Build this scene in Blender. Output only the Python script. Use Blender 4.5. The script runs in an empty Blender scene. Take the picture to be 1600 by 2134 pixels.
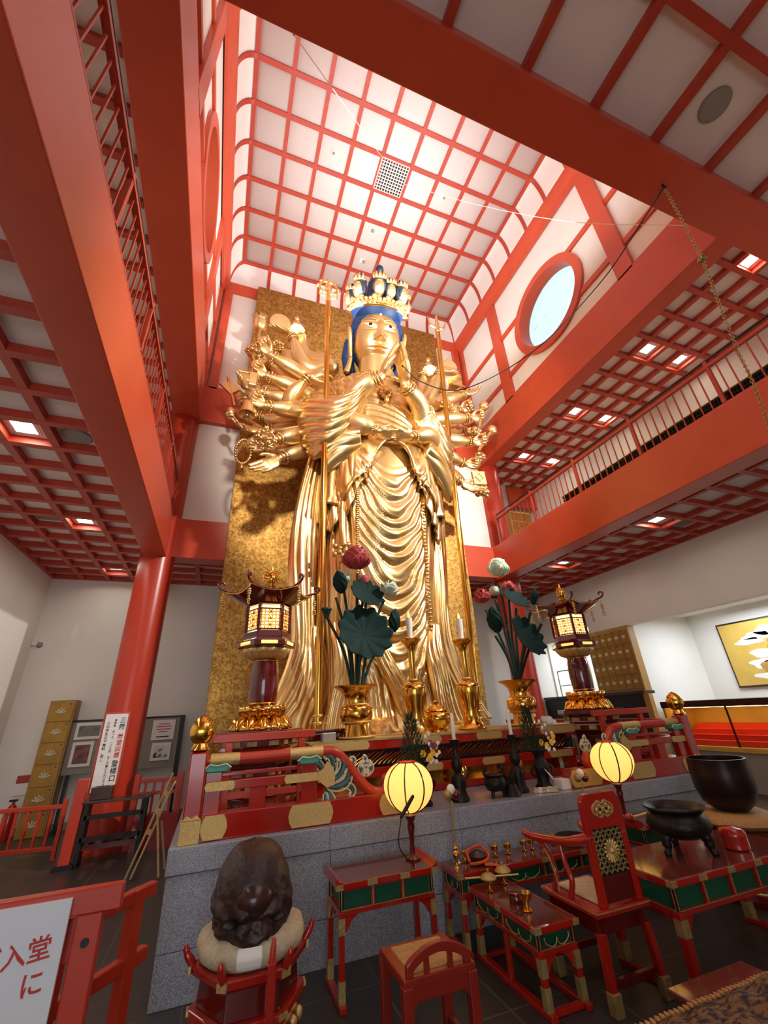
import bpy, bmesh, math, random
from mathutils import Vector, Matrix, Quaternion, noise as mnoise
PI = math.pi
random.seed(7)
SC = bpy.context.scene
COL = SC.collection
sin, cos, exp, sqrt = math.sin, math.cos, math.exp, math.sqrt
V = Vector
# ---------------------------------------------------------------- camera model
CAM_H = 1.6
PITCH, YAW, ROLL = [math.radians(a) for a in (25.8034, 21.43767, -3.16509)]
FPX = 861.457
_f = V((sin(YAW)*cos(PITCH), cos(YAW)*cos(PITCH), sin(PITCH)))
_r = V((cos(YAW), -sin(YAW), 0)); _u = _r.cross(_f)
CR = _r*cos(ROLL) + _u*sin(ROLL); CU = _u*cos(ROLL) - _r*sin(ROLL); CF = _f
def ray(u, v): return CR*((u-800)/FPX) - CU*((v-1067)/FPX) + CF
def at(u, v, Y):
    d = ray(u, v); return V((0, 0, CAM_H)) + d*(Y/d.y)
def atx(u, v, X):
    d = ray(u, v); return V((0, 0, CAM_H)) + d*(X/d.x)
def atz(u, v, z):
    d = ray(u, v); return V((0, 0, CAM_H)) + d*((z-CAM_H)/d.z)
cam = bpy.data.cameras.new('camera'); cam.sensor_fit = 'HORIZONTAL'; cam.sensor_width = 36
cam.lens = 36*FPX/1600; cam.clip_start = .05; cam.clip_end = 200
co = bpy.data.objects.new('camera', cam); COL.objects.link(co)
co.matrix_world = Matrix(((CR.x, CU.x, -CF.x, 0), (CR.y, CU.y, -CF.y, 0), (CR.z, CU.z, -CF.z, CAM_H), (0, 0, 0, 1)))
SC.camera = co
# ---------------------------------------------------------------- materials
def S(r, g, b):
    def f(c):
        c /= 255
        return c/12.92 if c <= .04045 else ((c+.055)/1.055)**2.4
    return (f(r), f(g), f(b), 1)
def mat(name, col, rough=.5, metal=0, var=0, scale=8, bump=0, bscale=None, col2=None, coat=0, emit=None, estr=0, spec=None, stretch=None, detail=4, ramp=(.35, .65), trans=0, sss=0):
    m = bpy.data.materials.new(name); m.use_nodes = True
    nt = m.node_tree; b = nt.nodes['Principled BSDF']; N = nt.nodes.new; L = nt.links.new
    b.inputs['Base Color'].default_value = col; b.inputs['Roughness'].default_value = rough; b.inputs['Metallic'].default_value = metal
    if coat: b.inputs['Coat Weight'].default_value = coat; b.inputs['Coat Roughness'].default_value = .08
    if spec is not None: b.inputs['Specular IOR Level'].default_value = spec
    if trans: b.inputs['Transmission Weight'].default_value = trans
    if emit: b.inputs['Emission Color'].default_value = emit; b.inputs['Emission Strength'].default_value = estr
    if var or bump or col2:
        tc = N('ShaderNodeTexCoord'); mp = N('ShaderNodeMapping'); L(tc.outputs['Object'], mp.inputs['Vector'])
        if stretch: mp.inputs['Scale'].default_value = stretch
        n = N('ShaderNodeTexNoise'); n.inputs['Scale'].default_value = scale; n.inputs['Detail'].default_value = detail
        L(mp.outputs['Vector'], n.inputs['Vector'])
        if var or col2:
            c2 = col2 or (col[0]*(1-var), col[1]*(1-var), col[2]*(1-var), 1)
            r = N('ShaderNodeValToRGB'); r.color_ramp.elements[0].position = ramp[0]; r.color_ramp.elements[1].position = ramp[1]
            r.color_ramp.elements[0].color = c2; r.color_ramp.elements[1].color = col
            L(n.outputs['Fac'], r.inputs['Fac']); L(r.outputs['Color'], b.inputs['Base Color'])
        if bump:
            n2 = n
            if bscale:
                n2 = N('ShaderNodeTexNoise'); n2.inputs['Scale'].default_value = bscale; n2.inputs['Detail'].default_value = 3
                L(mp.outputs['Vector'], n2.inputs['Vector'])
            bp = N('ShaderNodeBump'); bp.inputs['Strength'].default_value = bump; bp.inputs['Distance'].default_value = .02
            L(n2.outputs['Fac'], bp.inputs['Height']); L(bp.outputs['Normal'], b.inputs['Normal'])
    return m
M = {}
M['white'] = mat('white_plaster', S(236, 230, 222), .8, var=.04, scale=1.5, bump=.03, bscale=60)
M['panel'] = mat('ceiling_board', S(236, 228, 222), .85, var=.03, scale=3)
M['red'] = mat('vermilion_paint', S(204, 80, 50), .36, var=.08, scale=2.5, bump=.02, bscale=40)
M['redc'] = mat('vermilion_column', S(190, 56, 32), .3, var=.12, scale=3, stretch=(1, 1, .15), bump=.04, bscale=30)
M['redb'] = mat('vermilion_bar', S(186, 66, 44), .45, var=.1, scale=5)
M['lac'] = mat('red_lacquer', S(172, 32, 18), .18, var=.15, scale=4, coat=.5)
M['lacd'] = mat('dark_red_lacquer', S(96, 18, 14), .16, var=.2, scale=5, coat=.6)
M['maroon'] = mat('maroon_lacquer', S(92, 14, 16), .1, var=.15, scale=5, coat=.8)
M['brownlac'] = mat('brown_lacquer_top', S(112, 52, 42), .14, var=.15, scale=3, coat=.6)
M['gold'] = mat('gold_leaf', S(240, 208, 148), .3, .95, col2=S(224, 184, 116), scale=3, bump=.05, bscale=25)
M['golds'] = mat('smooth_gold_skin', S(240, 210, 152), .38, .93, col2=S(230, 194, 130), scale=2)
M['gpol'] = mat('polished_brass', S(232, 176, 78), .16, 1, var=.1, scale=5)
M['gplate'] = mat('gilt_fitting', S(224, 188, 118), .46, .65, var=.22, scale=70, bump=.2, bscale=140)
M['gdull'] = mat('aged_gilt', S(188, 162, 104), .5, .55, var=.3, scale=20, bump=.2, bscale=60)
M['black'] = mat('black', S(14, 13, 13), .5)
M['bronze'] = mat('dark_bronze', S(44, 38, 34), .42, .6, var=.4, scale=9, bump=.25, bscale=40)
M['hair'] = mat('indigo_hair', S(16, 66, 128), .5, var=.25, scale=12, bump=.1, bscale=60)
M['haird'] = mat('dark_indigo_hair', S(20, 40, 66), .55, var=.3, scale=12)
M['eyew'] = mat('eye_white', S(235, 238, 240), .25)
M['eyeb'] = mat('eye_brown', S(44, 22, 14), .2)
M['lip'] = mat('lip_gilt', S(226, 150, 84), .35, .8)
M['granite'] = mat('grey_granite', S(150, 150, 154), .22, var=.35, scale=160, detail=2, ramp=(.3, .7))
M['floor'] = mat('floor_tile', S(72, 68, 62), .35, var=.2, scale=3)
M['leaf'] = mat('lotus_leaf_green', S(9, 44, 38), .75, spec=.2, var=.35, scale=6, bump=.15, bscale=30)
M['stem'] = mat('lotus_stem_green', S(14, 54, 46), .7, var=.2, scale=10)
M['pink'] = mat('pink_lotus_petal', S(186, 66, 66), .6, var=.3, scale=6)
M['wpet'] = mat('white_lotus_petal', S(226, 226, 208), .6, col2=S(170, 196, 160), scale=7)
M['teal'] = mat('teal_enamel', S(62, 160, 138), .4, var=.1, scale=10)
M['tealc'] = mat('carved_teal', S(60, 112, 112), .5, var=.3, scale=20)
M['cream'] = mat('cream_edge', S(214, 204, 176), .5)
M['green'] = mat('green_panel', S(18, 82, 56), .35, var=.2, scale=8)
M['wax'] = mat('white_wax', S(238, 232, 222), .5)
M['flame'] = mat('lamp_flame', S(255, 190, 80), .5, emit=S(255, 170, 60), estr=6)
M['paper'] = mat('lantern_paper', S(255, 226, 150), .8, emit=S(255, 196, 92), estr=1.15)
M['glow'] = mat('lantern_glow', S(255, 220, 150), .8, emit=S(255, 205, 130), estr=3.2)
M['lamp'] = mat('lamp_diffuser', S(255, 250, 235), .6, emit=S(255, 244, 225), estr=40)
M['wood'] = mat('light_wood', S(176, 132, 70), .45, var=.2, scale=4, stretch=(1, 1, .2))
M['goldcab'] = mat('gold_locker', S(176, 132, 56), .4, .5, var=.2, scale=6)
M['dwood'] = mat('dark_carved_wood', S(58, 34, 28), .45, var=.45, scale=10, bump=.5, bscale=22)
M['dwoods'] = mat('dark_wood_smooth', S(64, 36, 30), .22, var=.2, scale=5)
M['creamcl'] = mat('cream_brocade', S(206, 190, 156), .8, var=.2, scale=30, bump=.3, bscale=60)
M['grey'] = mat('grey_metal', S(150, 150, 150), .4, .6)
M['greyp'] = mat('grey_pinboard', S(150, 142, 130), .8, var=.05, scale=8)
M['tan'] = mat('tan_fabric', S(188, 142, 84), .8, var=.2, scale=40, bump=.2, bscale=90)
M['orange'] = mat('orange_cord', S(214, 84, 22), .7, var=.2, scale=30, bump=.2, bscale=80)
M['bamboo'] = mat('bamboo_stick', S(190, 160, 110), .5, var=.2, scale=10)
M['ink'] = mat('black_ink', S(20, 18, 18), .7)
M['redink'] = mat('red_ink', S(196, 62, 54), .7)
M['paperw'] = mat('white_paper', S(236, 230, 224), .6, var=.03, scale=5)
M['acryl'] = mat('white_acrylic_board', S(224, 226, 232), .12, var=.02, scale=3, coat=.4)
M['pine'] = mat('pine_needles', S(36, 66, 34), .7, var=.5, scale=30)
M['yellow'] = mat('yellow_petal', S(242, 196, 40), .6)
M['wflow'] = mat('white_petal', S(240, 238, 228), .6)
M['purple'] = mat('purple_petal', S(136, 60, 100), .6)
M['sunr'] = mat('red_felt_steps', S(214, 58, 30), .8, var=.08, scale=10)
M['goldpap'] = mat('gold_paper_wall', S(226, 186, 90), .45, .3, var=.1, scale=4)
M['skin_glass'] = mat('clear_glass', (1, 1, 1, 1), .03, trans=1)
M['alu'] = mat('brushed_steel', S(176, 178, 182), .3, 1)
# ---------------------------------------------------------------- mesh builder
class MB:
    def __init__(s): s.v = []; s.f = []; s.T = None
    def vert(s, p):
        p = V(p)
        s.v.append(s.T @ p if s.T else p); return len(s.v)-1
    def box(s, x0, x1, y0, y1, z0, z1):
        i = [s.vert(p) for p in ((x0,y0,z0),(x1,y0,z0),(x1,y1,z0),(x0,y1,z0),(x0,y0,z1),(x1,y0,z1),(x1,y1,z1),(x0,y1,z1))]
        for q in ((0,3,2,1),(4,5,6,7),(0,1,5,4),(1,2,6,5),(2,3,7,6),(3,0,4,7)): s.f.append([i[k] for k in q])
        return s
    def bar(s, p, q, w, h=None, up=(0,0,1)):
        p, q = V(p), V(q); h = h or w; d = (q-p).normalized(); up = V(up)
        if abs(d.dot(up)) > .98: up = V((0,1,0))
        a = d.cross(up).normalized()*(w/2); b = a.cross(d).normalized()*(h/2)
        i = [s.vert(c) for c in (p-a-b,p+a-b,p+a+b,p-a+b,q-a-b,q+a-b,q+a+b,q-a+b)]
        for k in ((0,3,2,1),(4,5,6,7),(0,1,5,4),(1,2,6,5),(2,3,7,6),(3,0,4,7)): s.f.append([i[j] for j in k])
        return s
    def ring(s, pts): return [s.vert(p) for p in pts]
    def bridge(s, a, b, close=True):
        n = len(a)
        for k in range(n if close else n-1): s.f.append([a[k], a[(k+1) % n], b[(k+1) % n], b[k]])
    def tube(s, path, rad, n=10, cap=True, closed=False):
        P = [V(p) for p in path]; m = len(P)
        if not hasattr(rad, '__len__'): rad = [rad]*m
        rings = []; up = None
        for k in range(m):
            if closed: d = P[(k+1) % m]-P[k-1]
            else: d = P[min(k+1, m-1)]-P[max(k-1, 0)]
            if d.length < 1e-9: d = V((0,0,1))
            d.normalize()
            if up is None:
                up = V((0,0,1)) if abs(d.z) < .9 else V((1,0,0))
            a = d.cross(up)
            if a.length < 1e-6: a = d.cross(V((0,1,0)))
            a.normalize(); b = a.cross(d).normalized(); up = b
            r = rad[k]
            rx, ry = r if hasattr(r, '__len__') else (r, r)
            rings.append(s.ring([P[k]+a*(rx*cos(2*PI*j/n))+b*(ry*sin(2*PI*j/n)) for j in range(n)]))
        for k in range(m-1): s.bridge(rings[k], rings[k+1])
        if closed: s.bridge(rings[-1], rings[0])
        elif cap:
            s.f.append(rings[0][::-1]); s.f.append(rings[-1])
        return s
    def capsule(s, path, rad, n=10):
        # tube with rounded ends
        P = [V(p) for p in path]; m = len(P)
        if not hasattr(rad, '__len__'): rad = [rad]*m
        d0 = (P[0]-P[1]).normalized(); d1 = (P[-1]-P[-2]).normalized()
        pre = [(P[0]+d0*rad[0]*sin(t), rad[0]*cos(t)) for t in (1.45, 1.0, .5)]
        post = [(P[-1]+d1*rad[-1]*sin(t), rad[-1]*cos(t)) for t in (.5, 1.0, 1.45)]
        return s.tube([a for a, _ in pre]+P+[a for a, _ in post], [r for _, r in pre]+list(rad)+[r for _, r in post], n)
    def lathe(s, prof, c=(0,0,0), n=24, fn=None, cap=True):
        c = V(c); rings = []
        for (r, z) in prof:
            rings.append(s.ring([c+V((r*(fn(2*PI*j/n, z) if fn else 1)*cos(2*PI*j/n), r*(fn(2*PI*j/n, z) if fn else 1)*sin(2*PI*j/n), z)) for j in range(n)]))
        for k in range(len(rings)-1): s.bridge(rings[k], rings[k+1])
        if cap: s.f.append(rings[0][::-1]); s.f.append(rings[-1])
        return s
    def sphere(s, c, r, n=12, m=8):
        c = V(c); r = r if hasattr(r, '__len__') else (r, r, r)
        rings = []
        for k in range(1, m):
            t = -PI/2+PI*k/m
            rings.append(s.ring([c+V((r[0]*cos(t)*cos(2*PI*j/n), r[1]*cos(t)*sin(2*PI*j/n), r[2]*sin(t))) for j in range(n)]))
        a = s.vert(c-V((0,0,r[2]))); b = s.vert(c+V((0,0,r[2])))
        for k in range(len(rings)-1): s.bridge(rings[k], rings[k+1])
        for j in range(n):
            s.f.append([a, rings[0][(j+1) % n], rings[0][j]]); s.f.append([b, rings[-1][j], rings[-1][(j+1) % n]])
        return s
    def grid(s, fn, nu, nv, closeu=False):
        R = [[s.vert(fn(i/(nu if closeu else nu-1), j/(nv-1))) for i in range(nu)] for j in range(nv)]
        for j in range(nv-1): s.bridge(R[j], R[j+1], closeu)
        return R
    def prism(s, poly, axis, d0, d1):
        # poly of 2D points; axis 'x','y','z': extruded from d0 to d1
        def P(a, b, d): return {'x': (d, a, b), 'y': (a, d, b), 'z': (a, b, d)}[axis]
        A = s.ring([P(a, b, d0) for a, b in poly]); B = s.ring([P(a, b, d1) for a, b in poly])
        s.f.append(A[::-1]); s.f.append(B); s.bridge(A, B); return s
    def torus(s, c, R, r, axis=(0,0,1), n=24, m=8, a0=0, a1=2*PI):
        q = V(axis).to_track_quat('Z', 'Y'); c = V(c)
        full = abs(a1-a0-2*PI) < 1e-6
        k = n if full else n+1
        s.tube([c+q @ V((R*cos(a0+(a1-a0)*j/n), R*sin(a0+(a1-a0)*j/n), 0)) for j in range(k)], r, m, closed=full); return s
    def build(s, name, m, parent=None, smooth=None, bevel=0, sub=0, solid=0, local=False, remesh=0, fixn=True, split=False):
        if split: return s.split(name, m, parent, smooth=smooth, bevel=bevel, local=local)
        me = bpy.data.meshes.new(name)
        off = V((0,0,0))
        if parent and not local:
            p = parent
            while p: off += p.location; p = p.parent
        me.from_pydata([tuple(p-off) for p in s.v], [], s.f); me.validate()
        if fixn:
            bm = bmesh.new(); bm.from_mesh(me); bmesh.ops.recalc_face_normals(bm, faces=bm.faces); bm.to_mesh(me); bm.free()
        me.materials.append(M[m] if isinstance(m, str) else m)
        if smooth is not None:
            me.shade_smooth()
            if smooth < 180: me.set_sharp_from_angle(angle=math.radians(smooth))
        o = bpy.data.objects.new(name, me); COL.objects.link(o)
        if parent: o.parent = parent
        if remesh:
            r = o.modifiers.new('r', 'REMESH'); r.mode = 'VOXEL'; r.voxel_size = remesh; r.use_smooth_shade = True
            sm = o.modifiers.new('s', 'SMOOTH'); sm.iterations = 3; sm.factor = .5
        if solid:
            d = o.modifiers.new('so', 'SOLIDIFY'); d.thickness = solid; d.offset = 0
        if bevel:
            b = o.modifiers.new('b', 'BEVEL'); b.width = bevel; b.segments = 2; b.limit_method = 'ANGLE'; b.angle_limit = .7
        if sub:
            d = o.modifiers.new('su', 'SUBSURF'); d.levels = sub; d.render_levels = sub
        return o
def _split(s, name, m, parent, **k):
    par = list(range(len(s.v)))
    def find(a):
        while par[a] != a: par[a] = par[par[a]]; a = par[a]
        return a
    for f in s.f:
        for i in f[1:]:
            a, b = find(f[0]), find(i)
            if a != b: par[b] = a
    G = {}
    for f in s.f: G.setdefault(find(f[0]), []).append(f)
    o = None
    for fs in G.values():
        ids = sorted({i for f in fs for i in f}); mp = {a: j for j, a in enumerate(ids)}
        q = MB(); q.v = [s.v[i] for i in ids]; q.f = [[mp[i] for i in f] for f in fs]; o = q.build(name, m, parent, **k)
    return o
MB.split = _split
def tag(o, label, cat, group=None, kind=None):
    if label: o['label'] = label
    if cat: o['category'] = cat
    if group: o['group'] = group
    if kind: o['kind'] = kind
    return o
def thing(name, label, cat, loc=(0,0,0), rz=0, group=None):
    o = bpy.data.objects.new(name, None); COL.objects.link(o); o.empty_display_size = .1
    o.location = loc; o.rotation_euler = (0, 0, rz)
    return tag(o, label, cat, group)
def struct(name, mb, m, **k):
    o = mb.build(name, m, **k); o['kind'] = 'structure'; return o
def dup(o, loc=None, rz=None, label=None, parent=None, rot=None, scale=None):
    c = o.copy(); COL.objects.link(c)
    if parent is not None: c.parent = parent
    if loc is not None: c.location = loc
    if rz is not None: c.rotation_euler = (0, 0, rz)
    if rot is not None: c.rotation_euler = rot
    if scale is not None: c.scale = scale
    if label: c['label'] = label
    for ch in [x for x in o.children]: dup(ch, parent=c)
    return c
def text_mesh(name, body, size, m, parent, mtx, vertical=False, gap=1.1):
    # lettering cut as a thin mesh, placed by a matrix (local x right, y up, z out)
    vs, fs = [], []
    chars = [(body, 0)] if not vertical else [(ch, -i*size*gap) for i, ch in enumerate(body)]
    for b, dy in chars:
        if b in ' \u3000': continue
        c = bpy.data.curves.new('t', 'FONT'); c.body = b; c.size = size; c.align_x = 'CENTER' if vertical else 'LEFT'; c.extrude = .0008; c.resolution_u = 2; c.offset = size*.012
        o = bpy.data.objects.new('t', c); COL.objects.link(o)
        bpy.context.view_layer.update()
        me = bpy.data.meshes.new_from_object(o.evaluated_get(bpy.context.evaluated_depsgraph_get()))
        n0 = len(vs); vs += [mtx @ V((p.co.x, p.co.y+dy, p.co.z)) for p in me.vertices]
        fs += [[n0+i for i in p.vertices] for p in me.polygons]
        bpy.data.objects.remove(o); bpy.data.curves.remove(c); bpy.data.meshes.remove(me)
    mb = MB(); mb.v = vs; mb.f = fs
    return mb.build(name, m, parent, fixn=False)
# ================================================================ ROOM
XL, XR, X0 = -1.04, 6.26, 2.61        # inner faces of the beams around the tall hall
YF, YB = 1.74, 8.36
WL, WR, WB, WF = -3.6, 8.92, 10.46, -4.6  # outer walls
ZG, ZU, ZT = 4.62, 7.92, 13.38            # ground-floor ceiling, upper ceiling, atrium ceiling
def floor_material():
    m = M['floor']; nt = m.node_tree; N = nt.nodes.new; L = nt.links.new; b = nt.nodes['Principled BSDF']
    tc = N('ShaderNodeTexCoord'); br = N('ShaderNodeTexBrick'); L(tc.outputs['Object'], br.inputs['Vector'])
    br.offset = 0; br.inputs['Scale'].default_value = 1; br.inputs['Brick Width'].default_value = .6; br.inputs['Row Height'].default_value = .6
    br.inputs['Mortar Size'].default_value = .006; br.inputs['Color1'].default_value = S(58, 54, 49); br.inputs['Color2'].default_value = S(52, 49, 45); br.inputs['Mortar'].default_value = S(84, 78, 70)
    L(br.outputs['Color'], b.inputs['Base Color'])
floor_material()
struct('floor', MB().box(WL-.2, 12.5, WF-.2, WB+.2, -.2, 0), 'floor')
# outer walls
w = MB().box(WL-.2, WL, WF, WB, 0, 8.2); struct('wall_left', w, 'white')
w = MB().box(WL-.2, 12.4, WB, WB+.2, 0, 8.2); struct('wall_back', w, 'white')
w = MB(); w.box(WR, WR+.2, 7.42, 8.5, 0, 3.16); w.box(WR, WR+.2, WF, WB, 3.16, 8.2); w.box(WR, WR+.2, WF, .8, 0, 3.16); struct('wall_right', w, 'white')
w = MB(); w.box(11.1, 11.3, .6, 7.62, 0, 3.4); w.box(WR+.2, 11.1, 7.42, 7.62, 0, 3.4); w.box(WR+.2, 11.1, .6, .8, 0, 3.4)
struct('wall_alcove', w, 'white')
struct('ceiling_alcove', MB().box(WR+.05, 11.3, .6, 7.62, 3.4, 3.5), 'white')
w = MB()
for a, b_ in ((WL-.2, -3.2), (.6, WR+.2), (-1.4, -1.3), (-2.3, -2.2), (-.45, -.35)): w.box(a, b_, WF-.2, WF, 0, 3.2)
w.box(-3.2, .6, WF-.15, WF-.05, 2.1, 2.2); w.box(-3.2, .6, WF-.15, WF-.05, 1.1, 1.18)
w.box(WL-.2, WR+.2, WF-.2, WF, 3.2, 8.2); struct('wall_front', w, 'white')
struct('baseboard_back', MB().box(WL, 6.5, WB-.02, WB, 0, .12), 'greyp')
struct('baseboard_left', MB().box(WL, WL+.02, WF, WB, 0, .12), 'greyp')
# columns (full height, round)
def column(name, x, y, z1):
    p = [(.30, 0), (.30, z1)]
    return struct(name, MB().lathe(p, (x, y, 0), 40), 'redc', smooth=50)
column('column_back_left', -1.37, 8.5, 8.0); column('column_back_right', 6.59, 8.5, 8.0)

# beams
def beam(name, x0, x1, y0, y1, z0, z1, m='red'):
    return struct(name, MB().box(x0, x1, y0, y1, z0, z1), m, bevel=.012)
beam('beam_gallery_left', -1.58, XL-.15, WF, 8.5, 4.42, 5.26); beam('beam_gallery_right', XR-.04, XR+.36, WF, 8.5, 4.42, 5.26)
beam('beam_upper_left', XL-.56, XL, 1.72, 8.52, 7.72, 8.76); beam('beam_upper_right', XR, XR+.38, 1.72, 8.52, 7.72, 8.76)
beam('beam_upper_front', WL, WR, 1.2, YF, 7.72, 8.76); beam('beam_upper_back', XL-.02, XR+.02, YB, YB+.3, 7.74, 8.76)
beam('beam_lower_back', -1.3, 6.6, YB-.02, YB+.36, 4.46, 5.27)
# upper hall walls over the back beams
struct('wall_hall_back', MB().box(-1.4, 6.7, YB+.14, YB+.24, 5.25, 7.76), 'white')
# clerestory
ZC = 12.12
def round_hole_wall(x, cy, cz, r, y0, y1, z0, z1, t):
    # wall slab in plane X with a round opening
    mb = MB(); n = 64
    def sq(a):
        c, s_ = cos(a), sin(a); k = 1e9
        for d, lo, hi, o in ((c, y0, y1, cy), (s_, z0, z1, cz)):
            if abs(d) > 1e-9: k = min(k, ((hi if d > 0 else lo)-o)/d)
        return (cy+c*k, cz+s_*k)
    angs = sorted([2*PI*j/n for j in range(n)]+[math.atan2(z-cz, y-cy) % (2*PI) for y in (y0, y1) for z in (z0, z1)])
    R = []
    for X in (x, x+t):
        R.append(mb.ring([(X, cy+r*cos(a), cz+r*sin(a)) for a in angs])); R.append(mb.ring([(X, *sq(a)) for a in angs]))
    mb.bridge(R[0], R[1]); mb.bridge(R[2], R[3]); mb.bridge(R[0], R[2]); mb.bridge(R[1], R[3])
    return mb
WY, WZ, WRAD = 4.84, 10.1, .95
struct('wall_clerestory_right', round_hole_wall(XR+.09, WY, WZ, WRAD, 1.5, 8.6, 8.6, 13.0, .16), 'white', smooth=30)
struct('wall_clerestory_left', round_hole_wall(XL-.25, WY, WZ, WRAD, 1.5, 8.6, 8.6, 13.0, .16), 'white', smooth=30)
struct('wall_clerestory_back', MB().box(XL-.2, XR+.2, YB+.12, YB+.24, 8.7, 13.0), 'white')
struct('wall_clerestory_front', MB().box(XL-.2, XR+.2, YF-.2, YF-.1, 8.7, 13.0), 'white')
def clerestory_trim(name, x, sgn):
    mb = MB()
    xa, xb = sorted((x, x+sgn*.16))
    for y, hw in ((8.42, .16), (6.62, .17), (3.02, .17), (1.75, .14)): mb.box(xa, xb, y-hw, y+hw, 8.7, ZC+.1)
    for z, h in ((9.42, .07), (10.74, .07)):
        for y0, y1 in ((1.7, WY-.84), (WY+.84, 8.5)): mb.box(xa+.04, xb-.04, y0, y1, z-h, z+h)
    return struct(name, mb, 'red', bevel=.01)
clerestory_trim('trim_clerestory_right', XR, 1); clerestory_trim('trim_clerestory_left', XL, -1)
mb = MB()
for x in (XL+.14, XR-.14): mb.box(x-.1, x+.1, YB, YB+.14, 8.7, ZC+.1)
struct('trim_clerestory_back', mb, 'red', bevel=.01)
def round_window(n, x, sgn, paneM):
    mb = MB(); k = 64
    prof = [(WRAD-.02, .3*sgn), (WRAD-.02, -.03*sgn), (WRAD+.17, -.03*sgn), (WRAD+.17, .1*sgn)]
    rs = [mb.ring([(x+dx, WY+r*cos(2*PI*j/k), WZ+r*sin(2*PI*j/k)) for j in range(k)]) for r, dx in prof]
    for a in range(3): mb.bridge(rs[a], rs[a+1])
    mb.bridge(rs[3], rs[0])
    f = struct('window_%d' % n, mb, 'red', smooth=40)
    p = MB(); rr = p.ring([(x+sgn*.2, WY+(WRAD-.01)*cos(2*PI*j/k), WZ+(WRAD-.01)*sin(2*PI*j/k)) for j in range(k)])
    r2 = p.ring([(x+sgn*.215, WY+(WRAD-.01)*cos(2*PI*j/k), WZ+(WRAD-.01)*sin(2*PI*j/k)) for j in range(k)])
    p.f.append(rr); p.f.append(r2); p.bridge(rr, r2)
    p.build('window_pane', paneM, f)
M['frost'] = mat('window_glass', S(232, 250, 252), .12, trans=1, col2=S(206, 222, 224), scale=3, ramp=(.25, .35), stretch=(1, .5, 1))
round_window(1, XR+.05, 1, 'frost')
round_window(2, XL-.05, -1, 'frost')
# eaves outside that darken the far pane and streak the bright one
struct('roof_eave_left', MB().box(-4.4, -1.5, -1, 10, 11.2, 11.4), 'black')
# cornice around the atrium
def frame_ring(mb, x0, x1, y0, y1, prof):
    # prof: (inset, z) profile swept round the rectangle
    rs = [mb.ring([(x0+i, y0+i, z), (x1-i, y0+i, z), (x1-i, y1-i, z), (x0+i, y1-i, z)]) for i, z in prof]
    for a in range(len(rs)-1): mb.bridge(rs[a], rs[a+1])
    mb.bridge(rs[-1], rs[0])
mb = MB(); frame_ring(mb, XL, XR, YF, YB+.14, [(-.06, ZC), (.0, ZC), (.02, ZC+.12), (.06, ZC+.18), (.12, ZC+.3), (.13, ZC+.44), (.07, ZC+.44), (-.06, ZC+.44)])
struct('trim_cornice', mb, 'red', smooth=25)
# coved ceiling: panels + ribs
bx = [-.63+.7256*k for k in range(10)]; by = [8.21-.7256*k for k in range(9)]
BX0, BX1, BY0, BY1 = bx[0], bx[-1], by[-1], by[0]
ix0, ix1, iy0, iy1 = XL+.09, XR-.09, YF+.09, YB+.06
zc0 = ZC+.42
def cove(t, off=0):   # t 0..1 from flat edge to cornice: (fraction outwards, z)
    a = t*PI/2
    return sin(a), zc0+(ZT-off-zc0)*cos(a)
mb = MB()
mb.f.append([mb.vert(p) for p in ((BX0, BY0, ZT), (BX1, BY0, ZT), (BX1, BY1, ZT), (BX0, BY1, ZT))])
prev = None
for k in range(9):
    fr, z = cove(k/8)
    r = mb.ring([(BX0+(ix0-BX0)*fr, BY0+(iy0-BY0)*fr, z), (BX1+(ix1-BX1)*fr, BY0+(iy0-BY0)*fr, z), (BX1+(ix1-BX1)*fr, BY1+(iy1-BY1)*fr, z), (BX0+(ix0-BX0)*fr, BY1+(iy1-BY1)*fr, z)])
    if prev: mb.bridge(prev, r)
    prev = r
struct('ceiling_atrium', mb, 'panel', smooth=35, solid=.02)
mb = MB(); rw, rh = .085, .05
for x in bx: mb.box(x-rw/2, x+rw/2, BY0, BY1, ZT-rh, ZT+.01)
for y in by: mb.box(BX0, BX1, y-rw/2-.005, y+rw/2+.005, ZT-rh-.004, ZT+.01)
def rib(x, y, dx, dy):
    pts = []
    for k in range(9):
        fr, z = cove(k/8, .03); pts.append((x+dx*fr, y+dy*fr, z-.0))
    for k in range(8): mb.bar(pts[k], V(pts[k+1])+(V(pts[k+1])-V(pts[k]))*.12, rw, .06, up=(dx, dy, .3))
for x in bx[1:-1]: rib(x, BY1, 0, iy1-BY1); rib(x, BY0, 0, iy0-BY0)
for y in by[1:-1]: rib(BX0, y, ix0-BX0, 0); rib(BX1, y, ix1-BX1, 0)
for x, dx in ((BX0, ix0-BX0), (BX1, ix1-BX1)):
    for y, dy in ((BY1, iy1-BY1), (BY0, iy0-BY0)): rib(x, y, dx, dy)
struct('trim_atrium_ribs', mb, 'redb')
# coffered aisle ceilings
def coffer(name, x0, x1, y0, y1, z, xs, ys, w=.085, drop=.09, edge=True):
    struct('ceiling_'+name, MB().box(x0, x1, y0, y1, z, z+.1), 'panel')
    mb = MB()
    for x in xs: mb.box(x-w/2, x+w/2, y0, y1, z-drop, z+.01)
    for y in ys: mb.box(x0, x1, y-w/2, y+w/2, z-drop-.004, z+.01)
    if edge:
        mb.box(x0, x0+.06, y0, y1, z-drop-.006, z+.01); mb.box(x1-.06, x1, y0, y1, z-drop-.006, z+.01); mb.box(x0, x1, y0, y0+.06, z-drop-.008, z+.01); mb.box(x0, x1, y1-.06, y1, z-drop-.008, z+.01)
    struct('trim_bars_'+name, mb, 'redb')
ys5 = [-4+.5*k for k in range(29)]
coffer('aisle_left', WL, -1.5, WF, WB, ZG, [-2.05, -2.54, -3.03], ys5)
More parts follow.
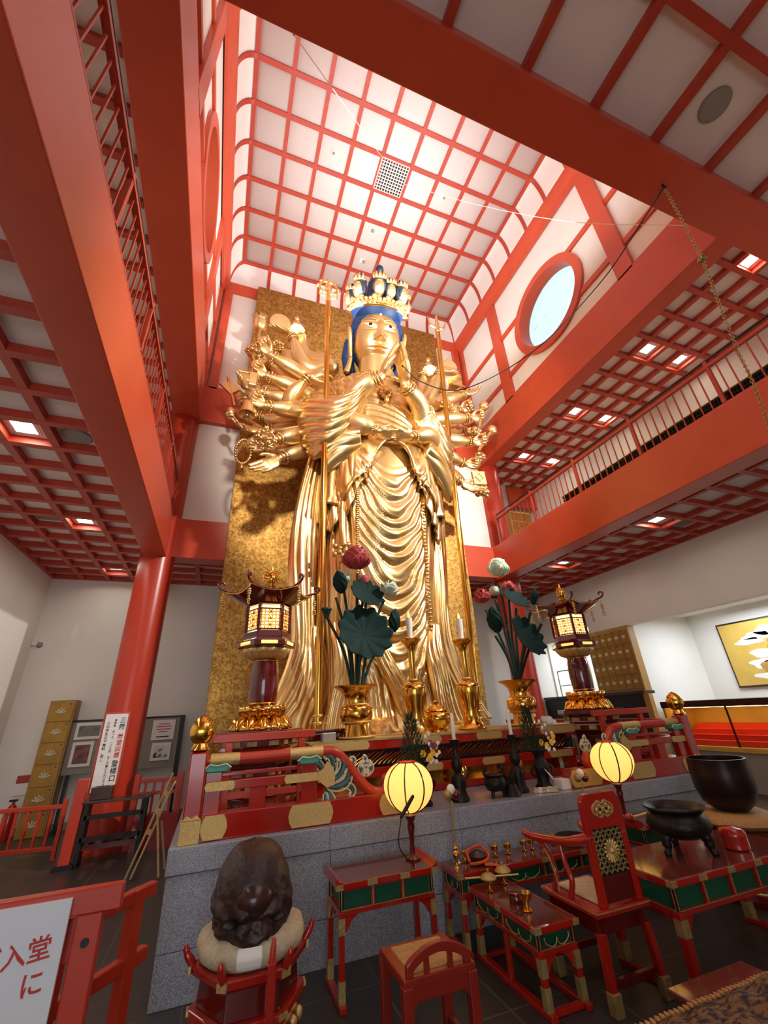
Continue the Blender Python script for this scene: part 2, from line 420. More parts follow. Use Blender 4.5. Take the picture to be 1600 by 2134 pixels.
coffer('aisle_right', 6.5, WR, WF, WB, ZG, [6.98, 7.77, 8.44], [y+.05 for y in ys5])
coffer('aisle_back', -1.5, 6.5, 8.6, WB, ZG, [-1.5+.8*k for k in range(1, 10)], [9.02, 9.5, 9.98])
coffer('upper_left', WL, XL-.5, 1.6, WB, ZU, [-2.2, -2.75, -3.2], [1.98+.5*k for k in range(17)])
coffer('upper_right', XR+.3, WR, 1.6, WB, ZU, [7.11, 7.6, 8.06, 8.5], [2.01+.5*k for k in range(17)])
coffer('upper_front', WL, WR, WF, 1.3, ZU, [2.43-.975*k for k in range(1, 6)]+[2.43+.975*k for k in range(7)], [.29-.85*k for k in range(6)], w=.1)
# gallery floors
struct('floor_gallery_left', MB().box(WL, -1.4, WF, WB, ZG+.1, 5.2), 'white')
struct('floor_gallery_right', MB().box(XR+.1, WR, WF, WB, ZG+.1, 5.2), 'white')
# upper back-right corner: partition with a doorway, and a red beam
w = MB(); w.box(6.95, 7.9, 9.4, 9.5, 5.2, 7.9); struct('wall_gallery_partition', w, 'white')
struct('trim_gallery_niche', MB().box(7.05, 8.5, 9.3, 9.4, 6.62, 6.74), 'greyp')
beam('beam_gallery_lintel', 7.9, WR, 9.3, 9.5, 7.15, 7.85)
# ---------------------------------------------------------------- ceiling lights, speakers, vents
def ceiling_light(name, x, y, z, label, w=.2):
    t = thing(name, label, 'ceiling light', (x, y, z), 0, 'recessed ceiling lights')
    f = MB(); frame_ring(f, x-w/2-.03, x+w/2+.03, y-w/2-.03, y+w/2+.03, [(0, z-.012), (.03, z-.018), (.03, z+.0), (0, z+.0)]); f.build('trim_ring', 'white', t)
    MB().box(x-w/2, x+w/2, y-w/2, y+w/2, z-.012, z-.004).build('diffuser', 'lamp', t)
for x, y, l in ((7.35, 3.76, 'square recessed ceiling light, inner one of the middle pair in the upper right gallery ceiling'),
                (8.26, 3.76, 'square recessed ceiling light nearer the wall in the pair behind the hanging chain'),
                (7.35, 5.75, 'square ceiling light beside the upper right beam, second pair from the statue'),
                (8.3, 5.75, 'square ceiling light above the gallery railing, second pair from the statue'),
                (7.37, 7.74, 'square ceiling light beside the upper right beam, pair closest to the statue'),
                (8.34, 7.74, 'square ceiling light above the gallery railing, pair closest to the statue'),
                (7.35, 1.85, 'square ceiling light next to the big crossing beam at the upper right edge')):
    ceiling_light('ceiling_light', x, y, ZU, l)
for x, y, l in ((7.4, 4.83, 'bright square ceiling light under the right gallery, the one nearer the picture edge'),
                (7.42, 7.31, 'bright square ceiling light under the right gallery, above the right lantern'),
                (-2.31, 4.76, 'large bright ceiling light under the left gallery beside the round speaker'),
                (-2.31, 7.26, 'ceiling light under the left gallery, middle one of the row of three'),
                (-2.31, 9.7, 'small far ceiling light under the left gallery just before the red column')):
    ceiling_light('ceiling_light', x, y, ZG, l)
def speaker(x, y, z, r, label):
    t = thing('ceiling_speaker', label, 'speaker', (x, y, z), 0, 'round ceiling speakers')
    MB().lathe([(r, -.012), (r, 0)], (x, y, z), 32).build('rim', 'greyp', t, smooth=30)
    MB().lathe([(r*.93, -.018), (r*.93, -.01)], (x, y, z), 32).build('grille', 'grey', t, smooth=30)
M['grey'] = mat('grey_mesh', S(150, 146, 138), .7)
speaker(4.8, .72, ZU, .17, 'grey round speaker in the white ceiling at the upper right corner')
speaker(-1.83, 4.8, ZG, .15, 'grey round ceiling speaker beside the lit lamp under the left gallery')
speaker(7.85, 7.23, ZU, .13, 'small grey round speaker in the ceiling above the right gallery railing')
def vent(x, y, z, label):
    t = thing('ceiling_vent', label, 'vent', (x, y, z))
    MB().box(x-.16, x+.16, y-.12, y+.12, z-.015, z).build('frame', 'greyp', t)
    mb = MB()
    for k in range(6): mb.box(x-.14, x+.14, y-.1+k*.038, y-.085+k*.038, z-.02, z-.012)
    mb.build('slat', 'grey', t)
vent(8.1, 4.85, ZG, 'grey slotted vent beside the ceiling light under the right gallery, near the picture edge')
vent(8.1, 7.3, ZG, 'grey slotted vent beside the far ceiling light under the right gallery')
vent(-2.78, 7.25, ZG, 'faint grey vent in the coffered ceiling left of the small lamp')
# black and white air grille in the coved ceiling
t = thing('ceiling_grille', 'square white lattice grille with dark openings in the coved ceiling above the statue', 'air grille', (2.6, 4.93, ZT))
MB().box(2.27, 2.96, 4.6, 5.27, ZT-.03, ZT-.01).build('backing', 'black', t)
mb = MB()
for k in range(11): mb.box(2.27+k*.069-.009, 2.27+k*.069+.009, 4.6, 5.27, ZT-.06, ZT-.03)
for k in range(11): mb.box(2.27, 2.96, 4.6+k*.067-.009, 4.6+k*.067+.009, ZT-.062, ZT-.03)
mb.build('lattice', 'white', t)
for x, y, l in ((1.17, 4.91, 'small round white detector on the coved ceiling to the left of the lattice grille'), (4.05, 4.92, 'small round white detector on the coved ceiling to the right of the lattice grille')):
    t = thing('smoke_detector', l, 'smoke detector', (x, y, ZT)); MB().lathe([(.07, 0), (.07, -.02), (.04, -.05)], (x, y, ZT), 20).build('base', 'white', t, smooth=40)
    MB().sphere((x, y, ZT-.055), .028).build('sensor_head', 'grey', t, smooth=60)
for x, y, l in ((2.53, 6.24, 'small white square ceiling fixture high above the crown, the one farther from it'), (2.56, 7.13, 'small white square ceiling fixture directly above the crown')):
    t = thing('ceiling_fixture', l, 'ceiling fixture', (x, y, ZT)); MB().box(x-.08, x+.08, y-.07, y+.07, ZT-.04, ZT).build('plate', 'white', t, bevel=.01)
    MB().lathe([(.03, -.04), (.045, -.09)], (x+.04, y, ZT), 14).build('nozzle', 'grey', t, smooth=40)
# ---------------------------------------------------------------- gallery railings
def railing(label, x, y0, y1, step, dirn):
    t = thing('gallery_railing', label, 'railing', (x, (y0+y1)/2, 5.26))
    MB().box(x-.03, x+.03, y0, y1, 5.95, 6.0).build('top_rail', 'redb', t)
    MB().tube([(x, y0, 6.08), (x, y1, 6.08)], .022, 10).build('handrail', 'dwoods', t, smooth=60)
    MB().box(x-.025, x+.025, y0, y1, 5.27, 5.3).build('bottom_rail', 'redb', t)
    p0 = MB().box(x-.025, x+.025, y1-.05, y1, 5.26, 6.07).build('post', 'redb', t)
    b0 = MB().box(x-.008, x+.008, y1-.1-.008, y1-.1+.008, 5.3, 5.95).build('baluster', 'redb', t)
    k = 0; y = y1
    while y > y0+step*.5:
        if k: dup(p0, loc=(0, y-y1, 0), parent=t)
        for j in range(1, 10):
            yy = y-step*j/10
            if yy < y0: break
            if not (k == 0 and j == 1): dup(b0, loc=(0, yy-(y1-.1), 0), parent=t)
        y -= step; k += 1
    return t
railing('red metal railing with thin balusters along the right upper gallery', 6.3, -.5, 8.1, 1.37, 1)
railing('red railing with thin balusters along the left upper gallery, seen from below', -1.22, -.5, 8.1, 1.37, -1)
def register(label, x, y0, y1, n):
    t = thing('radiator_grille', label, 'grille', (x, (y0+y1)/2, 5.27))
    MB().box(x+.03, x+.1, y0, y1, 5.27, 5.52).build('housing', 'black', t)
    mb = MB(); k = int((y1-y0)/.045)
    for i in range(k+1): mb.box(x, x+.03, y0+i*.045-.006, y0+i*.045+.006, 5.28, 5.5)
    for j in range(4): mb.box(x, x+.03, y0, y1, 5.3+j*.065-.005, 5.3+j*.065+.005)
    mb.build('lattice', 'bronze', t)
    MB().box(x-.01, x+.11, y0, y1, 5.52, 5.535).build('cap_rail', 'gdull', t)
register('long low black lattice grille standing behind the right gallery railing', 6.42, .2, 5.95, 40)
register('long low black lattice grille behind the left gallery railing', -1.46, .2, 8.0, 40)
# gold lockers standing on the upper gallery behind the railing
t = thing('gilt_locker', 'tall gold compartment cabinet standing behind the right gallery railing', 'cabinet', (7.6, 9.0, 5.2))
MB().box(7.45, 8.15, 8.9, 9.25, 5.2, 6.75).build('carcass', 'goldpap', t, bevel=.01)
mb = MB()
for j in range(5):
    for i in range(3): mb.box(7.48+.22*i, 7.68+.22*i, 8.88, 8.9, 5.28+.29*j, 5.53+.29*j)
mb.build('door_grid', 'goldcab', t, bevel=.005)
tt = thing('fire_extinguisher', 'small red fire extinguisher on the right gallery behind the corner railing', 'fire extinguisher', (7.2, 8.75, 5.2))
MB().lathe([(.07, 0), (.075, .05), (.075, .38), (.04, .46), (.025, .5)], (7.2, 8.75, 5.2), 16).build('cylinder_body', 'lac', tt, smooth=50)
MB().box(7.17, 7.23, 8.67, 8.81, 5.7, 5.73).build('valve_handle', 'black', tt)
# ================================================================ STATUE
SX = 2.56
statue = thing('golden_statue', 'colossal golden many-armed standing statue with blue hair and praying hands', 'statue', (SX, 6.85, 1.3))
def sstep(a, b, x):
    t = max(0, min(1, (x-a)/(b-a))); return t*t*(3-2*t)
def gs(x, s): return exp(-(x/s)**2)
def interp(tab, z):
    # smooth interpolation of rows (z, a, b, ...)
    if z <= tab[0][0]: return tab[0][1:]
    for i in range(len(tab)-1):
        a, b = tab[i], tab[i+1]
        if z <= b[0]:
            t = (z-a[0])/(b[0]-a[0]); t = t*t*(3-2*t)
            return tuple(p+(q-p)*t for p, q in zip(a[1:], b[1:]))
    return tab[-1][1:]
def catmull(P, n=8):
    P = [V(p) for p in P]; Q = [P[0]*2-P[1]]+P+[P[-1]*2-P[-2]]; out = []
    for i in range(1, len(Q)-2):
        for k in range(n):
            t = k/n; a, b, c, d = Q[i-1], Q[i], Q[i+1], Q[i+2]
            out.append(.5*((2*b)+(c-a)*t+(2*a-5*b+4*c-d)*t*t+(3*b-a-3*c+d)*t**3))
    out.append(P[-1]); return out
def ridge(s): return 1-abs(cos(PI*s))**.55*1.0-.35 if False else abs(sin(PI*s))**.7-.62
BT = [(1.32, .98, .72, .6, 6.85), (1.7, .9, .64, .6, 6.86), (2.4, .9, .62, .6, 6.86), (3.2, .96, .66, .6, 6.86), (4.3, 1.03, .7, .6, 6.85), (5.3, 1.1, .74, .6, 6.83), (6.0, 1.06, .72, .58, 6.8),
      (6.5, .98, .68, .55, 6.78), (7.0, .98, .62, .52, 6.76), (7.5, 1.05, .62, .5, 6.75), (7.85, 1.0, .52, .45, 6.74), (8.08, .7, .42, .4, 6.7), (8.22, .42, .34, .36, 6.66), (8.5, .4, .34, .34, 6.6)]
def bodyp(u, z, off=0):
    a = 2*PI*u; hw, df, db, cy = interp(BT, z)
    cx = SX+.04*sstep(4, 6, z)-.04*sstep(4.5, 2.5, z)
    ca, sa = cos(a), sin(a)
    p = .8
    x = math.copysign(abs(ca)**p, ca); y = math.copysign(abs(sa)**.95, sa)
    xr = x*hw; fr = max(0, -sa)
    d = off
    if z < 6.6:
        w = sstep(.68, .48, abs(xr))*sstep(.1, .5, fr)
        s = z-1.9*xr*xr+.06*sin(4.3*z)+.03*sin(11*z+3*xr)
        env = sstep(1.6, 2.6, z)*sstep(5.75, 5.2, z-.6*abs(xr))
        d += w*env*(.075*ridge(s/.25)+.02*ridge(s/.11+.4*sin(6*xr)))
        d += w*(1-sstep(1.6, 2.6, z))*.05*ridge(xr/.13+.3*sin(z*3))
        d += (1-w)*sstep(6.4, 5.6, z)*(.06*ridge(a*7.2/PI+.25*sin(z*1.3))+.02*ridge(a*17/PI+.4*sin(z*.9)))
        d += .05*gs(abs(xr)-.42, .25)*fr*sstep(5.5, 4, z)
        d += sstep(1.9, 1.3, z)*.1*(.5+.5*sin(a*11))
    else:
        s = z+.22*xr+.3*xr*xr
        d += .045*ridge(s/.15)*sstep(6.6, 6.7, z)*sstep(7.5, 7.25, z+.25*xr)*sstep(.1, .4, fr)
        d += .06*sstep(.5, .75, abs(xr))*ridge((z*.6-abs(xr))/.17)*sstep(8.1, 7.8, z)*sstep(7.2, 7.4, z)
        d += .06*gs(abs(xr)-.38, .3)*gs(z-7.5, .3)*fr
        d -= .04*gs(abs(z-8.27), .025)*fr+.03*gs(abs(z-8.37), .02)*fr
    dep = df if sa < 0 else db
    n = V((ca/hw, sa/dep, 0)).normalized()
    return V((cx+xr, cy+y*dep, z))+n*d
mb = MB(); mb.grid(lambda u, v: bodyp(u, 1.32+v*7.13), 260, 250, True)
mb.build('draped_body', 'gold', statue, smooth=180)
# hip drape: two flaps that part below the navel
def drape(sgn):
    def fn(u, v):
        # u: 0 centre front .. 1 back of hip ; v: top to hem
        a = -PI/2+sgn*(u*1.95)
        zt = 6.34-.1*u
        hem = 6.28-3.7*min(u, .34)-.35*sstep(.3, .8, u)+.06*sin(u*26)
        z = zt+(hem-zt)*v
        p = bodyp((a/(2*PI)) % 1, min(z, 6.4))
        hw, df, db, cy = interp(BT, z)
        o = V((cos(a), sin(a), 0))
        f = ridge((u*7.5+v*1.1*(1-u)))
        return V((SX+.04+(p.x-SX-.04)*1.0, p.y, z))+o*(.07+.07*v+.055*f*sstep(0, .2, v)+.05*sstep(.85, 1, v)*sin(u*26))
    return fn
for s_ in (-1, 1):
    mb = MB(); mb.grid(drape(s_), 110, 40); mb.build('hip_drape', 'gold', statue, smooth=180, solid=.05)
# lower overskirt edge, one notch longer
def over(sgn):
    def fn(u, v):
        a = -PI/2+sgn*(.36+u*1.5)
        zt = 5.75; hem = 5.3-.75*sstep(0, .35, u)-.35*sstep(.4, 1, u)+.07*sin(u*21+1)
        z = zt+(hem-zt)*v; p = bodyp((a/(2*PI)) % 1, z); o = V((cos(a), sin(a), 0))
        return p+o*(.05+.05*v+.045*ridge(u*9+v*.8))
    return fn
for s_ in (-1, 1):
    mb = MB(); mb.grid(over(s_), 90, 26); mb.build('overskirt', 'gold', statue, smooth=180, solid=.04)
# jewelled bands down the skirt
for xr, z0, z1 in ((-.62, 3.55, 5.15), (.66, 2.2, 5.05)):
    mb = MB(); n = 44
    for k in range(n):
        z = z1+(z0-z1)*k/(n-1); hw, df, db, cy = interp(BT, z)
        y = cy-df*sqrt(max(.05, 1-abs(xr/hw)**2.4))-.07
        mb.sphere((SX-.02+xr+.012*(k % 2), y, z), (.034, .03, .024), 8, 5)
    mb.build('jewelled_band', 'gold', statue, smooth=180)
# flower tassel on the thigh, sash knots
mb = MB()
for t in range(14):
    a = t*.9; r = .03+.013*t
    mb.sphere((SX-.86+r*cos(a), 6.25, 4.05+r*sin(a)), .05, 8, 6)
mb.tube(catmull([(SX-.86, 6.28, 5.0), (SX-.88, 6.24, 4.5), (SX-.86, 6.24, 4.1)]), .06)
mb.build('sash_knot', 'gold', statue, smooth=180)
# sleeves: a loft that hangs from the forearm
def sleeve(st, name='sleeve', fold=.05, fq=4.2):
    # stations: (x, y, ztop, zbot, thick)
    top = catmull([(s_[0], s_[1], s_[2]) for s_ in st], 18); bot = catmull([(s_[3], s_[4], s_[5]) for s_ in st], 18); th = catmull([(s_[6], 0, 0) for s_ in st], 18)
    m = len(top); nn = 150
    def fn(u, v):
        k = min(m-1, int(round(v*(m-1)))); t, b = top[k], bot[k]
        ax = (b-t); d = (top[min(k+1, m-1)]-top[max(k-1, 0)]); side = ax.cross(d)
        if side.length < 1e-6: side = V((0,1,0))
        side.normalize(); a = 2*PI*u; h = .5-.5*cos(a)  # 0 top 1 bottom
        w = th[k].x*(sin(a))*(1-.35*h)
        f = fold*ridge(fq*(h-.5*(v-.45)**2+.05*sin(v*5))) * math.copysign(1, sin(a))*min(1, abs(sin(a))*2)
        return t+ax*h+side*(w*(1+.25*sin(PI*h))+f*(.5+.5*h))
    mb = MB(); R = mb.grid(fn, nn, m, True); mb.f.append(R[0][::-1]); mb.f.append(R[-1])
    return mb.build(name, 'gold', statue, smooth=180)
sleeve([(1.75, 6.95, 8.08, 1.75, 6.95, 6.5, .4), (1.36, 6.75, 7.92, 1.3, 6.7, 6.1, .38), (1.3, 6.45, 7.45, 1.2, 6.4, 5.85, .3), (1.6, 6.15, 7.2, 1.45, 6.15, 5.95, .26), (1.98, 5.98, 7.35, 1.85, 6.0, 6.45, .24), (2.12, 5.92, 7.5, 2.05, 5.95, 6.95, .2)], fold=.075, fq=6.5)
sleeve([(3.4, 6.95, 8.05, 3.4, 6.95, 6.5, .4), (3.76, 6.78, 7.85, 3.82, 6.72, 6.1, .38), (3.86, 6.5, 7.4, 3.95, 6.45, 5.75, .28), (3.62, 6.25, 7.2, 3.78, 6.2, 5.85, .25), (3.4, 6.05, 7.15, 3.5, 6.05, 6.45, .22), (3.3, 5.95, 7.3, 3.35, 5.98, 6.9, .18)], fold=.075, fq=6.5)
# sleeve tails hanging below the folded hands
sleeve([(1.5, 6.25, 6.5, 1.35, 6.4, 5.5, .18), (1.75, 6.1, 6.45, 1.7, 6.2, 5.75, .18), (1.98, 6.0, 6.42, 2.0, 6.05, 6.05, .16)], 'sleeve_tail', .04, 3)
sleeve([(3.75, 6.3, 6.45, 3.95, 6.4, 5.3, .18), (3.5, 6.15, 6.45, 3.6, 6.2, 5.7, .18), (3.3, 6.05, 6.42, 3.3, 6.05, 6.05, .16)], 'sleeve_tail', .04, 3)
# shoulder mantle
def mantle(sgn):
    def fn(u, v):
        a = -PI/2+sgn*(.42+u*1.3); z = 8.2-.95*v-.15*(1-u)*v
        hw, df, db, cy = interp(BT, z); p = bodyp((a/(2*PI)) % 1, z); o = V((cos(a), sin(a), 0))
        return p+o*(.09+.04*ridge(u*6+v*.5))
    return fn
for s_ in (-1, 1):
    mb = MB(); mb.grid(mantle(s_), 50, 24); mb.build('shoulder_mantle', 'gold', statue, smooth=180, solid=.06)
# long scarves
def scarf(path, wid, tw, name='scarf'):
    P = catmull(path, 16); W = catmull([(w, t, 0) for w, t in zip(wid, tw)], 16); m = len(P)
    def fn(u, v):
        k = min(m-1, int(round(v*(m-1)))); w, ang = W[k].x, W[k].y
        side = V((cos(ang), sin(ang), 0)); nrm = V((-side.y, side.x, 0)); a = 2*PI*u
        s_ = cos(a); f = .045*ridge(s_*1.9+.25*sin(v*9)) if sin(a) < 0 else 0
        return P[k]+side*(w*s_)+nrm*(.09*sin(a)-f*abs(sin(a)))
    mb = MB(); R = mb.grid(fn, 48, m, True); mb.f.append(R[0][::-1]); mb.f.append(R[-1]); mb.build(name, 'gold', statue, smooth=180)
scarf([(1.32, 6.75, 6.3), (1.22, 6.75, 5.5), (1.14, 6.72, 4.7), (1.1, 6.7, 3.9), (1.12, 6.65, 3.1), (1.14, 6.6, 2.5), (1.02, 6.5, 1.95), (.72, 6.4, 1.5)], [.14, .2, .24, .24, .2, .22, .27, .2], [.3, .2, .1, 0, .2, .35, .1, -.2])
scarf([(1.3, 6.72, 2.9), (1.34, 6.6, 2.4), (1.28, 6.5, 1.9), (1.1, 6.42, 1.42)], [.12, .2, .24, .18], [.4, .3, .2, .1], 'scarf_end')
scarf([(3.8, 6.8, 6.2), (3.82, 6.78, 5.4), (3.74, 6.74, 4.6), (3.66, 6.7, 3.8), (3.6, 6.66, 3.1), (3.62, 6.6, 2.5), (3.78, 6.52, 1.95), (4.05, 6.42, 1.42)], [.12, .16, .18, .18, .15, .15, .16, .14], [-.3, -.2, -.1, 0, -.2, -.3, -.1, .2])
# layered hem swirls beside the feet
scarf([(1.62, 6.4, 2.9), (1.72, 6.25, 2.5), (1.7, 6.2, 2.0), (1.58, 6.2, 1.4)], [.12, .2, .2, .2], [.2, .1, 0, 0], 'hem_fold')
scarf([(3.3, 6.4, 2.9), (3.2, 6.25, 2.4), (3.24, 6.2, 1.9), (3.36, 6.2, 1.4)], [.1, .16, .18, .2], [-.2, -.1, 0, 0], 'hem_fold')
scarf([(2.2, 6.2, 2.6), (2.35, 6.12, 2.2), (2.55, 6.12, 1.8), (2.72, 6.12, 1.4)], [.08, .14, .17, .2], [.1, 0, 0, 0], 'hem_fold')
# feet
for x in (2.2, 2.95):
    mb = MB(); mb.sphere((x, 6.25, 1.4), (.2, .42, .16), 16, 10)
    for k in range(5): mb.capsule([(x-.14+.07*k, 5.98+.012*(k-2)**2, 1.37), (x-.14+.07*k, 5.86+.012*(k-2)**2, 1.36)], .042, 8)
    mb.build('foot', 'golds', statue, smooth=180, remesh=.025)
# ---------------------------------------------------------------- head
HC = V((SX-.02, 6.45, 9.05)); HH = (.57, .6, .86)
def fdisp(x, z):
    ax = abs(x); d = 0
    d += .085*gs(x, .055)*sstep(.5, .3, z)*sstep(-.06, .02, z)*(1+.8*sstep(.35, 0, z))
    d += .085*gs(x, .09)*gs(z-.015, .085)+.04*gs(ax-.1, .05)*gs(z+.01, .06)
    d -= .035*gs(x, .16)*gs(z+.085, .03)
    d += .028*gs(ax-.25, .15)*gs(z-.33, .06)-.045*gs(ax-.24, .2)*gs(z-.43, .045)-.03*gs(ax-.25, .15)*gs(z-.22, .03)
    zb = .405+.1*cos((ax-.27)*5.5)
    d += .04*gs(z-zb, .03)*sstep(.05, .12, ax)*sstep(.5, .42, ax)
    d += .06*gs(x, .13)*gs(z+.2+.02*(gs(x, .03)), .032)+.062*gs(x, .105)*gs(z+.295, .036)-.03*gs(x, .2)*gs(z+.25, .012)
    d -= .03*gs(x, .12)*gs(z+.385, .035)
    d += .07*gs(x, .17)*gs(z+.56, .13)
    d += .03*gs(ax-.3, .18)*gs(z+.12, .25)
    d -= .02*gs(x, .025)*gs(z+.13, .05)
    return d
def facey(x, z):
    w = HH[0]*(1-.1*sstep(-.2, -.8, z)); k = 1-(x/w)**2-(z/HH[2])**2
    return -HH[1]*sqrt(max(0, k))-fdisp(x, z)*sstep(0, .15, k)
HN = V((2.52, 6.3, 9.12))
HRot = Matrix.Rotation(math.radians(-8), 4, 'Z') @ Matrix.Rotation(math.radians(30), 4, 'X')
HM = Matrix.Translation(HN) @ HRot @ Matrix.Diagonal((.92, .7, .71, 1)) @ Matrix.Translation(-HC)
HM2 = Matrix.Translation(HN) @ HRot
def hp(v):
    q = v-HC; z = q.z
    if z > .7: z = .7*.86+(z-.7)*.5
    else: z *= .86
    return HM2 @ V((q.x*.92, q.y*.72, z))
def H(mb): mb.v = [hp(v) for v in mb.v]; return mb
def head_mesh(nu, nv):
    mb = MB()
    def fn(u, v):
        a = 2*PI*u; t = -PI/2+PI*v
        x = HH[0]*cos(t)*cos(a); y = HH[1]*cos(t)*sin(a); z = HH[2]*sin(t)
        w = (1-.1*sstep(-.2, -.8, z)); x *= w
        k = 1-(x/(HH[0]*w))**2-(z/HH[2])**2
        if y < 0: y -= fdisp(x, z)*sstep(0, .15, k)
        return V((x, y, z))
    R = mb.grid(fn, nu, nv, True)
    mb.f.append(R[0][::-1]); mb.f.append(R[-1]); return mb
def shift(mb, o, s=1): mb.v = [V(o)+v*s for v in mb.v]; return mb
face = H(shift(head_mesh(300, 240), HC)).build('face', 'golds', statue, smooth=180)
def face_patch(fn, nu, nv, off):
    mb = MB()
    def g(u, v):
        x, z = fn(u, v); return V((HC.x+x, HC.y+facey(x, z)-off, HC.z+z))
    mb.grid(g, nu, nv); return H(mb)
for s_ in (-1, 1):
    al = lambda u, v, s_=s_: (s_*(.25+.135*(2*u-1)), .325+.02*(2*u-1)*1+(2*v-1)*.034*max(.02, 1-(2*u-1)**2)**.7)
    e = face_patch(al, 20, 6, .012).build('eye', 'eyew', face, smooth=180)
    e.location = (0, 0, 0)
    ir = lambda u, v, s_=s_: (s_*.24+.038*(2*u-1), .325+(2*v-1)*.034)
    face_patch(ir, 8, 6, .016).build('iris', 'eyeb', face, smooth=180)
    br = lambda u, v, s_=s_: (s_*(.07+.4*u), .415+.1*cos((.07+.4*u-.27)*5.5)+(2*v-1)*.009)
    face_patch(br, 24, 3, .004).build('eyebrow', 'gdull', face, smooth=180)
lp = lambda u, v: (.135*(2*u-1), -.25+.012*gs((2*u-1), .8)*0+(v-.5)*.13*max(.03, 1-(2*u-1)**2)**.6)
face_patch(lp, 30, 20, .003).build('lips', 'lip', face, smooth=180)
mb = MB(); mb.sphere((HC.x, HC.y+facey(0, .63)-.01, HC.z+.63), .03, 12, 8); H(mb).build('forehead_jewel', 'eyew', face, smooth=180)
mb = MB(); hc = HC+V((0, .22, .16)); mb.sphere(hc, (.665, .66, .95), 48, 32); mb.lathe([(.5, 9.5), (.6, 9.72), (.65, 9.95), (.64, 10.2), (.4, 10.4)], (HC.x, HC.y+.2, 0), 40); hair = H(mb).build('hair', 'hair', statue, smooth=180)
mb = MB(); n = 17
arc = [V((HC.x+.585*cos(t), HC.y-.06+.02*sin(t)+.1*abs(cos(t)), HC.z+.14+.86*sin(t))) for t in [(-.15+(PI+.3)*k/60) for k in range(61)]]
mb.tube(arc, [(.05+.014*abs(sin(k*PI/4)), .07+.02*abs(sin(k*PI/4))) for k in range(61)], 12)
H(mb).build('hair_roll', 'hair', statue, smooth=180)
for s_ in (-1, 1):
    mb = MB(); mb.capsule(catmull([(HC.x+s_*.62, 6.6, 9.0), (HC.x+s_*.66, 6.68, 8.6), (HC.x+s_*.6, 6.72, 8.28), (HC.x+s_*.56, 6.72, 8.1)], 5), [.17]*6+[.15]*5+[.12]*5, 12)
    H(mb).build('side_lock', 'hair', statue, smooth=180)
    mb = MB(); E_ = [(HC.x+s_*(.66+.03*sin(t)), 6.42+.13*cos(t)*(.7+.3*sin(t)), 8.98+.36*sin(t)) for t in [2*PI*k/32 for k in range(32)]]
    mb.tube(E_, .042, 8, closed=True)
    mb.grid(lambda u, v: V((HC.x+s_*.63, 6.42+.12*(2*u-1)*sqrt(max(0, 1-(2*v-1)**2)), 8.98+.34*(2*v-1))), 8, 14)
    mb.tube(catmull([(HC.x+s_*.665, 6.38, 9.2), (HC.x+s_*.67, 6.44, 9.0), (HC.x+s_*.665, 6.4, 8.82)], 6), .025, 6)
    H(mb).build('ear', 'golds', statue, smooth=180, solid=.02)
    mb = MB(); mb.tube(catmull([(HC.x+s_*.62, 6.4, 8.62), (HC.x+s_*.66, 6.36, 8.4), (HC.x+s_*.72, 6.3, 8.2)], 6), [.05+.002*k for k in range(13)], 8); H(mb).build('ear_ribbon', 'gold', statue, smooth=180)
mb = MB(); mb.tube(catmull([(2.56, 6.66, 8.0), (2.55, 6.6, 8.3), (2.53, 6.5, 8.7), (2.52, 6.42, 9.0)], 8), .37, 28); mb.build('neck', 'golds', statue, smooth=180)
# neck jewels and pendant
mb = MB()
for k in range(40):
    a = PI*(1.05+.9*k/39); mb.sphere((SX+.5*cos(a), 6.6+.42*sin(a)-.08, 8.0+.1*abs(cos(a))), (.032, .03, .032), 8, 6)
for k in range(46):
    a = PI*(1.03+.94*k/45); mb.sphere((SX+.56*cos(a), 6.58+.5*sin(a)-.08, 7.88+.16*abs(cos(a))), (.028, .026, .03), 8, 6)
mb.build('necklace', 'gold', statue, smooth=180)
mb = MB()
for k in range(9):
    a = 2*PI*k/9; mb.sphere((SX+.1*cos(a), 6.05, 7.5+.12*sin(a)), (.06, .05, .06), 8, 6)
mb.sphere((SX, 6.02, 7.5), .08, 10, 8); mb.sphere((SX, 6.02, 7.3), (.06, .05, .1), 10, 8)
mb.build('pendant', 'gold', statue, smooth=180)
# crown band with rosettes
cc = V((HC.x, HC.y+.18, 0))
mb = MB()
mb.lathe([(.62, 9.93), (.68, 9.93), (.7, 10.03), (.7, 10.18), (.66, 10.24), (.6, 10.24)], cc, 60)
for k in range(40):
    a = 2*PI*k/40; c = cc+V((.7*cos(a), .7*sin(a), 10.06)); mb.sphere(c, (.045, .045, .05), 8, 6)
    c = cc+V((.72*cos(a+.08), .72*sin(a+.08), 10.23)); mb.sphere(c, (.05, .05, .07), 8, 6)
for k in range(13):
    a = 2*PI*k/13+.1; c = cc+V((.7*cos(a), .7*sin(a), 10.32)); mb.sphere(c, (.07, .07, .12), 8, 6)
H(mb).build('crown_band', 'gold', statue, smooth=180)
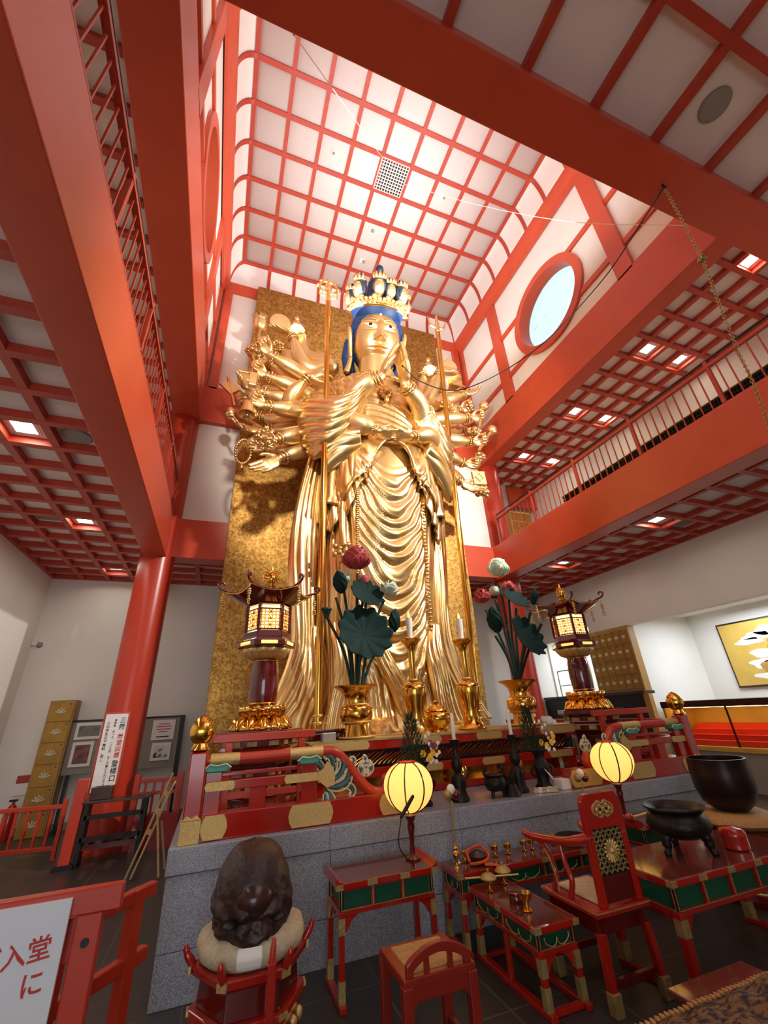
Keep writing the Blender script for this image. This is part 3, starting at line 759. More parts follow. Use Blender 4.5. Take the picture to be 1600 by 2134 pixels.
# small heads on the crown: one head, copied
hs = .225
small = shift(head_mesh(44, 34), (0, 0, 0), hs).build('crown_head', 'golds', statue, smooth=180, local=True)
mb = MB(); mb.sphere((0, .22*hs, .18*hs), (.68*hs, .62*hs, .93*hs), 18, 12)
mb.tube([(.6*hs*cos(t), -.22*hs+.2*hs*abs(cos(t)), hs*(.1+.74*sin(t))) for t in [-.4+(PI+.8)*k/20 for k in range(21)]], .11*hs, 8)
mb.sphere((0, .2*hs, 1.35*hs), (.3*hs, .3*hs, .35*hs), 10, 8)
hh = mb.build('head_hair', 'haird', small, smooth=180, local=True)
mb = MB(); mb.lathe([(.6*hs, .82*hs), (.66*hs, .86*hs), (.5*hs, 1.2*hs), (.44*hs, 1.2*hs)], (0, .15*hs, 0), 16)
for k in range(5):
    a = -PI/2+(k-2)*.6; mb.sphere((.62*hs*cos(a), .15*hs+.62*hs*sin(a), 1.15*hs), (.16*hs, .12*hs, .3*hs), 8, 6)
mb.build('head_crown', 'gold', small, smooth=180, local=True)
mb = MB(); mb.lathe([(.4*hs, -.75*hs), (.34*hs, -1.0*hs), (.6*hs, -1.3*hs)], (0, .1*hs, 0), 14); mb.build('head_neck', 'gold', small, smooth=180, local=True)
off = statue.location
first = True
for ang, rr, z, sc in ((-97, .52, 10.78, 1.0), (-66, .56, 10.7, .85), (-34, .64, 10.66, 1.0), (0, .7, 10.45, .9), (-146, .64, 10.66, 1.0), (-180, .7, 10.45, .9), (45, .66, 10.6, 1), (92, .64, 10.6, 1), (136, .66, 10.6, 1)):
    a = math.radians(ang); loc = hp(cc+V((rr*cos(a), rr*sin(a), z)))-off
    if first: o = small; first = False
    else: o = dup(small, parent=statue)
    o.location = loc; o.scale = (sc, sc, sc); o.rotation_euler = (HRot @ Matrix.Rotation(a+PI/2, 4, 'Z')).to_euler()
top = dup(small, loc=hp(cc+V((0, -.02, 11.15)))-off, parent=statue, scale=(1.35, 1.35, 1.35)); top.rotation_euler = HRot.to_euler()
for ch in list(top.children):
    if ch.name.startswith('head_crown'): bpy.data.objects.remove(ch)
mb = MB(); mb.lathe([(.5, 10.15), (.42, 10.5), (.3, 10.75), (.27, 11.3)], cc, 24); H(mb).build('topknot', 'haird', statue, smooth=180)
# ---------------------------------------------------------------- hands
def hand_mesh(name, curls, thumb=(.5, .3), spread=.04):
    mb = MB()
    mb.sphere((.28, 0, 0), (.27, .2, .085), 18, 12)
    mb.sphere((.42, 0, -.005), (.13, .2, .075), 16, 10)
    mb.tube([(-.12, 0, 0), (0, 0, 0), (.12, 0, 0), (.25, 0, 0)], [(.115, .1), (.11, .092), (.13, .085), (.15, .07)], 14)
    for i, (y, L, c) in enumerate(zip((.155, .055, -.048, -.145), (.42, .47, .43, .33), curls)):
        p = V((.47-(.02 if i in (0, 3) else 0)-(.03 if i == 3 else 0), y, 0)); ang = 0; az = spread*(1.5-i); P = [p]
        for f, seg in ((c[0], .44), (c[1], .32), (c[2], .24)):
            ang += math.radians(f); p = p+V((cos(ang)*cos(az), sin(az), -sin(ang)))*(L*seg); P.append(p)
        mb.capsule(P, [.05, .047, .042, .036], 10)
    a, b = thumb
    P = [V((.1, .14, -.02)), V((.24, .24, -.03-.08*b)), V((.36, .24+.1*a, -.05-.2*b)), V((.45, .22+.14*a, -.06-.32*b))]
    mb.capsule(P, [.065, .055, .048, .038], 10)
    o = mb.build(name, 'golds', None, remesh=.022)
    me = bpy.data.meshes.new_from_object(o.evaluated_get(bpy.context.evaluated_depsgraph_get()))
    bpy.data.objects.remove(o); me.materials.clear(); me.materials.append(M['golds']); me.shade_smooth(); return me
HAND = {'open': hand_mesh('h1', [(8, 14, 10), (14, 18, 12), (20, 24, 16), (26, 28, 20)], (.7, .2), .09),
        'flat': hand_mesh('h2', [(4, 6, 4), (6, 8, 6), (8, 10, 8), (10, 12, 10)], (.4, .1), .02),
        'grip': hand_mesh('h3', [(55, 75, 45), (60, 80, 45), (62, 80, 45), (60, 75, 45)], (-.2, .9), .02),
        'pinch': hand_mesh('h4', [(20, 25, 20), (35, 55, 30), (55, 65, 40), (12, 14, 10)], (0, .8), .05)}
def hand(kind, wrist, tip, palm, parent, mirror=False, scale=1):
    o = bpy.data.objects.new('hand', HAND[kind]); COL.objects.link(o); o.parent = parent
    X = (V(tip)-V(wrist)); L = X.length*scale; X.normalize(); p = V(palm); p = (p-X*p.dot(X)).normalized()
    Z = -p; Y = Z.cross(X); base = V((0,0,0)); q = parent
    while q: base += q.location; q = q.parent
    m = Matrix(((X.x, Y.x, Z.x, 0), (X.y, Y.y, Z.y, 0), (X.z, Y.z, Z.z, 0), (0,0,0,1)))
    if mirror: m = m @ Matrix.Diagonal((1, -1, 1, 1))
    o.matrix_local = Matrix.Translation(V(wrist)-base) @ m @ Matrix.Scale(L, 4)
    return o
def arm(pts, tip, kind, palm, mirror=False, r=(.2, .13), hs=1.1, name='arm', ring=True):
    P = catmull(pts, 8); n = len(P); mb = MB()
    wr = (V(tip)-P[-1]).length*hs*.11
    R = [r[0]+(r[1]-r[0])*(k/(n-1)) for k in range(n)]
    for k in range(n):
        t = k/(n-1)
        if t > .7: R[k] = R[k]+(wr*1.05-R[k])*sstep(.7, 1, t)
    mb.capsule(P, R, 20)
    o = mb.build(name, 'golds', statue, smooth=180)
    hand(kind, P[-1], tip, palm, o, mirror, hs)
    if ring:
        d = (P[-1]-P[-3]).normalized(); b = MB()
        for dd in (.0, .06, .12): b.torus(P[-1]-d*(dd+.02), wr*1.12+.02+dd*.12, .018, d, 22, 6)
        for k in range(16):
            q = d.to_track_quat('Z', 'Y'); b.sphere(P[-1]-d*.08+q @ V(((wr*1.2+.035)*cos(PI*k/8), (wr*1.2+.035)*sin(PI*k/8), 0)), .022, 6, 5)
        b.build('bracelet', 'gold', o, smooth=180)
    return o
Zm = lambda a, b, Y: at(440+a/2.5806, 540+b/2.5806, Y)
FRONT = (0, -1, 0); UP = (0, -.25, 1)
# praying arms
arm([(1.75, 6.3, 6.95), Zm(800, 700, 5.95), Zm(912, 632, 5.68)], Zm(988, 452, 5.5), 'flat', (1, -.1, -.1), True, (.24, .16), 1.02, 'praying_arm')
arm([(3.5, 6.3, 6.9), Zm(1120, 790, 5.98), Zm(1045, 680, 5.7)], Zm(1014, 455, 5.56), 'flat', (-1, -.1, .1), False, (.24, .16), 1.02, 'praying_arm')
# arms folded at the waist
arm([(1.6, 6.3, 6.75), Zm(790, 885, 5.98), Zm(900, 925, 5.8)], Zm(1035, 955, 5.72), 'pinch', (.1, .5, .9), False, (.24, .17), 1.0, 'folded_arm')
arm([(3.6, 6.3, 6.4), Zm(1170, 955, 6.0), Zm(1078, 955, 5.84)], Zm(950, 930, 5.74), 'pinch', (-.1, .5, .9), True, (.22, .16), 1.0, 'folded_arm')
# arms that hold the two long staffs
arm([(1.5, 7.0, 7.3), Zm(425, 770, 6.75), Zm(528, 632, 6.42)], Zm(672, 580, 6.2), 'pinch', (.1, 1, -.15), True, (.2, .14), 1.0, 'staff_arm')
arm([(3.75, 7.0, 7.2), Zm(1290, 860, 6.9), Zm(1290, 790, 6.55)], Zm(1240, 725, 6.3), 'pinch', (-.1, 1, 0), False, (.2, .14), 1.15, 'staff_arm')
LA = [  # (root, [elbow], wrist, tip) in zoom pixels, depth, hand kind, palm
 ('a', [(640, 585), (510, 580), (430, 405)], (318, 362), 6.95, 'flat', UP),
 ('b', [(620, 560), (505, 520), (490, 405)], (428, 372), 7.35, 'flat', UP),
 ('c', [(620, 700), (470, 610), (315, 515)], (222, 405), 6.6, 'grip', FRONT),
 ('d', [(600, 760), (430, 660), (305, 560)], (175, 520), 7.25, 'open', FRONT),
 ('e', [(620, 790), (460, 700), (298, 628)], (165, 555), 6.7, 'grip', FRONT),
 ('f', [(620, 840), (430, 770), (265, 715)], (122, 640), 6.9, 'open', (0, -1, .3)),
 ('g', [(620, 860), (450, 820), (290, 790)], (150, 722), 6.6, 'grip', FRONT),
 ('h', [(620, 905), (420, 880), (250, 845)], (115, 790), 7.4, 'grip', FRONT),
 ('i', [(620, 920), (450, 915), (290, 925)], (110, 905), 7.25, 'open', (0, -1, .5)),
 ('j', [(620, 930), (470, 950), (350, 970)], (225, 965), 6.6, 'grip', FRONT),
 ('k', [(600, 1000), (440, 1028), (275, 1028)], (140, 985), 7.1, 'grip', FRONT),
 ('l', [(620, 980), (480, 1038), (372, 1072)], (222, 1142), 6.8, 'flat', FRONT),
 ('m', [(600, 720), (430, 660), (330, 600)], (235, 505), 7.5, 'open', FRONT),
 ('n', [(600, 800), (400, 740), (235, 690)], (108, 668), 7.55, 'grip', FRONT),
 ('o', [(600, 860), (380, 800), (215, 765)], (88, 765), 7.6, 'grip', FRONT),
 ('p', [(600, 640), (470, 560), (365, 480)], (345, 440), 7.55, 'open', FRONT)]
RA = [
 ('a', [(1080, 800), (1130, 720), (1140, 615)], (1215, 592), 7.3, 'flat', UP),
 ('b', [(1100, 820), (1170, 740), (1225, 608)], (1325, 618), 6.9, 'flat', UP),
 ('c', [(1100, 860), (1190, 790), (1255, 722)], (1345, 712), 7.4, 'flat', UP),
 ('d', [(1080, 840), (1230, 775), (1368, 727)], (1450, 700), 6.7, 'open', (0, -1, .6)),
 ('e', [(1080, 880), (1230, 845), (1340, 812)], (1430, 785), 7.3, 'grip', FRONT),
 ('f', [(1080, 880), (1250, 862), (1395, 855)], (1500, 850), 6.7, 'grip', FRONT),
 ('g', [(1080, 920), (1250, 918), (1370, 918)], (1440, 950), 7.3, 'grip', FRONT),
 ('h', [(1080, 960), (1250, 972), (1405, 985)], (1515, 985), 6.7, 'grip', FRONT),
 ('i', [(1080, 980), (1240, 1045), (1365, 1102)], (1475, 1122), 6.95, 'grip', FRONT),
 ('j', [(1080, 1030), (1240, 1140), (1345, 1200)], (1455, 1262), 6.8, 'open', FRONT),
 ('k', [(1080, 1000), (1260, 1140), (1385, 1225)], (1480, 1275), 7.35, 'grip', FRONT),
 ('l', [(1080, 900), (1220, 885), (1330, 872)], (1400, 892), 7.6, 'open', FRONT)]
HP = {}
for side, lst, mir in (('L', LA, False), ('R', RA, True)):
    for key, pts, tip, Y, kind, palm in lst:
        P = [Zm(x, y, Y if i == len(pts)-1 else (6.95+(Y-6.95)*(.0, .6, 1)[i])) for i, (x, y) in enumerate(pts)]
        T = Zm(tip[0], tip[1], Y-.1)
        arm(P, T, kind, palm, mir, (.21, .14), 1.15, 'outer_arm')
        HP[side+key] = P[-1].lerp(T, .55)
# lighter block that the arms spring from, behind the shoulders
mb = MB(); mb.sphere((2.56, 7.25, 7.3), (1.35, .3, 1.35), 28, 18); mb.build('arm_mount', 'gold', statue, smooth=180)
# ================================================================ things held by the statue, staffs, board, dais
def held(name, label, cat, loc): return thing(name, label, cat, loc)
bd = thing('gold_backboard', 'tall gold-leaf backboard standing behind the statue', 'backboard', (2.5, 8.25, .81))
m = bpy.data.materials.new('gold_foil_board'); m.use_nodes = True; nt = m.node_tree; N = nt.nodes.new; L = nt.links.new; b = nt.nodes['Principled BSDF']
tc = N('ShaderNodeTexCoord'); mp = N('ShaderNodeMapping'); L(tc.outputs['Object'], mp.inputs['Vector']); mp.inputs['Scale'].default_value = (1, 1, 1)
n1 = N('ShaderNodeTexNoise'); n1.inputs['Scale'].default_value = 16; n1.inputs['Detail'].default_value = 3; n1.inputs['Distortion'].default_value = 1.2
r1 = N('ShaderNodeValToRGB'); r1.color_ramp.elements[0].position = .4; r1.color_ramp.elements[1].position = .62
r1.color_ramp.elements[0].color = S(150, 106, 44); r1.color_ramp.elements[1].color = S(206, 162, 84)
L(mp.outputs['Vector'], n1.inputs['Vector']); L(n1.outputs['Fac'], r1.inputs['Fac'])
br = N('ShaderNodeTexBrick'); br.offset = .37; br.inputs['Scale'].default_value = 1; br.inputs['Brick Width'].default_value = 2.2; br.inputs['Row Height'].default_value = .9; br.inputs['Mortar Size'].default_value = .002
br.inputs['Color1'].default_value = (.92, .92, .92, 1); br.inputs['Color2'].default_value = (1, 1, 1, 1); br.inputs['Mortar'].default_value = (.8, .8, .8, 1)
sp = N('ShaderNodeSeparateXYZ'); cb = N('ShaderNodeCombineXYZ'); L(tc.outputs['Object'], sp.inputs[0]); L(sp.outputs['X'], cb.inputs['X']); L(sp.outputs['Z'], cb.inputs['Y']); L(cb.outputs[0], br.inputs['Vector'])
mx = N('ShaderNodeMix'); mx.data_type = 'RGBA'; mx.blend_type = 'MULTIPLY'; mx.inputs['Factor'].default_value = 1
L(r1.outputs['Color'], mx.inputs[6]); L(br.outputs['Color'], mx.inputs[7]); L(mx.outputs[2], b.inputs['Base Color'])
b.inputs['Metallic'].default_value = .75; b.inputs['Roughness'].default_value = .45
M['foil'] = m
A_ = at(425, 1512, 8.25).x
MB().box(-.16, 5.3, 8.22, 8.28, .81, 12.5).build('gilded_panel', 'foil', bd)
MB().box(-.17, 5.31, 8.28, 8.33, .81, 12.5).build('backing_frame', 'wood', bd)
# staffs
def tip_ring(mb, c, R, r, axis=(0, -1, 0)): mb.torus(c, R, r, axis, 28, 8)
t = held('ringed_staff', 'long golden ringed pilgrim staff in the statue hand on the left of the face', 'staff', (1.31, 6.22, 1.34))
p0, p1 = V((1.31, 6.22, 1.34)), at(684, 622, 6.1)
mb = MB(); mb.tube([p0, p1], .056, 14); mb.build('shaft', 'gpol', t, smooth=60)
mb = MB()
for k in (0, .09, .18): mb.torus(p0+V((0, 0, .08+k)), .062, .016, (0, 0, 1), 18, 6)
mb.build('ferrule', 'gold', t, smooth=60)
c = at(684, 600, 6.1); mb = MB(); tip_ring(mb, c, .2, .032)
for k in range(8): a = PI/4*k; mb.sphere(c+V((.235*cos(a), 0, .235*sin(a))), .045, 8, 6)
mb.capsule([p1-V((0, 0, .1)), c, c+V((0, 0, .3))], [.06, .05, .03], 10); mb.sphere(c, (.09, .07, .12)); mb.bar(c-V((.2, 0, 0)), c+V((.2, 0, 0)), .03)
mb.build('finial', 'gold', t, smooth=60)
for s_ in (-1, 1):
    mb = MB(); mb.torus(c+V((s_*.12, 0, -.24)), .08, .016, (0, -1, 0), 16, 6); mb.build('loose_ring', 'gold', t, smooth=60)
t = held('trident_staff', 'long golden trident staff leaning in the statue hand on the right of the face', 'staff', (3.84, 6.25, 1.34))
p0, p1 = V((3.84, 6.25, 1.34)), at(911, 682, 6.3); mb = MB(); mb.tube([p0, p1], .054, 14); mb.build('shaft', 'gpol', t, smooth=60)
mb = MB()
for k in (.1, .2, .3): mb.torus(p0+(p1-p0).normalized()*k, .06, .016, p1-p0, 18, 6)
mb.build('ferrule', 'gold', t, smooth=60)
d = (p1-p0).normalized(); mb = MB(); mb.capsule([p1-d*.15, p1+d*.15, p1+d*.42], [.07, .05, .025], 10)
for s_ in (-1, 1):
    q = p1+V((s_*.2, 0, .05)); mb.tube(catmull([p1-d*.02, p1+V((s_*.12, 0, -.02)), q, q+d*.26+V((s_*.05, 0, 0))], 5), [.035]*10+[.03, .026, .022, .018, .014, .01], 8)
mb.build('prongs', 'gold', t, smooth=60)
# small attributes
def buddha(name, label, c, s):
    t = held(name, label, 'figurine', c)
    mb = MB(); mb.sphere(c+V((0, 0, .09*s)), (.2*s, .15*s, .09*s), 14, 8); mb.sphere(c+V((0, 0, .25*s)), (.13*s, .1*s, .16*s), 12, 8); mb.build('seated_body', 'gold', t, smooth=180)
    mb = MB(); mb.sphere(c+V((0, -.01, .47*s)), (.075*s, .075*s, .09*s), 12, 8); mb.sphere(c+V((0, 0, .57*s)), .035*s, 8, 6); mb.build('small_head', 'gold', t, smooth=180)
    mb = MB(); mb.lathe([(.2*s, -.06*s), (.24*s, 0), (.18*s, .04*s)], c, 16, lambda a, z: 1+.08*abs(sin(4*a))); mb.build('lotus_seat', 'gold', t, smooth=60)
buddha('seated_figurine', 'tiny golden seated figure on the raised palm above the left shoulder', Zm(458, 385, 7.25), .85)
buddha('seated_figurine', 'tiny golden seated figure on the raised palm above the right shoulder', Zm(1172, 598, 7.2), .75)
def disc(label, c, r, face='golds'):
    t = held('mirror_disc', label, 'disc', c); mb = MB(); a = V((0, -1, -.15)).normalized()
    q = a.to_track_quat('Z', 'Y')
    for k0 in (0,):
        R1 = mb.ring([c+q @ V((r*cos(2*PI*k/40), r*sin(2*PI*k/40), .03)) for k in range(40)]); R2 = mb.ring([c+q @ V((r*cos(2*PI*k/40), r*sin(2*PI*k/40), -.03)) for k in range(40)])
        mb.f.append(R1); mb.f.append(R2); mb.bridge(R1, R2)
    mb.build('disc_plate', 'golds', t, smooth=30); mb = MB(); mb.torus(c, r, .02, a, 40, 6); mb.build('rim', 'gold', t, smooth=60)
disc('round pale gold disc on the open palm at the upper left', Zm(372, 342, 6.9), .22)
disc('round pale gold disc on the open palm at the upper right, beside the trident', Zm(1282, 580, 6.85), .2)
def stick(name, label, cat, c, lo, hi, head, headm='gold', rr=.022):
    t = held(name, label, cat, c); mb = MB(); mb.tube([lo, hi], rr, 8); mb.build('handle', 'gold', t, smooth=60); head(t); return t
# lotus bud
c = Zm(262, 355, 6.55)
def h(t):
    mb = MB(); mb.lathe([(.03, -.18), (.12, -.1), (.15, .02), (.1, .14), (.17, .2), (.08, .12), (.02, .1)], c, 18, lambda a, z: 1+.1*sin(6*a)); mb.build('bud', 'golds', t, smooth=180)
stick('lotus_bud', 'golden lotus bud on a stem held in the uppermost left fist', 'lotus bud', c, Zm(255, 470, 6.5), c, h)
# cluster of grapes/flowers
def cluster(name, label, c, n, R, r):
    t = held(name, label, 'ornament', c); mb = MB(); rn = random.Random(n)
    for k in range(n):
        v = V((rn.gauss(0, 1), rn.gauss(0, 1), rn.gauss(0, 1))).normalized()*R*(.5+.5*rn.random()); mb.sphere(c+v, r, 7, 5)
    mb.build('berries', 'gold', t, smooth=180); mb = MB(); mb.torus(c, R*.8, r*.5, (0, -1, 0), 20, 6); mb.build('loop', 'gold', t, smooth=60)
cluster('berry_ornament', 'golden grape-like cluster held beside the lotus bud', Zm(240, 495, 6.95), 34, .17, .045)
cluster('berry_ornament', 'small golden beaded wheel held behind the upper left forearms', Zm(350, 468, 7.4), 22, .16, .035)
c = Zm(250, 650, 6.6)
def h(t):
    mb = MB(); mb.box(c.x-.16, c.x-.02, c.y-.05, c.y+.05, c.z-.18, c.z+.14); mb.build('blade_block', 'golds', t, bevel=.01)
stick('seal_rod', 'thin golden rod ending in a square block in the middle left hands', 'rod', c, Zm(225, 520, 6.6), c+V((.02, 0, 0)), h)
c = Zm(195, 800, 6.5)
def h(t):
    mb = MB(); mb.lathe([(.05, .16), (.09, .1), (.11, 0), (.16, -.16), (.14, -.16), (.02, 0)], c, 20); mb.build('bell_body', 'gold', t, smooth=40)
    mb = MB(); mb.sphere(c+V((0, 0, -.16)), .04); mb.build('clapper', 'gold', t, smooth=60)
stick('hand_bell', 'golden hand bell with flared mouth hanging from a left fist', 'bell', c, c+V((0, 0, .1)), Zm(215, 745, 6.5), h)
c = Zm(105, 690, 7.45)
def h(t):
    mb = MB(); mb.prism([(c.x-.24, c.z+.05), (c.x+.02, c.z+.14), (c.x+.2, c.z-.02), (c.x+.02, c.z-.2)], 'y', c.y-.03, c.y+.03); mb.build('axe_blade', 'golds', t)
stick('ceremonial_axe', 'golden broad axe blade sticking out at the far left hands', 'axe', c, Zm(125, 790, 7.45), Zm(90, 635, 7.45), h, rr=.035)
c = Zm(105, 828, 7.5)
def h(t):
    mb = MB(); mb.sphere(c, (.12, .12, .13), 14, 10); mb.sphere(c+V((.02, -.06, -.1)), (.07, .06, .06), 10, 8); mb.build('skull_knob', 'gold', t, smooth=180)
stick('skull_staff', 'short golden skull-headed stick at the outermost left hand', 'staff', c, Zm(150, 890, 7.4), c, h, rr=.03)
c = Zm(172, 1035, 7.0); t = held('bead_string', 'loop of golden prayer beads hanging from the lowest left fist', 'prayer beads', c); mb = MB()
for k in range(26):
    a = 2*PI*k/26; mb.sphere(c+V((.14*cos(a), 0, .27*sin(a))), .032, 8, 6)
mb.build('beads', 'gold', t, smooth=180)
mb = MB(); mb.capsule([c+V((0, 0, -.27)), c+V((0, 0, -.36))], [.02, .035], 8); mb.build('tassel', 'gold', t, smooth=60)
cluster('rope_noose', 'coiled golden rope bundle gripped by the big left hand below the bell', Zm(285, 965, 6.5), 60, .22, .036)
c = Zm(195, 650, 7.3)
t = held('sutra_box', 'golden oblong box resting in the left hands under the seal rod', 'box', c); MB().box(c.x-.2, c.x+.22, c.y-.1, c.y+.1, c.z-.1, c.z+.1).build('box_body', 'golds', t, bevel=.02); MB().box(c.x-.22, c.x+.24, c.y-.12, c.y+.12, c.z+.1, c.z+.14).build('lid', 'gold', t, bevel=.01)
# right side
c = Zm(1312, 672, 7.35)
t = held('shrine_model', 'little golden pavilion model on a right palm behind the trident', 'shrine model', c)
MB().box(c.x-.15, c.x+.15, c.y-.12, c.y+.12, c.z-.15, c.z+.1).build('walls', 'golds', t, bevel=.01)
mb = MB(); mb.lathe([(.3, .1), (.22, .14), (.1, .24), (.03, .28)], c, 4); mb.build('roof', 'gold', t); MB().box(c.x-.2, c.x+.2, c.y-.16, c.y+.16, c.z-.2, c.z-.15).build('plinth', 'gold', t)
def skull(name, label, c, lo, Y):
    def h(t):
        mb = MB(); mb.sphere(c, (.12, .12, .13), 14, 10); mb.sphere(c+V((0, -.07, -.1)), (.07, .06, .06), 10, 8); mb.build('skull_knob', 'gold', t, smooth=180)
    stick(name, label, 'staff', c, lo, c, h, rr=.035)
skull('skull_staff', 'golden skull-topped stick upright in a right fist, the upper of two', Zm(1465, 790, 6.6), Zm(1443, 905, 6.6), 6.6)
skull('skull_staff', 'golden skull-topped stick leaning in a right fist, the lower and longer of two', Zm(1510, 920, 6.6), Zm(1437, 1030, 6.6), 6.6)
cluster('flower_ornament', 'golden flower head held in the right hands above the skull sticks', Zm(1385, 790, 7.2), 24, .13, .05)
cluster('conch_ornament', 'round golden ornament in the right hands between the two skull sticks', Zm(1425, 930, 7.2), 20, .12, .06)
c = Zm(1437, 1178, 6.7); t = held('sutra_tablet', 'square golden tablet held out by the lower right hands', 'tablet', c)
mb = MB(); mb.prism([(c.x-.16, c.z+.14), (c.x+.16, c.z+.18), (c.x+.18, c.z-.14), (c.x-.14, c.z-.18)], 'y', c.y-.03, c.y+.03); mb.build('tablet_plate', 'gplate', t)
mb = MB(); mb.torus(c+V((0, -.035, 0)), .1, .02, (0, -1, 0), 4, 6); mb.build('relief', 'gold', t)
cluster('vase_ornament', 'golden knobbly jar in the lowest right hand', Zm(1462, 1250, 6.85), 26, .14, .06)
cluster('jewel_ornament', 'golden flaming jewel above the square tablet', Zm(1440, 1065, 6.85), 22, .12, .055)
# ================================================================ ALTAR
MIR = Matrix.Translation((2*X0, 0, 0)) @ Matrix.Diagonal((-1, 1, 1, 1))
def MBs(side):
    mb = MB(); mb.T = MIR if side else None; return mb
def mp3(p, side): return V((2*X0-p[0], p[1], p[2])) if side else V(p)
# stone platform
def granite():
    m = M['granite']; nt = m.node_tree; N = nt.nodes.new; L = nt.links.new; b = nt.nodes['Principled BSDF']
    tc = N('ShaderNodeTexCoord'); n = N('ShaderNodeTexNoise'); n.inputs['Scale'].default_value = 190; n.inputs['Detail'].default_value = 2; L(tc.outputs['Object'], n.inputs['Vector'])
    r = N('ShaderNodeValToRGB'); r.color_ramp.elements[0].position = .36; r.color_ramp.elements[1].position = .64; r.color_ramp.elements[0].color = S(118, 121, 130); r.color_ramp.elements[1].color = S(180, 183, 192); L(n.outputs['Fac'], r.inputs['Fac'])
    L(r.outputs['Color'], b.inputs['Base Color']); b.inputs['Roughness'].default_value = .16
granite()
t = thing('stone_platform', 'polished grey granite platform carrying the altar and the statue', 'platform', (2.6, 6, 0))
mb = MB()
xs = [-.2, .95, 2.1, 3.25, 4.4, 5.42]
for a, b_ in zip(xs, xs[1:]):
    mb.box(a, b_-.003, 3.94, 8.1, 0, .26); mb.box(a, b_-.003, 3.94, 8.1, .263, .655)
mb.build('facing_slabs', 'granite', t, bevel=.003)
mb = MB()
for a, b_ in zip(xs, xs[1:]): mb.box(a-.01, b_-.012, 3.925, 8.1, .66, .81)
mb.build('coping_slab', 'granite', t, bevel=.006)
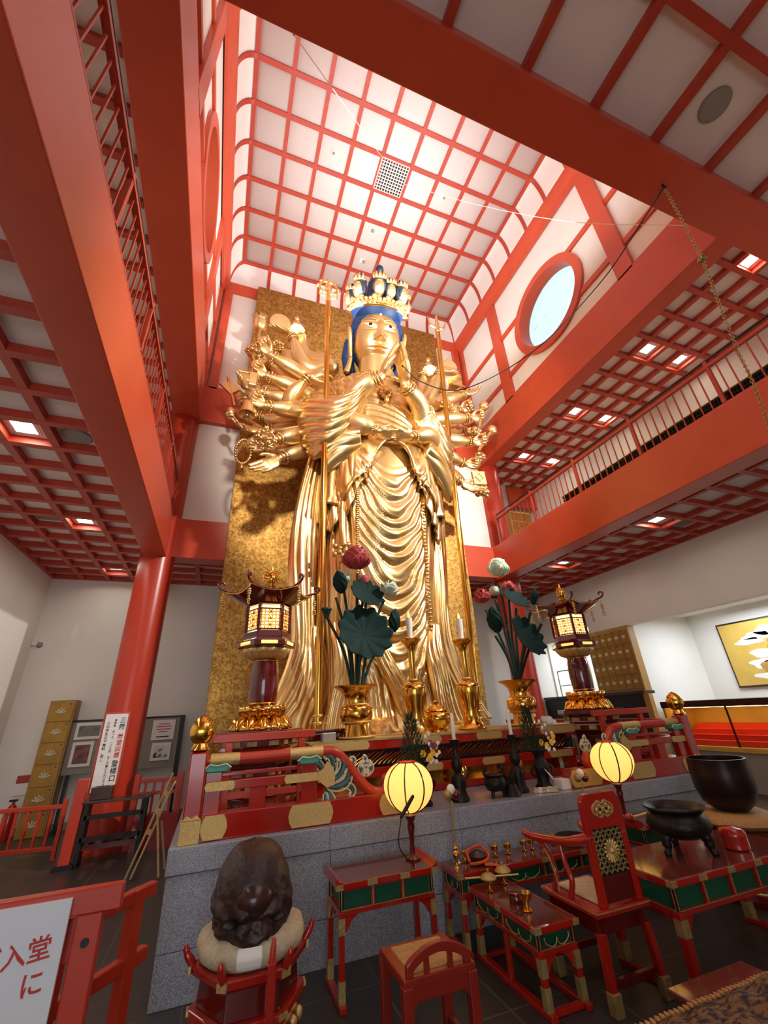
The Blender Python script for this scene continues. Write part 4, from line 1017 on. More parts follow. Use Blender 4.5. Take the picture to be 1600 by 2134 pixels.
# ---- railings at the front edge
def plate(mb, x0, x1, y, z0, z1, d=.012, notch=.02):
    zc = (z0+z1)/2
    mb.prism([(x0+notch, z0), (x1-notch, z0), (x1-notch*.3, z0+(z1-z0)*.25), (x1, zc), (x1-notch*.3, z1-(z1-z0)*.25), (x1-notch, z1), (x0+notch, z1), (x0+notch*.3, z1-(z1-z0)*.25), (x0, zc), (x0+notch*.3, z0+(z1-z0)*.25)], 'y', y-d, y)
def rail(side):
    lab = ['red lacquered altar railing with gilt plates at the front left corner of the platform', 'red lacquered altar railing with gilt plates at the front right corner of the platform'][side]
    t = thing('altar_railing', lab, 'railing', mp3((.8, 4.06, .81), side))
    B = lambda: MBs(side)
    def bx(name, m, *a, bevel=.006):
        return B().box(*a).build(name, m, t, bevel=bevel)
    base = bx('base_beam', 'lac', -.02, 1.78, 4.0, 4.14, .81, .975)
    mb = B()
    for a, b_ in ((-.02, .17), (.62, .98), (1.38, 1.79)): plate(mb, a, b_, 4.0, .822, .968, notch=.03)
    mb.build('gilt_plate', 'gplate', base, split=True)
    post = bx('corner_post', 'lac', -.15, -.025, 3.99, 4.115, .81, 1.39, bevel=.012)
    mb = B(); mb.box(-.158, -.017, 3.982, 4.123, .81, .95); mb.prism([(-.158, .95), (-.12, .985), (-.0875, .965), (-.055, .985), (-.017, .95)], 'y', 3.982, 4.0); mb.build('post_shoe', 'gplate', post, bevel=.004)
    f = B(); c = (-.0875, 4.05, 1.39)
    f.lathe([(.045, 0), (.075, .015), (.06, .035), (.05, .06), (.07, .08), (.088, .12), (.09, .16), (.07, .21), (.035, .245), (.006, .262)], c, 28, lambda a, z: 1+.07*abs(sin(4*a))*(1 if z > .07 else .4))
    f.build('finial', 'gpol', post, smooth=60)
    for x0, x1, z1 in ((-.02, .1, 1.245), (.32, .44, 1.125), (.72, .85, 1.255)):
        bx('upright', 'lac', x0, x1, 4.03, 4.11, .97, z1)
    mid = bx('middle_rail', 'lac', -.02, .93, 4.02, 4.12, 1.115, 1.18)
    mb = B(); plate(mb, -.02, .2, 4.02, 1.118, 1.178, notch=.015); plate(mb, .58, .92, 4.02, 1.118, 1.178, notch=.015)
    mb.prism([(.86, 1.115), (.93, 1.06), (.99, 1.075), (1.0, 1.13), (.985, 1.2), (.93, 1.25), (.9, 1.2), (.86, 1.18)], 'y', 4.003, 4.02); mb.build('gilt_plate', 'gplate', mid, split=True)
    bx('thin_rail', 'lac', -.02, .78, 4.05, 4.09, 1.205, 1.235)
    P = [(-.03, 4.06, 1.325), (.3, 4.06, 1.32), (.6, 4.06, 1.32), (.9, 4.06, 1.32), (1.02, 4.06, 1.3), (1.12, 4.06, 1.21), (1.22, 4.06, 1.09), (1.32, 4.06, 1.0), (1.42, 4.06, .975), (1.49, 4.06, 1.02), (1.47, 4.06, 1.07)]
    mb = B(); mb.capsule(catmull(P, 6), .042, 14); tr = mb.build('top_rail', 'redc', t, smooth=180)
    mb = B(); mb.tube([(.0, 4.06, 1.327), (.22, 4.06, 1.322)], .0445, 14); mb.tube([(.62, 4.06, 1.322), (.9, 4.06, 1.322)], .0445, 14); mb.build('gilt_sleeve', 'gplate', tr, split=True, smooth=60)
    for x in (.06, .78):
        mb = B(); mb.prism([(x-.1, 1.27), (x-.07, 1.245), (x+.07, 1.245), (x+.1, 1.27), (x+.06, 1.295), (x, 1.285), (x-.06, 1.295)], 'y', 4.0, 4.1); br_ = mb.build('bracket', 'teal', t, bevel=.006)
        mb = B(); mb.tube([(x-.1, 3.998, 1.27), (x-.06, 3.998, 1.297), (x, 3.998, 1.287), (x+.06, 3.998, 1.297), (x+.1, 3.998, 1.27)], .006, 6); mb.build('bracket_edge', 'cream', br_)
    # carved scroll foliage
    def frond(x, z, a0, L, curl, w):
        pts = []; p = V((x, z, 0)); a = a0
        for k in range(22):
            pts.append((p.x, p.y)); s_ = k/21; a += curl*(.05+.3*s_*s_); p = p+V((cos(a), sin(a), 0))*L/22*(1.15-.75*s_)
        return pts
    cr, tl = B(), B(); pal = False
    FR = [(.9, 1.1, 1.35, .3, 1.5, .03, 4.06), (.93, 1.1, .75, .34, 1.25, .034, 4.05), (.95, 1.09, .25, .36, 1.2, .034, 4.045), (.95, 1.06, -.25, .34, 1.2, .036, 4.05), (.93, 1.04, -.75, .3, -1.3, .032, 4.055), (.92, 1.02, -1.2, .2, -1.4, .028, 4.05),
          (1.08, 1.2, -.4, .2, 1.6, .024, 4.065), (1.05, 1.05, .3, .24, -1.4, .024, 4.065), (1.0, 1.16, 1.1, .16, -1.5, .02, 4.07)]
    for k in range(7): FR.append((1.33, 1.1, PI/2+(k-3)*.42, .2-.012*abs(k-3), (1.5 if k < 3 else -1.5 if k > 3 else .1), .022, 4.2))
    for x, z, a0, L, c_, w, yy in FR:
        if yy == 4.2 and (x, z) == (1.33, 1.1) and not pal: pal = True; tl.build('scroll_carving', 'tealc', t, smooth=180); cr.build('scroll_edging', 'cream', t, smooth=180); cr, tl = B(), B()
        pts = frond(x, z, a0, L, c_, w); n = len(pts); W_ = [w*sin(PI*(.12+.82*k/n))**.7 for k in range(n)]
        tl.tube([(a, yy, b_) for a, b_ in pts], [(q, q*.6) for q in W_], 8)
        for s_ in (-1, 1):
            q = []
            for k in range(n):
                d = V(pts[min(k+1, n-1)])-V(pts[max(k-1, 0)]); d.normalize(); q.append((pts[k][0]-d.y*s_*W_[k], yy-.012, pts[k][1]+d.x*s_*W_[k]))
            cr.tube(q, .008, 6)
        cr.sphere((pts[-1][0], yy-.012, pts[-1][1]), .014, 8, 6)
    tl.build('palmette_carving', 'tealc', t, smooth=180); cr.build('palmette_edging', 'cream', t, smooth=180)
    # return rail along the side
    sr = bx('side_rail', 'lac', -.12, -.06, 4.12, 7.6, 1.115, 1.17); bx('side_top_rail', 'redc', -.125, -.05, 4.12, 7.6, 1.29, 1.355); bx('side_base', 'lac', -.14, -.03, 4.12, 7.6, .81, .95)
    for k in range(4): bx('side_upright', 'lac', -.13, -.05, 4.75+k*.9, 4.85+k*.9, .95, 1.29)
    return t
rail(0); rail(1)
def low_fence(side):
    t = thing('offering_fence', ['plain red hurdle rail standing in front of the left lantern', 'plain red hurdle rail standing in front of the right lantern'][side], 'fence', mp3((.45, 4.41, .81), side))
    MBs(side).box(.0, .9, 4.38, 4.44, 1.425, 1.49).build('top_rail', 'redc', t, bevel=.006)
    for x in (.14, .78): MBs(side).box(x-.03, x+.03, 4.385, 4.435, .83, 1.425).build('post', 'redc', t, bevel=.004)
    MBs(side).box(.08, .84, 4.39, 4.43, 1.0, 1.05).build('lower_rail', 'redc', t, bevel=.004)
    for x in (.14, .78): MBs(side).box(x-.05, x+.05, 4.28, 4.54, .81, .85).build('foot', 'redc', t, bevel=.004)
low_fence(0); low_fence(1)
# ---- altar table
t = thing('altar_table', 'long red lacquered altar table with gilt plates in front of the statue', 'table', (2.6, 5.1, .81))
top = MB().box(.92, 4.3, 4.74, 5.62, 1.25, 1.345).build('table_top', 'lac', t, bevel=.008)
mb = MB()
for x0, x1 in ((.93, 1.55), (2.05, 2.4), (2.85, 3.2), (3.75, 4.29)): plate(mb, x0, x1, 4.74, 1.262, 1.335, notch=.02)
mb.build('gilt_plate', 'gplate', top, split=True)
MB().box(.915, 4.305, 4.735, 5.625, 1.335, 1.352).build('top_edging', 'gdull', top)
MB().box(1.0, 4.22, 4.84, 5.5, 1.09, 1.25).build('recessed_apron', 'black', t)
mb = MB(); rn = random.Random(5)
for k in range(60):
    x = 1.05+k*.052; mb.tube(catmull([(x, 4.835, 1.11), (x+.05, 4.825, 1.15), (x+.16, 4.825, 1.2+.03*rn.random())], 4), .007, 5)
mb.build('gilt_wave_relief', 'gpol', t, smooth=60)
w = MB().box(.95, 4.27, 4.76, 5.55, 1.0, 1.085).build('waist_rail', 'lac', t, bevel=.006)
mb = MB()
for x0, x1 in ((1.0, 1.4), (2.1, 2.4), (2.9, 3.2), (3.85, 4.2)): plate(mb, x0, x1, 4.76, 1.008, 1.078, notch=.02)
mb.build('gilt_plate', 'gplate', w, split=True)
MB().box(1.05, 4.17, 5.0, 5.4, .84, 1.0).build('inner_panel', 'gpol', t)
MB().box(.95, 4.27, 4.8, 5.55, .815, .88).build('foot_rail', 'lac', t, split=True, bevel=.006)
for x in (1.02, 4.2):
    MB().box(x-.06, x+.06, 4.78, 4.9, .88, 1.0).build('leg', 'lac', t, bevel=.006)
for x in (1.9, 2.65, 3.4):
    mb = MB(); mb.tube(catmull([(x, 4.8, 1.0), (x+.01, 4.79, .95), (x-.02, 4.8, .9), (x-.02, 4.8, .83)], 5), [.05]*5+[.035]*5+[.045]*5+[.06], 12); mb.build('leg', 'gpol', t, smooth=60)
# statue dais
t = thing('statue_dais', 'low red dais with gilt rim that the statue stands on', 'dais', (2.55, 6.8, .81))
MB().box(.9, 4.25, 5.72, 7.95, .81, 1.24).build('dais_block', 'lacd', t, bevel=.01); MB().box(.88, 4.27, 5.7, 7.97, 1.24, 1.32).build('gilt_rim', 'gplate', t, bevel=.01)
# ---- lanterns on columns
def lantern(side):
    c = V((.45, 4.92, 0)); c = mp3(c, side)
    t = thing('pillar_lantern', ['tall maroon and gold lantern on a round pillar in front of the gold board', 'tall maroon and gold lantern on a round pillar in front of the gold lockers'][side], 'lantern', (c.x, c.y, .81))
    hexp = lambda prof, name, m, par=t, n=6, bevel=.006: MB().lathe(prof, c, n, None).build(name, m, par, bevel=bevel)
    st = hexp([(.4, .812), (.4, .9), (.34, .92), (.3, .94), (.3, 1.2), (.34, 1.24), (.4, 1.26), (.4, 1.33), (.36, 1.36), (.36, 1.42), (.43, 1.45), (.43, 1.5)], 'hexagonal_stand', 'lacd')
    mb = MB()
    for k in range(6):
        for z0, z1, r in ((1.27, 1.32, .349), (.96, 1.16, .263), (1.37, 1.41, .315)):
            a = PI/6+PI/3*k; n_ = V((cos(a), sin(a), 0)); s_ = V((-sin(a), cos(a), 0))
            for o in (-.1, .1):
                p = c+n_*(r)+s_*o; mb.bar(p+V((0, 0, z0)), p+V((0, 0, z1)), .09 if z1-z0 < .1 else .06, .012, up=n_)
    mb.build('gilt_plate', 'gdull', st, split=True)
    mb = MB(); mb.lathe([(.26, 1.5), (.29, 1.505), (.275, 1.535), (.235, 1.575), (.185, 1.6), (.165, 1.61), (.17, 1.625), (.2, 1.64), (.225, 1.67), (.235, 1.71), (.215, 1.7), (.14, 1.7)], c, 96, lambda a, z: 1+.09*abs(sin(5*a))*(1 if z < 1.6 or z > 1.63 else .2))
    for k in range(12):
        a = 2*PI*k/12; d = V((cos(a), sin(a), 0)); mb.capsule([c+d*.2+V((0, 0, 1.6)), c+d*.245+V((0, 0, 1.565)), c+d*.285+V((0, 0, 1.52))], [.03, .05, .03], 10)
        a += PI/12; d = V((cos(a), sin(a), 0)); mb.capsule([c+d*.17+V((0, 0, 1.63)), c+d*.2+V((0, 0, 1.66)), c+d*.225+V((0, 0, 1.705))], [.03, .042, .022], 10)
    mb.build('lotus_base', 'gpol', t, smooth=180)
    mb = MB(); mb.lathe([(.13, 1.72), (.135, 1.74), (.138, 1.75), (.148, 1.9), (.148, 2.0), (.138, 2.1), (.125, 2.16), (.125, 2.18)], c, 36); p = mb.build('pillar', 'maroon', t, smooth=50)
    mb = MB(); mb.torus(c+V((0, 0, 1.745)), .138, .008, n=36); mb.torus(c+V((0, 0, 2.16)), .13, .008, n=36); mb.build('gilt_ring', 'gpol', p, split=True, smooth=60)
    mb = MB(); mb.lathe([(.13, 2.18), (.18, 2.205), (.22, 2.24), (.24, 2.28), (.2, 2.29)], c, 96, lambda a, z: 1+.09*abs(sin(6*a)))
    for k in range(14):
        a = 2*PI*k/14; d = V((cos(a), sin(a), 0)); mb.capsule([c+d*.15+V((0, 0, 2.2)), c+d*.19+V((0, 0, 2.23)), c+d*.225+V((0, 0, 2.275))], [.025, .036, .02], 10)
    mb.build('lotus_cup', 'gplate', t, smooth=180)
    pf = hexp([(.28, 2.29), (.31, 2.3), (.31, 2.36), (.26, 2.38), (.26, 2.4), (.25, 2.46), (.24, 2.465)], 'hexagonal_platform', 'maroon')
    mb = MB()
    for k in range(6):
        a = PI/6+PI/3*k; n_ = V((cos(a), sin(a), 0)); s_ = V((-sin(a), cos(a), 0)); p = c+n_*.2705+V((0, 0, 2.33)); mb.bar(p-s_*.085, p+s_*.085, .012, .034, up=(0, 0, 1))
    mb.build('light_slot', 'paper', pf, split=True, bevel=.004)
    MB().lathe([(.215, 2.47), (.215, 2.74)], c, 6).build('light_chamber', 'glow', t)
    fr, lt = MB(), MB()
    for k in range(6):
        a = PI/3*k; v0 = c+V((.235*cos(a), .235*sin(a), 0)); fr.bar(v0+V((0, 0, 2.465)), v0+V((0, 0, 2.76)), .034, .034, up=(cos(a), sin(a), 0))
        b_ = PI/3*(k+1); v1 = c+V((.235*cos(b_), .235*sin(b_), 0))
        for z in (2.475, 2.695, 2.75): fr.bar(v0+V((0, 0, z)), v1+V((0, 0, z)), .02, .014)
        # openwork screen: rosettes of small rings
        n_ = ((v0+v1)/2-c).normalized(); s_ = (v1-v0).normalized(); o = (v0+v1)/2-n_*.006
        for iu in range(5):
            for iv in range(6):
                q = o+s_*((iu-2)*.038)+V((0, 0, 2.5+iv*.036)); lt.torus(q, .02, .0045, n_, 10, 4)
                if (iu+iv) % 2: lt.sphere(q, .007, 6, 4)
        for z in (2.53, 2.6, 2.67): lt.sphere(o+V((0, 0, z-.01))+n_*.004, (.016, .016, .016), 6, 5)
    fr.build('chamber_frame', 'maroon', t); lt.build('openwork_screen', 'gpol', t, smooth=180)
    # roof: six concave slopes with lifted corners
    mb = MB(); nu, nv = 49, 12
    def rf(u, v):
        a = 2*PI*u; k = (a % (PI/3))/(PI/3); cr_ = abs(2*k-1)**2.2
        hexr = cos(PI/6)/cos((a % (PI/3))-PI/6)
        r = .06+(.46*hexr*(1+.06*cr_)-.06)*v
        z = 2.99-.17*(v**.62)+.05*v**3+cr_*.05*v**3+.03*sin(PI*min(1, v*1.6))*(1-v)
        return c+V((r*cos(a), r*sin(a), z))
    R = mb.grid(rf, 96, 14, True)
    R2 = [mb.vert(mb.v[i]-V((0, 0, .022))) for i in R[-1]]; mb.bridge(R[-1], R2)
    R3 = [mb.vert(c+V((.235*cos(2*PI*j/96), .235*sin(2*PI*j/96), 2.76))) for j in range(96)]; mb.bridge(R2, R3); mb.f.append(R[0][::-1])
    roof = mb.build('roof', 'maroon', t, smooth=35)
    eb = MB(); eb.tube([mb.v[i]-V((0, 0, .014)) for i in R[-1]], .0065, 5, closed=True); eb.build('gilt_eave_edge', 'gpol', roof)
    for k in range(6):
        a = PI/3*k; d = V((cos(a), sin(a), 0)); pts = [rf(a/(2*PI), v_) + V((0, 0, .006)) for v_ in (.25, .5, .75, 1)]
        e = pts[-1]; P = pts+[e+d*.05+V((0, 0, .015)), e+d*.085+V((0, 0, .05)), e+d*.075+V((0, 0, .085)), e+d*.04+V((0, 0, .09)), e+d*.03+V((0, 0, .065))]
        m2 = MB(); m2.capsule(catmull(P, 5), [.014]*(8*5+1), 8); m2.build('corner_scroll', 'maroon', roof, smooth=180)
        m3 = MB(); q = e+d*.03-V((0, 0, .03)); m3.tube([q, q-V((0, 0, .05))], .004, 5)
        for j, (r, dz) in enumerate(((.02, .06), (.024, .085), (.02, .11), (.014, .14), (.022, .17))): m3.sphere(q-V((0, 0, dz)), (r, r, .014), 8, 5)
        m3.torus(q-V((0, 0, .2)), .018, .006, (sin(a), -cos(a), 0), 8, 4); m3.build('hanging_ornament', 'gplate', roof, smooth=180)
    mb = MB(); mb.lathe([(.05, 2.98), (.06, 3.0), (.03, 3.03), (.05, 3.05), (.06, 3.09), (.05, 3.13), (.02, 3.16), (.003, 3.18)], c, 16)
    for k in range(9):
        a = -.3+(PI+.6)*k/8; r = .075; q = c+V((r*cos(a), 0, 3.1+r*sin(a)*1.15)); mb.torus(q, .016, .006, (0, -1, 0), 10, 4)
    mb.capsule([c+V((0, 0, 3.16)), c+V((0, 0, 3.22)), c+V((0, 0, 3.25))], [.02, .012, .004], 6)
    mb.build('flame_finial', 'gpol', t, smooth=50)
lantern(0); lantern(1)
# ---- brass vases with lotus arrangements
def brass_vase(side):
    c = mp3((1.485, 4.98, 1.352), side)
    t = thing('brass_vase', ['polished brass vase with flared rim holding the lotus spray with the red flower', 'polished brass vase with flared rim holding the lotus spray topped by a white bud'][side], 'vase', c)
    mb = MB(); pr = [(.19, 0), (.2, .015), (.15, .03), (.13, .1), (.125, .14), (.16, .17), (.185, .22), (.185, .3), (.155, .335), (.13, .345), (.125, .38), (.14, .45), (.19, .5), (.25, .53), (.255, .54), (.24, .545), (.17, .51), (.11, .45), (.1, .4)]
    mb.lathe(pr, c, 48); mb.build('vase_body', 'gpol', t, smooth=50)
    mb = MB(); mb.torus(c+V((0, 0, .165)), .163, .008, n=40); mb.torus(c+V((0, 0, .34)), .14, .01, n=40); mb.torus(c+V((0, 0, .02)), .198, .01, n=40); mb.build('moulding_ring', 'gplate', t, split=True, smooth=60)
brass_vase(0); brass_vase(1)
def leaf_mesh(c, nrm, up, R, cup=.25, folds=11, roll=0):
    # round lotus leaf, slightly cupped, wavy rim, radial veins
    mb = MB(); n_ = V(nrm).normalized(); a_ = V(up)-n_*V(up).dot(n_); a_.normalize(); b_ = n_.cross(a_)
    def f(u, v):
        an = 2*PI*u; r = R*v*(1+.06*sin(folds*an)*v)
        h = cup*R*v*v+.05*R*sin(folds*an)*v**2.5-.03*R*abs(sin(folds*an/2))*v
        return V(c)+a_*(r*cos(an))+b_*(r*sin(an))*(1-.0*v)+n_*h
    mb.grid(f, 110, 14, True); return mb
def furled(c, d, L, R):
    # furled leaf: rolled spindle with scalloped spiral rim
    mb = MB(); d = V(d).normalized(); q = d.to_track_quat('Z', 'Y')
    def f(u, v):
        a = 2*PI*u; r = R*sin(PI*min(1, .06+v*.97))**.7*(1+.22*abs(sin(3.5*a+v*9))); return V(c)+q @ V((r*cos(a), r*.6*sin(a), L*(v-.5)+.05*R*sin(7*a)))
    mb.grid(f, 48, 26, True); return mb
def lotus_flower(c, d, R, opened):
    # layered pointed petals round a bud
    mb = MB(); d = V(d).normalized(); q = d.to_track_quat('Z', 'Y')
    for ring, (n, op, L) in enumerate(((3, opened*.3, 1.05), (4, opened*.8, 1.0), (5, opened*1.5, .85))):
        for k in range(n):
            a = 2*PI*(k+.5*ring)/n
            def f(u, v, a=a, op=op, L=L, ring=ring):
                t_ = 2*u-1; w = R*.95*sin(PI*(.12+.83*v))**.75*(1-.3*max(0, v-.6)); x = t_*w
                bud = sin(PI*(.1+.68*v)); opn = .3+1.0*v; k_ = min(1, op)
                rad = R*(.62+.2*ring)*(bud*(1-k_)+opn*k_)-.1*R*t_*t_+.9*R*max(0, v-.86)*(.4+ring*.5)
                h = L*R*1.9*(v*(1-.35*k_))-.55*R
                return V(c)+q @ V((rad*cos(a)-x*sin(a), rad*sin(a)+x*cos(a), h))
            mb.grid(f, 11, 11)
    return mb
def stem(t, pts, r=.016): 
    mb = MB(); mb.tube(catmull(pts, 8), r, 8); return mb.build('stem', 'stem', t, smooth=60)
def spray(side):
    P = (lambda u, v, Y=4.98: at(u, v, Y))
    if side == 0:
        t = thing('lotus_spray', 'carved lotus arrangement with a large red bloom on top and dark green leaves', 'flower arrangement', (1.485, 4.98, 1.8)); base = V((1.485, 4.98, 1.8))
        items = [('bloom', P(742, 1172), (0, -.3, 1), .155, .3, 'pink'), ('bloom', P(810, 1232, 4.9), (.3, -.3, .9), .1, .6, 'wpet'), ('bloom', P(712, 1210, 5.05), (-.1, -.2, 1), .1, .5, 'wpet'), ('bloom', P(757, 1216, 5.05), (.1, -.2, 1), .08, .35, 'pink'),
                 ('leaf', P(758, 1322, 4.8), (.05, -1, .35), .33), ('leaf', P(763, 1240, 4.9), (.15, -.9, .55), .22), ('furl', P(708, 1212, 4.95), (-.25, -.1, 1), .3, .1), ('furl', P(822, 1292, 4.95), (.12, -.1, 1), .3, .1), ('pod', P(680, 1276, 4.98), (-.3, -.2, 1), .07)]
        tops = [(745, 1195), (800, 1250), (716, 1225), (757, 1235), (758, 1340), (763, 1255), (700, 1245), (815, 1325), (683, 1290)]
    else:
        t = thing('lotus_spray', 'carved lotus arrangement topped by a large white bud beside the right lantern', 'flower arrangement', (3.73, 4.98, 1.8)); base = V((3.735, 4.98, 1.8))
        items = [('bloom', P(1037, 1190), (0, -.3, 1), .135, .12, 'wpet'), ('bloom', P(1005, 1247), (-.4, -.3, .9), .1, .65, 'pink'), ('bloom', P(1030, 1235, 5.05), (0, -.2, 1), .07, .3, 'wpet'), ('bloom', P(1058, 1228, 5.1), (.1, -.2, 1), .09, .4, 'pink'),
                 ('leaf', P(1095, 1328, 4.45), (.3, -1, .4), .27), ('leaf', P(1072, 1250, 4.95), (.1, -.8, .6), .2), ('furl', P(1030, 1290, 4.95), (-.2, -.1, 1), .36, .1), ('furl', P(1112, 1242, 4.4), (.25, -.1, 1), .23, .07), ('pod', P(1133, 1280, 4.4), (.3, -.2, 1), .06)]
        tops = [(1040, 1215), (1012, 1270), (1032, 1250), (1060, 1250), (1095, 1345), (1075, 1268), (1032, 1325), (1105, 1275), (1128, 1300)]
    for it, tp in zip(items, tops):
        e = P(tp[0], tp[1], it[1].y); b0 = base+V(((e.x-base.x)*.12, random.uniform(-.04, .04), 0)); mid = b0.lerp(e, .5)+V(((e.x-base.x)*-.12, 0, .05)); stem(t, [b0, mid, e], .018)
        k = it[0]
        if k == 'bloom':
            o = lotus_flower(it[1], it[2], it[3], it[4]).build('lotus_bloom', it[5], t, smooth=180, solid=.006)
        elif k == 'leaf': leaf_mesh(it[1], it[2], (0, 0, 1), it[3]).build('lotus_leaf', 'leaf', t, smooth=180, solid=.008)
        elif k == 'furl': furled(it[1], it[2], it[3], it[4]).build('furled_leaf', 'leaf', t, smooth=180)
        else:
            mb = MB(); mb.lathe([(.02, -.08), (it[3]*.8, .02), (it[3], .03), (it[3]*.9, .05), (.01, .05)], it[1], 18); mb.build('seed_pod', 'gdull' if side else 'stem', t, smooth=40)
    # hanging fold in front of the big leaf
    return t
spray(0); spray(1)
# ---- tall brass candlesticks with lamp candles
def candlestick(side):
    c = mp3((2.235, 5.02, 1.352), side)
    t = thing('brass_candlestick', ['tall brass candlestick behind the left paper lantern, nearer the vase with the red lotus', 'tall brass candlestick standing to the right of the round incense jar'][side], 'candlestick', c)
    mb = MB(); mb.lathe([(.17, 0), (.175, .02), (.15, .04), (.11, .1), (.1, .18), (.115, .28), (.14, .4), (.15, .47), (.14, .52), (.09, .55), (.05, .57), (.045, .6), (.04, .75), (.045, .9), (.06, .98), (.11, 1.04), (.13, 1.055), (.13, 1.07), (.05, 1.075)], c, 40); mb.build('candlestick_body', 'gpol', t, smooth=50)
    MB().torus(c+V((0, 0, .585)), .05, .012, n=24).build('collar', 'gplate', t, smooth=60)
    k = thing('altar_candle', ['white flared lamp candle with an amber flame on the left brass candlestick', 'white flared lamp candle with an amber flame on the right brass candlestick'][side], 'candle', c+V((0, 0, 1.076)))
    mb = MB(); mb.lathe([(.03, 1.076), (.034, 1.15), (.042, 1.25), (.045, 1.34), (.028, 1.342)], c, 24); mb.build('candle_body', 'wax', k, smooth=50)
    mb = MB(); mb.lathe([(.004, 1.34), (.016, 1.365), (.014, 1.39), (.002, 1.43)], c, 12); mb.build('flame', 'flame', k, smooth=180)
candlestick(0); candlestick(1)
c = V((2.57, 5.15, 1.352)); t = thing('incense_jar', 'round lidded brass incense jar between the two tall candlesticks', 'jar', c)
mb = MB(); mb.lathe([(.12, 0), (.12, .02), (.09, .03), (.13, .06), (.18, .12), (.185, .16), (.16, .21), (.13, .225)], c, 40); mb.build('jar_body', 'gpol', t, smooth=50)
mb = MB(); mb.lathe([(.145, .225), (.14, .24), (.1, .275), (.05, .3), (.03, .31), (.035, .33), (.015, .35)], c, 36); mb.build('lid', 'gpol', t, smooth=50)
# grey floodlight box next to the staff
c = at(684, 1540, 4.85); t = thing('floodlight', 'small grey floodlight box at the left end of the altar table', 'lamp', c)
MB().box(c.x-.075, c.x+.075, c.y-.04, c.y+.04, c.z-.06, c.z+.06).build('housing', 'alu', t, bevel=.008); MB().box(c.x-.065, c.x+.065, c.y-.05, c.y-.04, c.z-.05, c.z+.05).build('front_glass', 'greyp', t)
MB().box(c.x-.03, c.x+.03, c.y-.02, c.y+.04, 1.35, c.z-.06).build('bracket', 'black', t)
t = thing('maroon_box', 'low maroon lacquer box behind the floodlight on the altar table', 'box', (1.0, 5.15, 1.352)); MB().box(.98, 1.38, 5.1, 5.4, 1.352, 1.43).build('box_body', 'maroon', t, bevel=.015); MB().box(.97, 1.39, 5.09, 5.41, 1.43, 1.46).build('lid', 'maroon', t, bevel=.01)
t = thing('white_cloth', 'crumpled white cloth bow lying beside the right brass vase', 'cloth', (4.0, 4.95, 1.352)); mb = MB()
for dx, dz, r in ((-.04, .06, .05), (.04, .05, .055), (0, .03, .04), (.1, .02, .04)): mb.sphere((4.02+dx, 4.9, 1.352+dz), (r, .04, r*.9), 10, 8)
mb.build('cloth_folds', 'paperw', t, smooth=180)
t = thing('white_paper', 'flat white sheet of paper at the right end of the altar table', 'paper', (4.12, 4.86, 1.352)); MB().box(4.02, 4.27, 4.78, 4.92, 1.353, 1.362).build('sheet', 'paperw', t)
# ---- things on the platform edge
def small_candle(x, y, label, l2):
    c = V((x, y, .81)); t = thing('bronze_candlestick', label, 'candlestick', c); mb = MB()
    mb.lathe([(.085, 0), (.09, .02), (.07, .05), (.06, .1), (.075, .16), (.06, .2), (.03, .23), (.05, .27), (.055, .31), (.03, .36), (.024, .4), (.03, .46), (.05, .5), (.052, .51), (.015, .512)], c, 26); mb.build('candlestick_body', 'bronze', t, smooth=50)
    k = thing('white_candle', l2, 'candle', c+V((0, 0, .512))); mb = MB(); mb.lathe([(.018, .512), (.018, .735), (.004, .75)], c, 14); mb.build('taper', 'wax', k, smooth=50); MB().tube([c+V((0, 0, .745)), c+V((0, 0, .765))], .002, 5).build('wick', 'black', k)
small_candle(2.25, 4.17, 'dark bronze candlestick on the platform edge just right of the left flower vase', 'slim white candle on the dark candlestick beside the left flowers')
small_candle(2.95, 4.2, 'dark bronze candlestick on the platform edge just left of the right flower vase', 'slim white candle on the dark candlestick beside the right flowers')
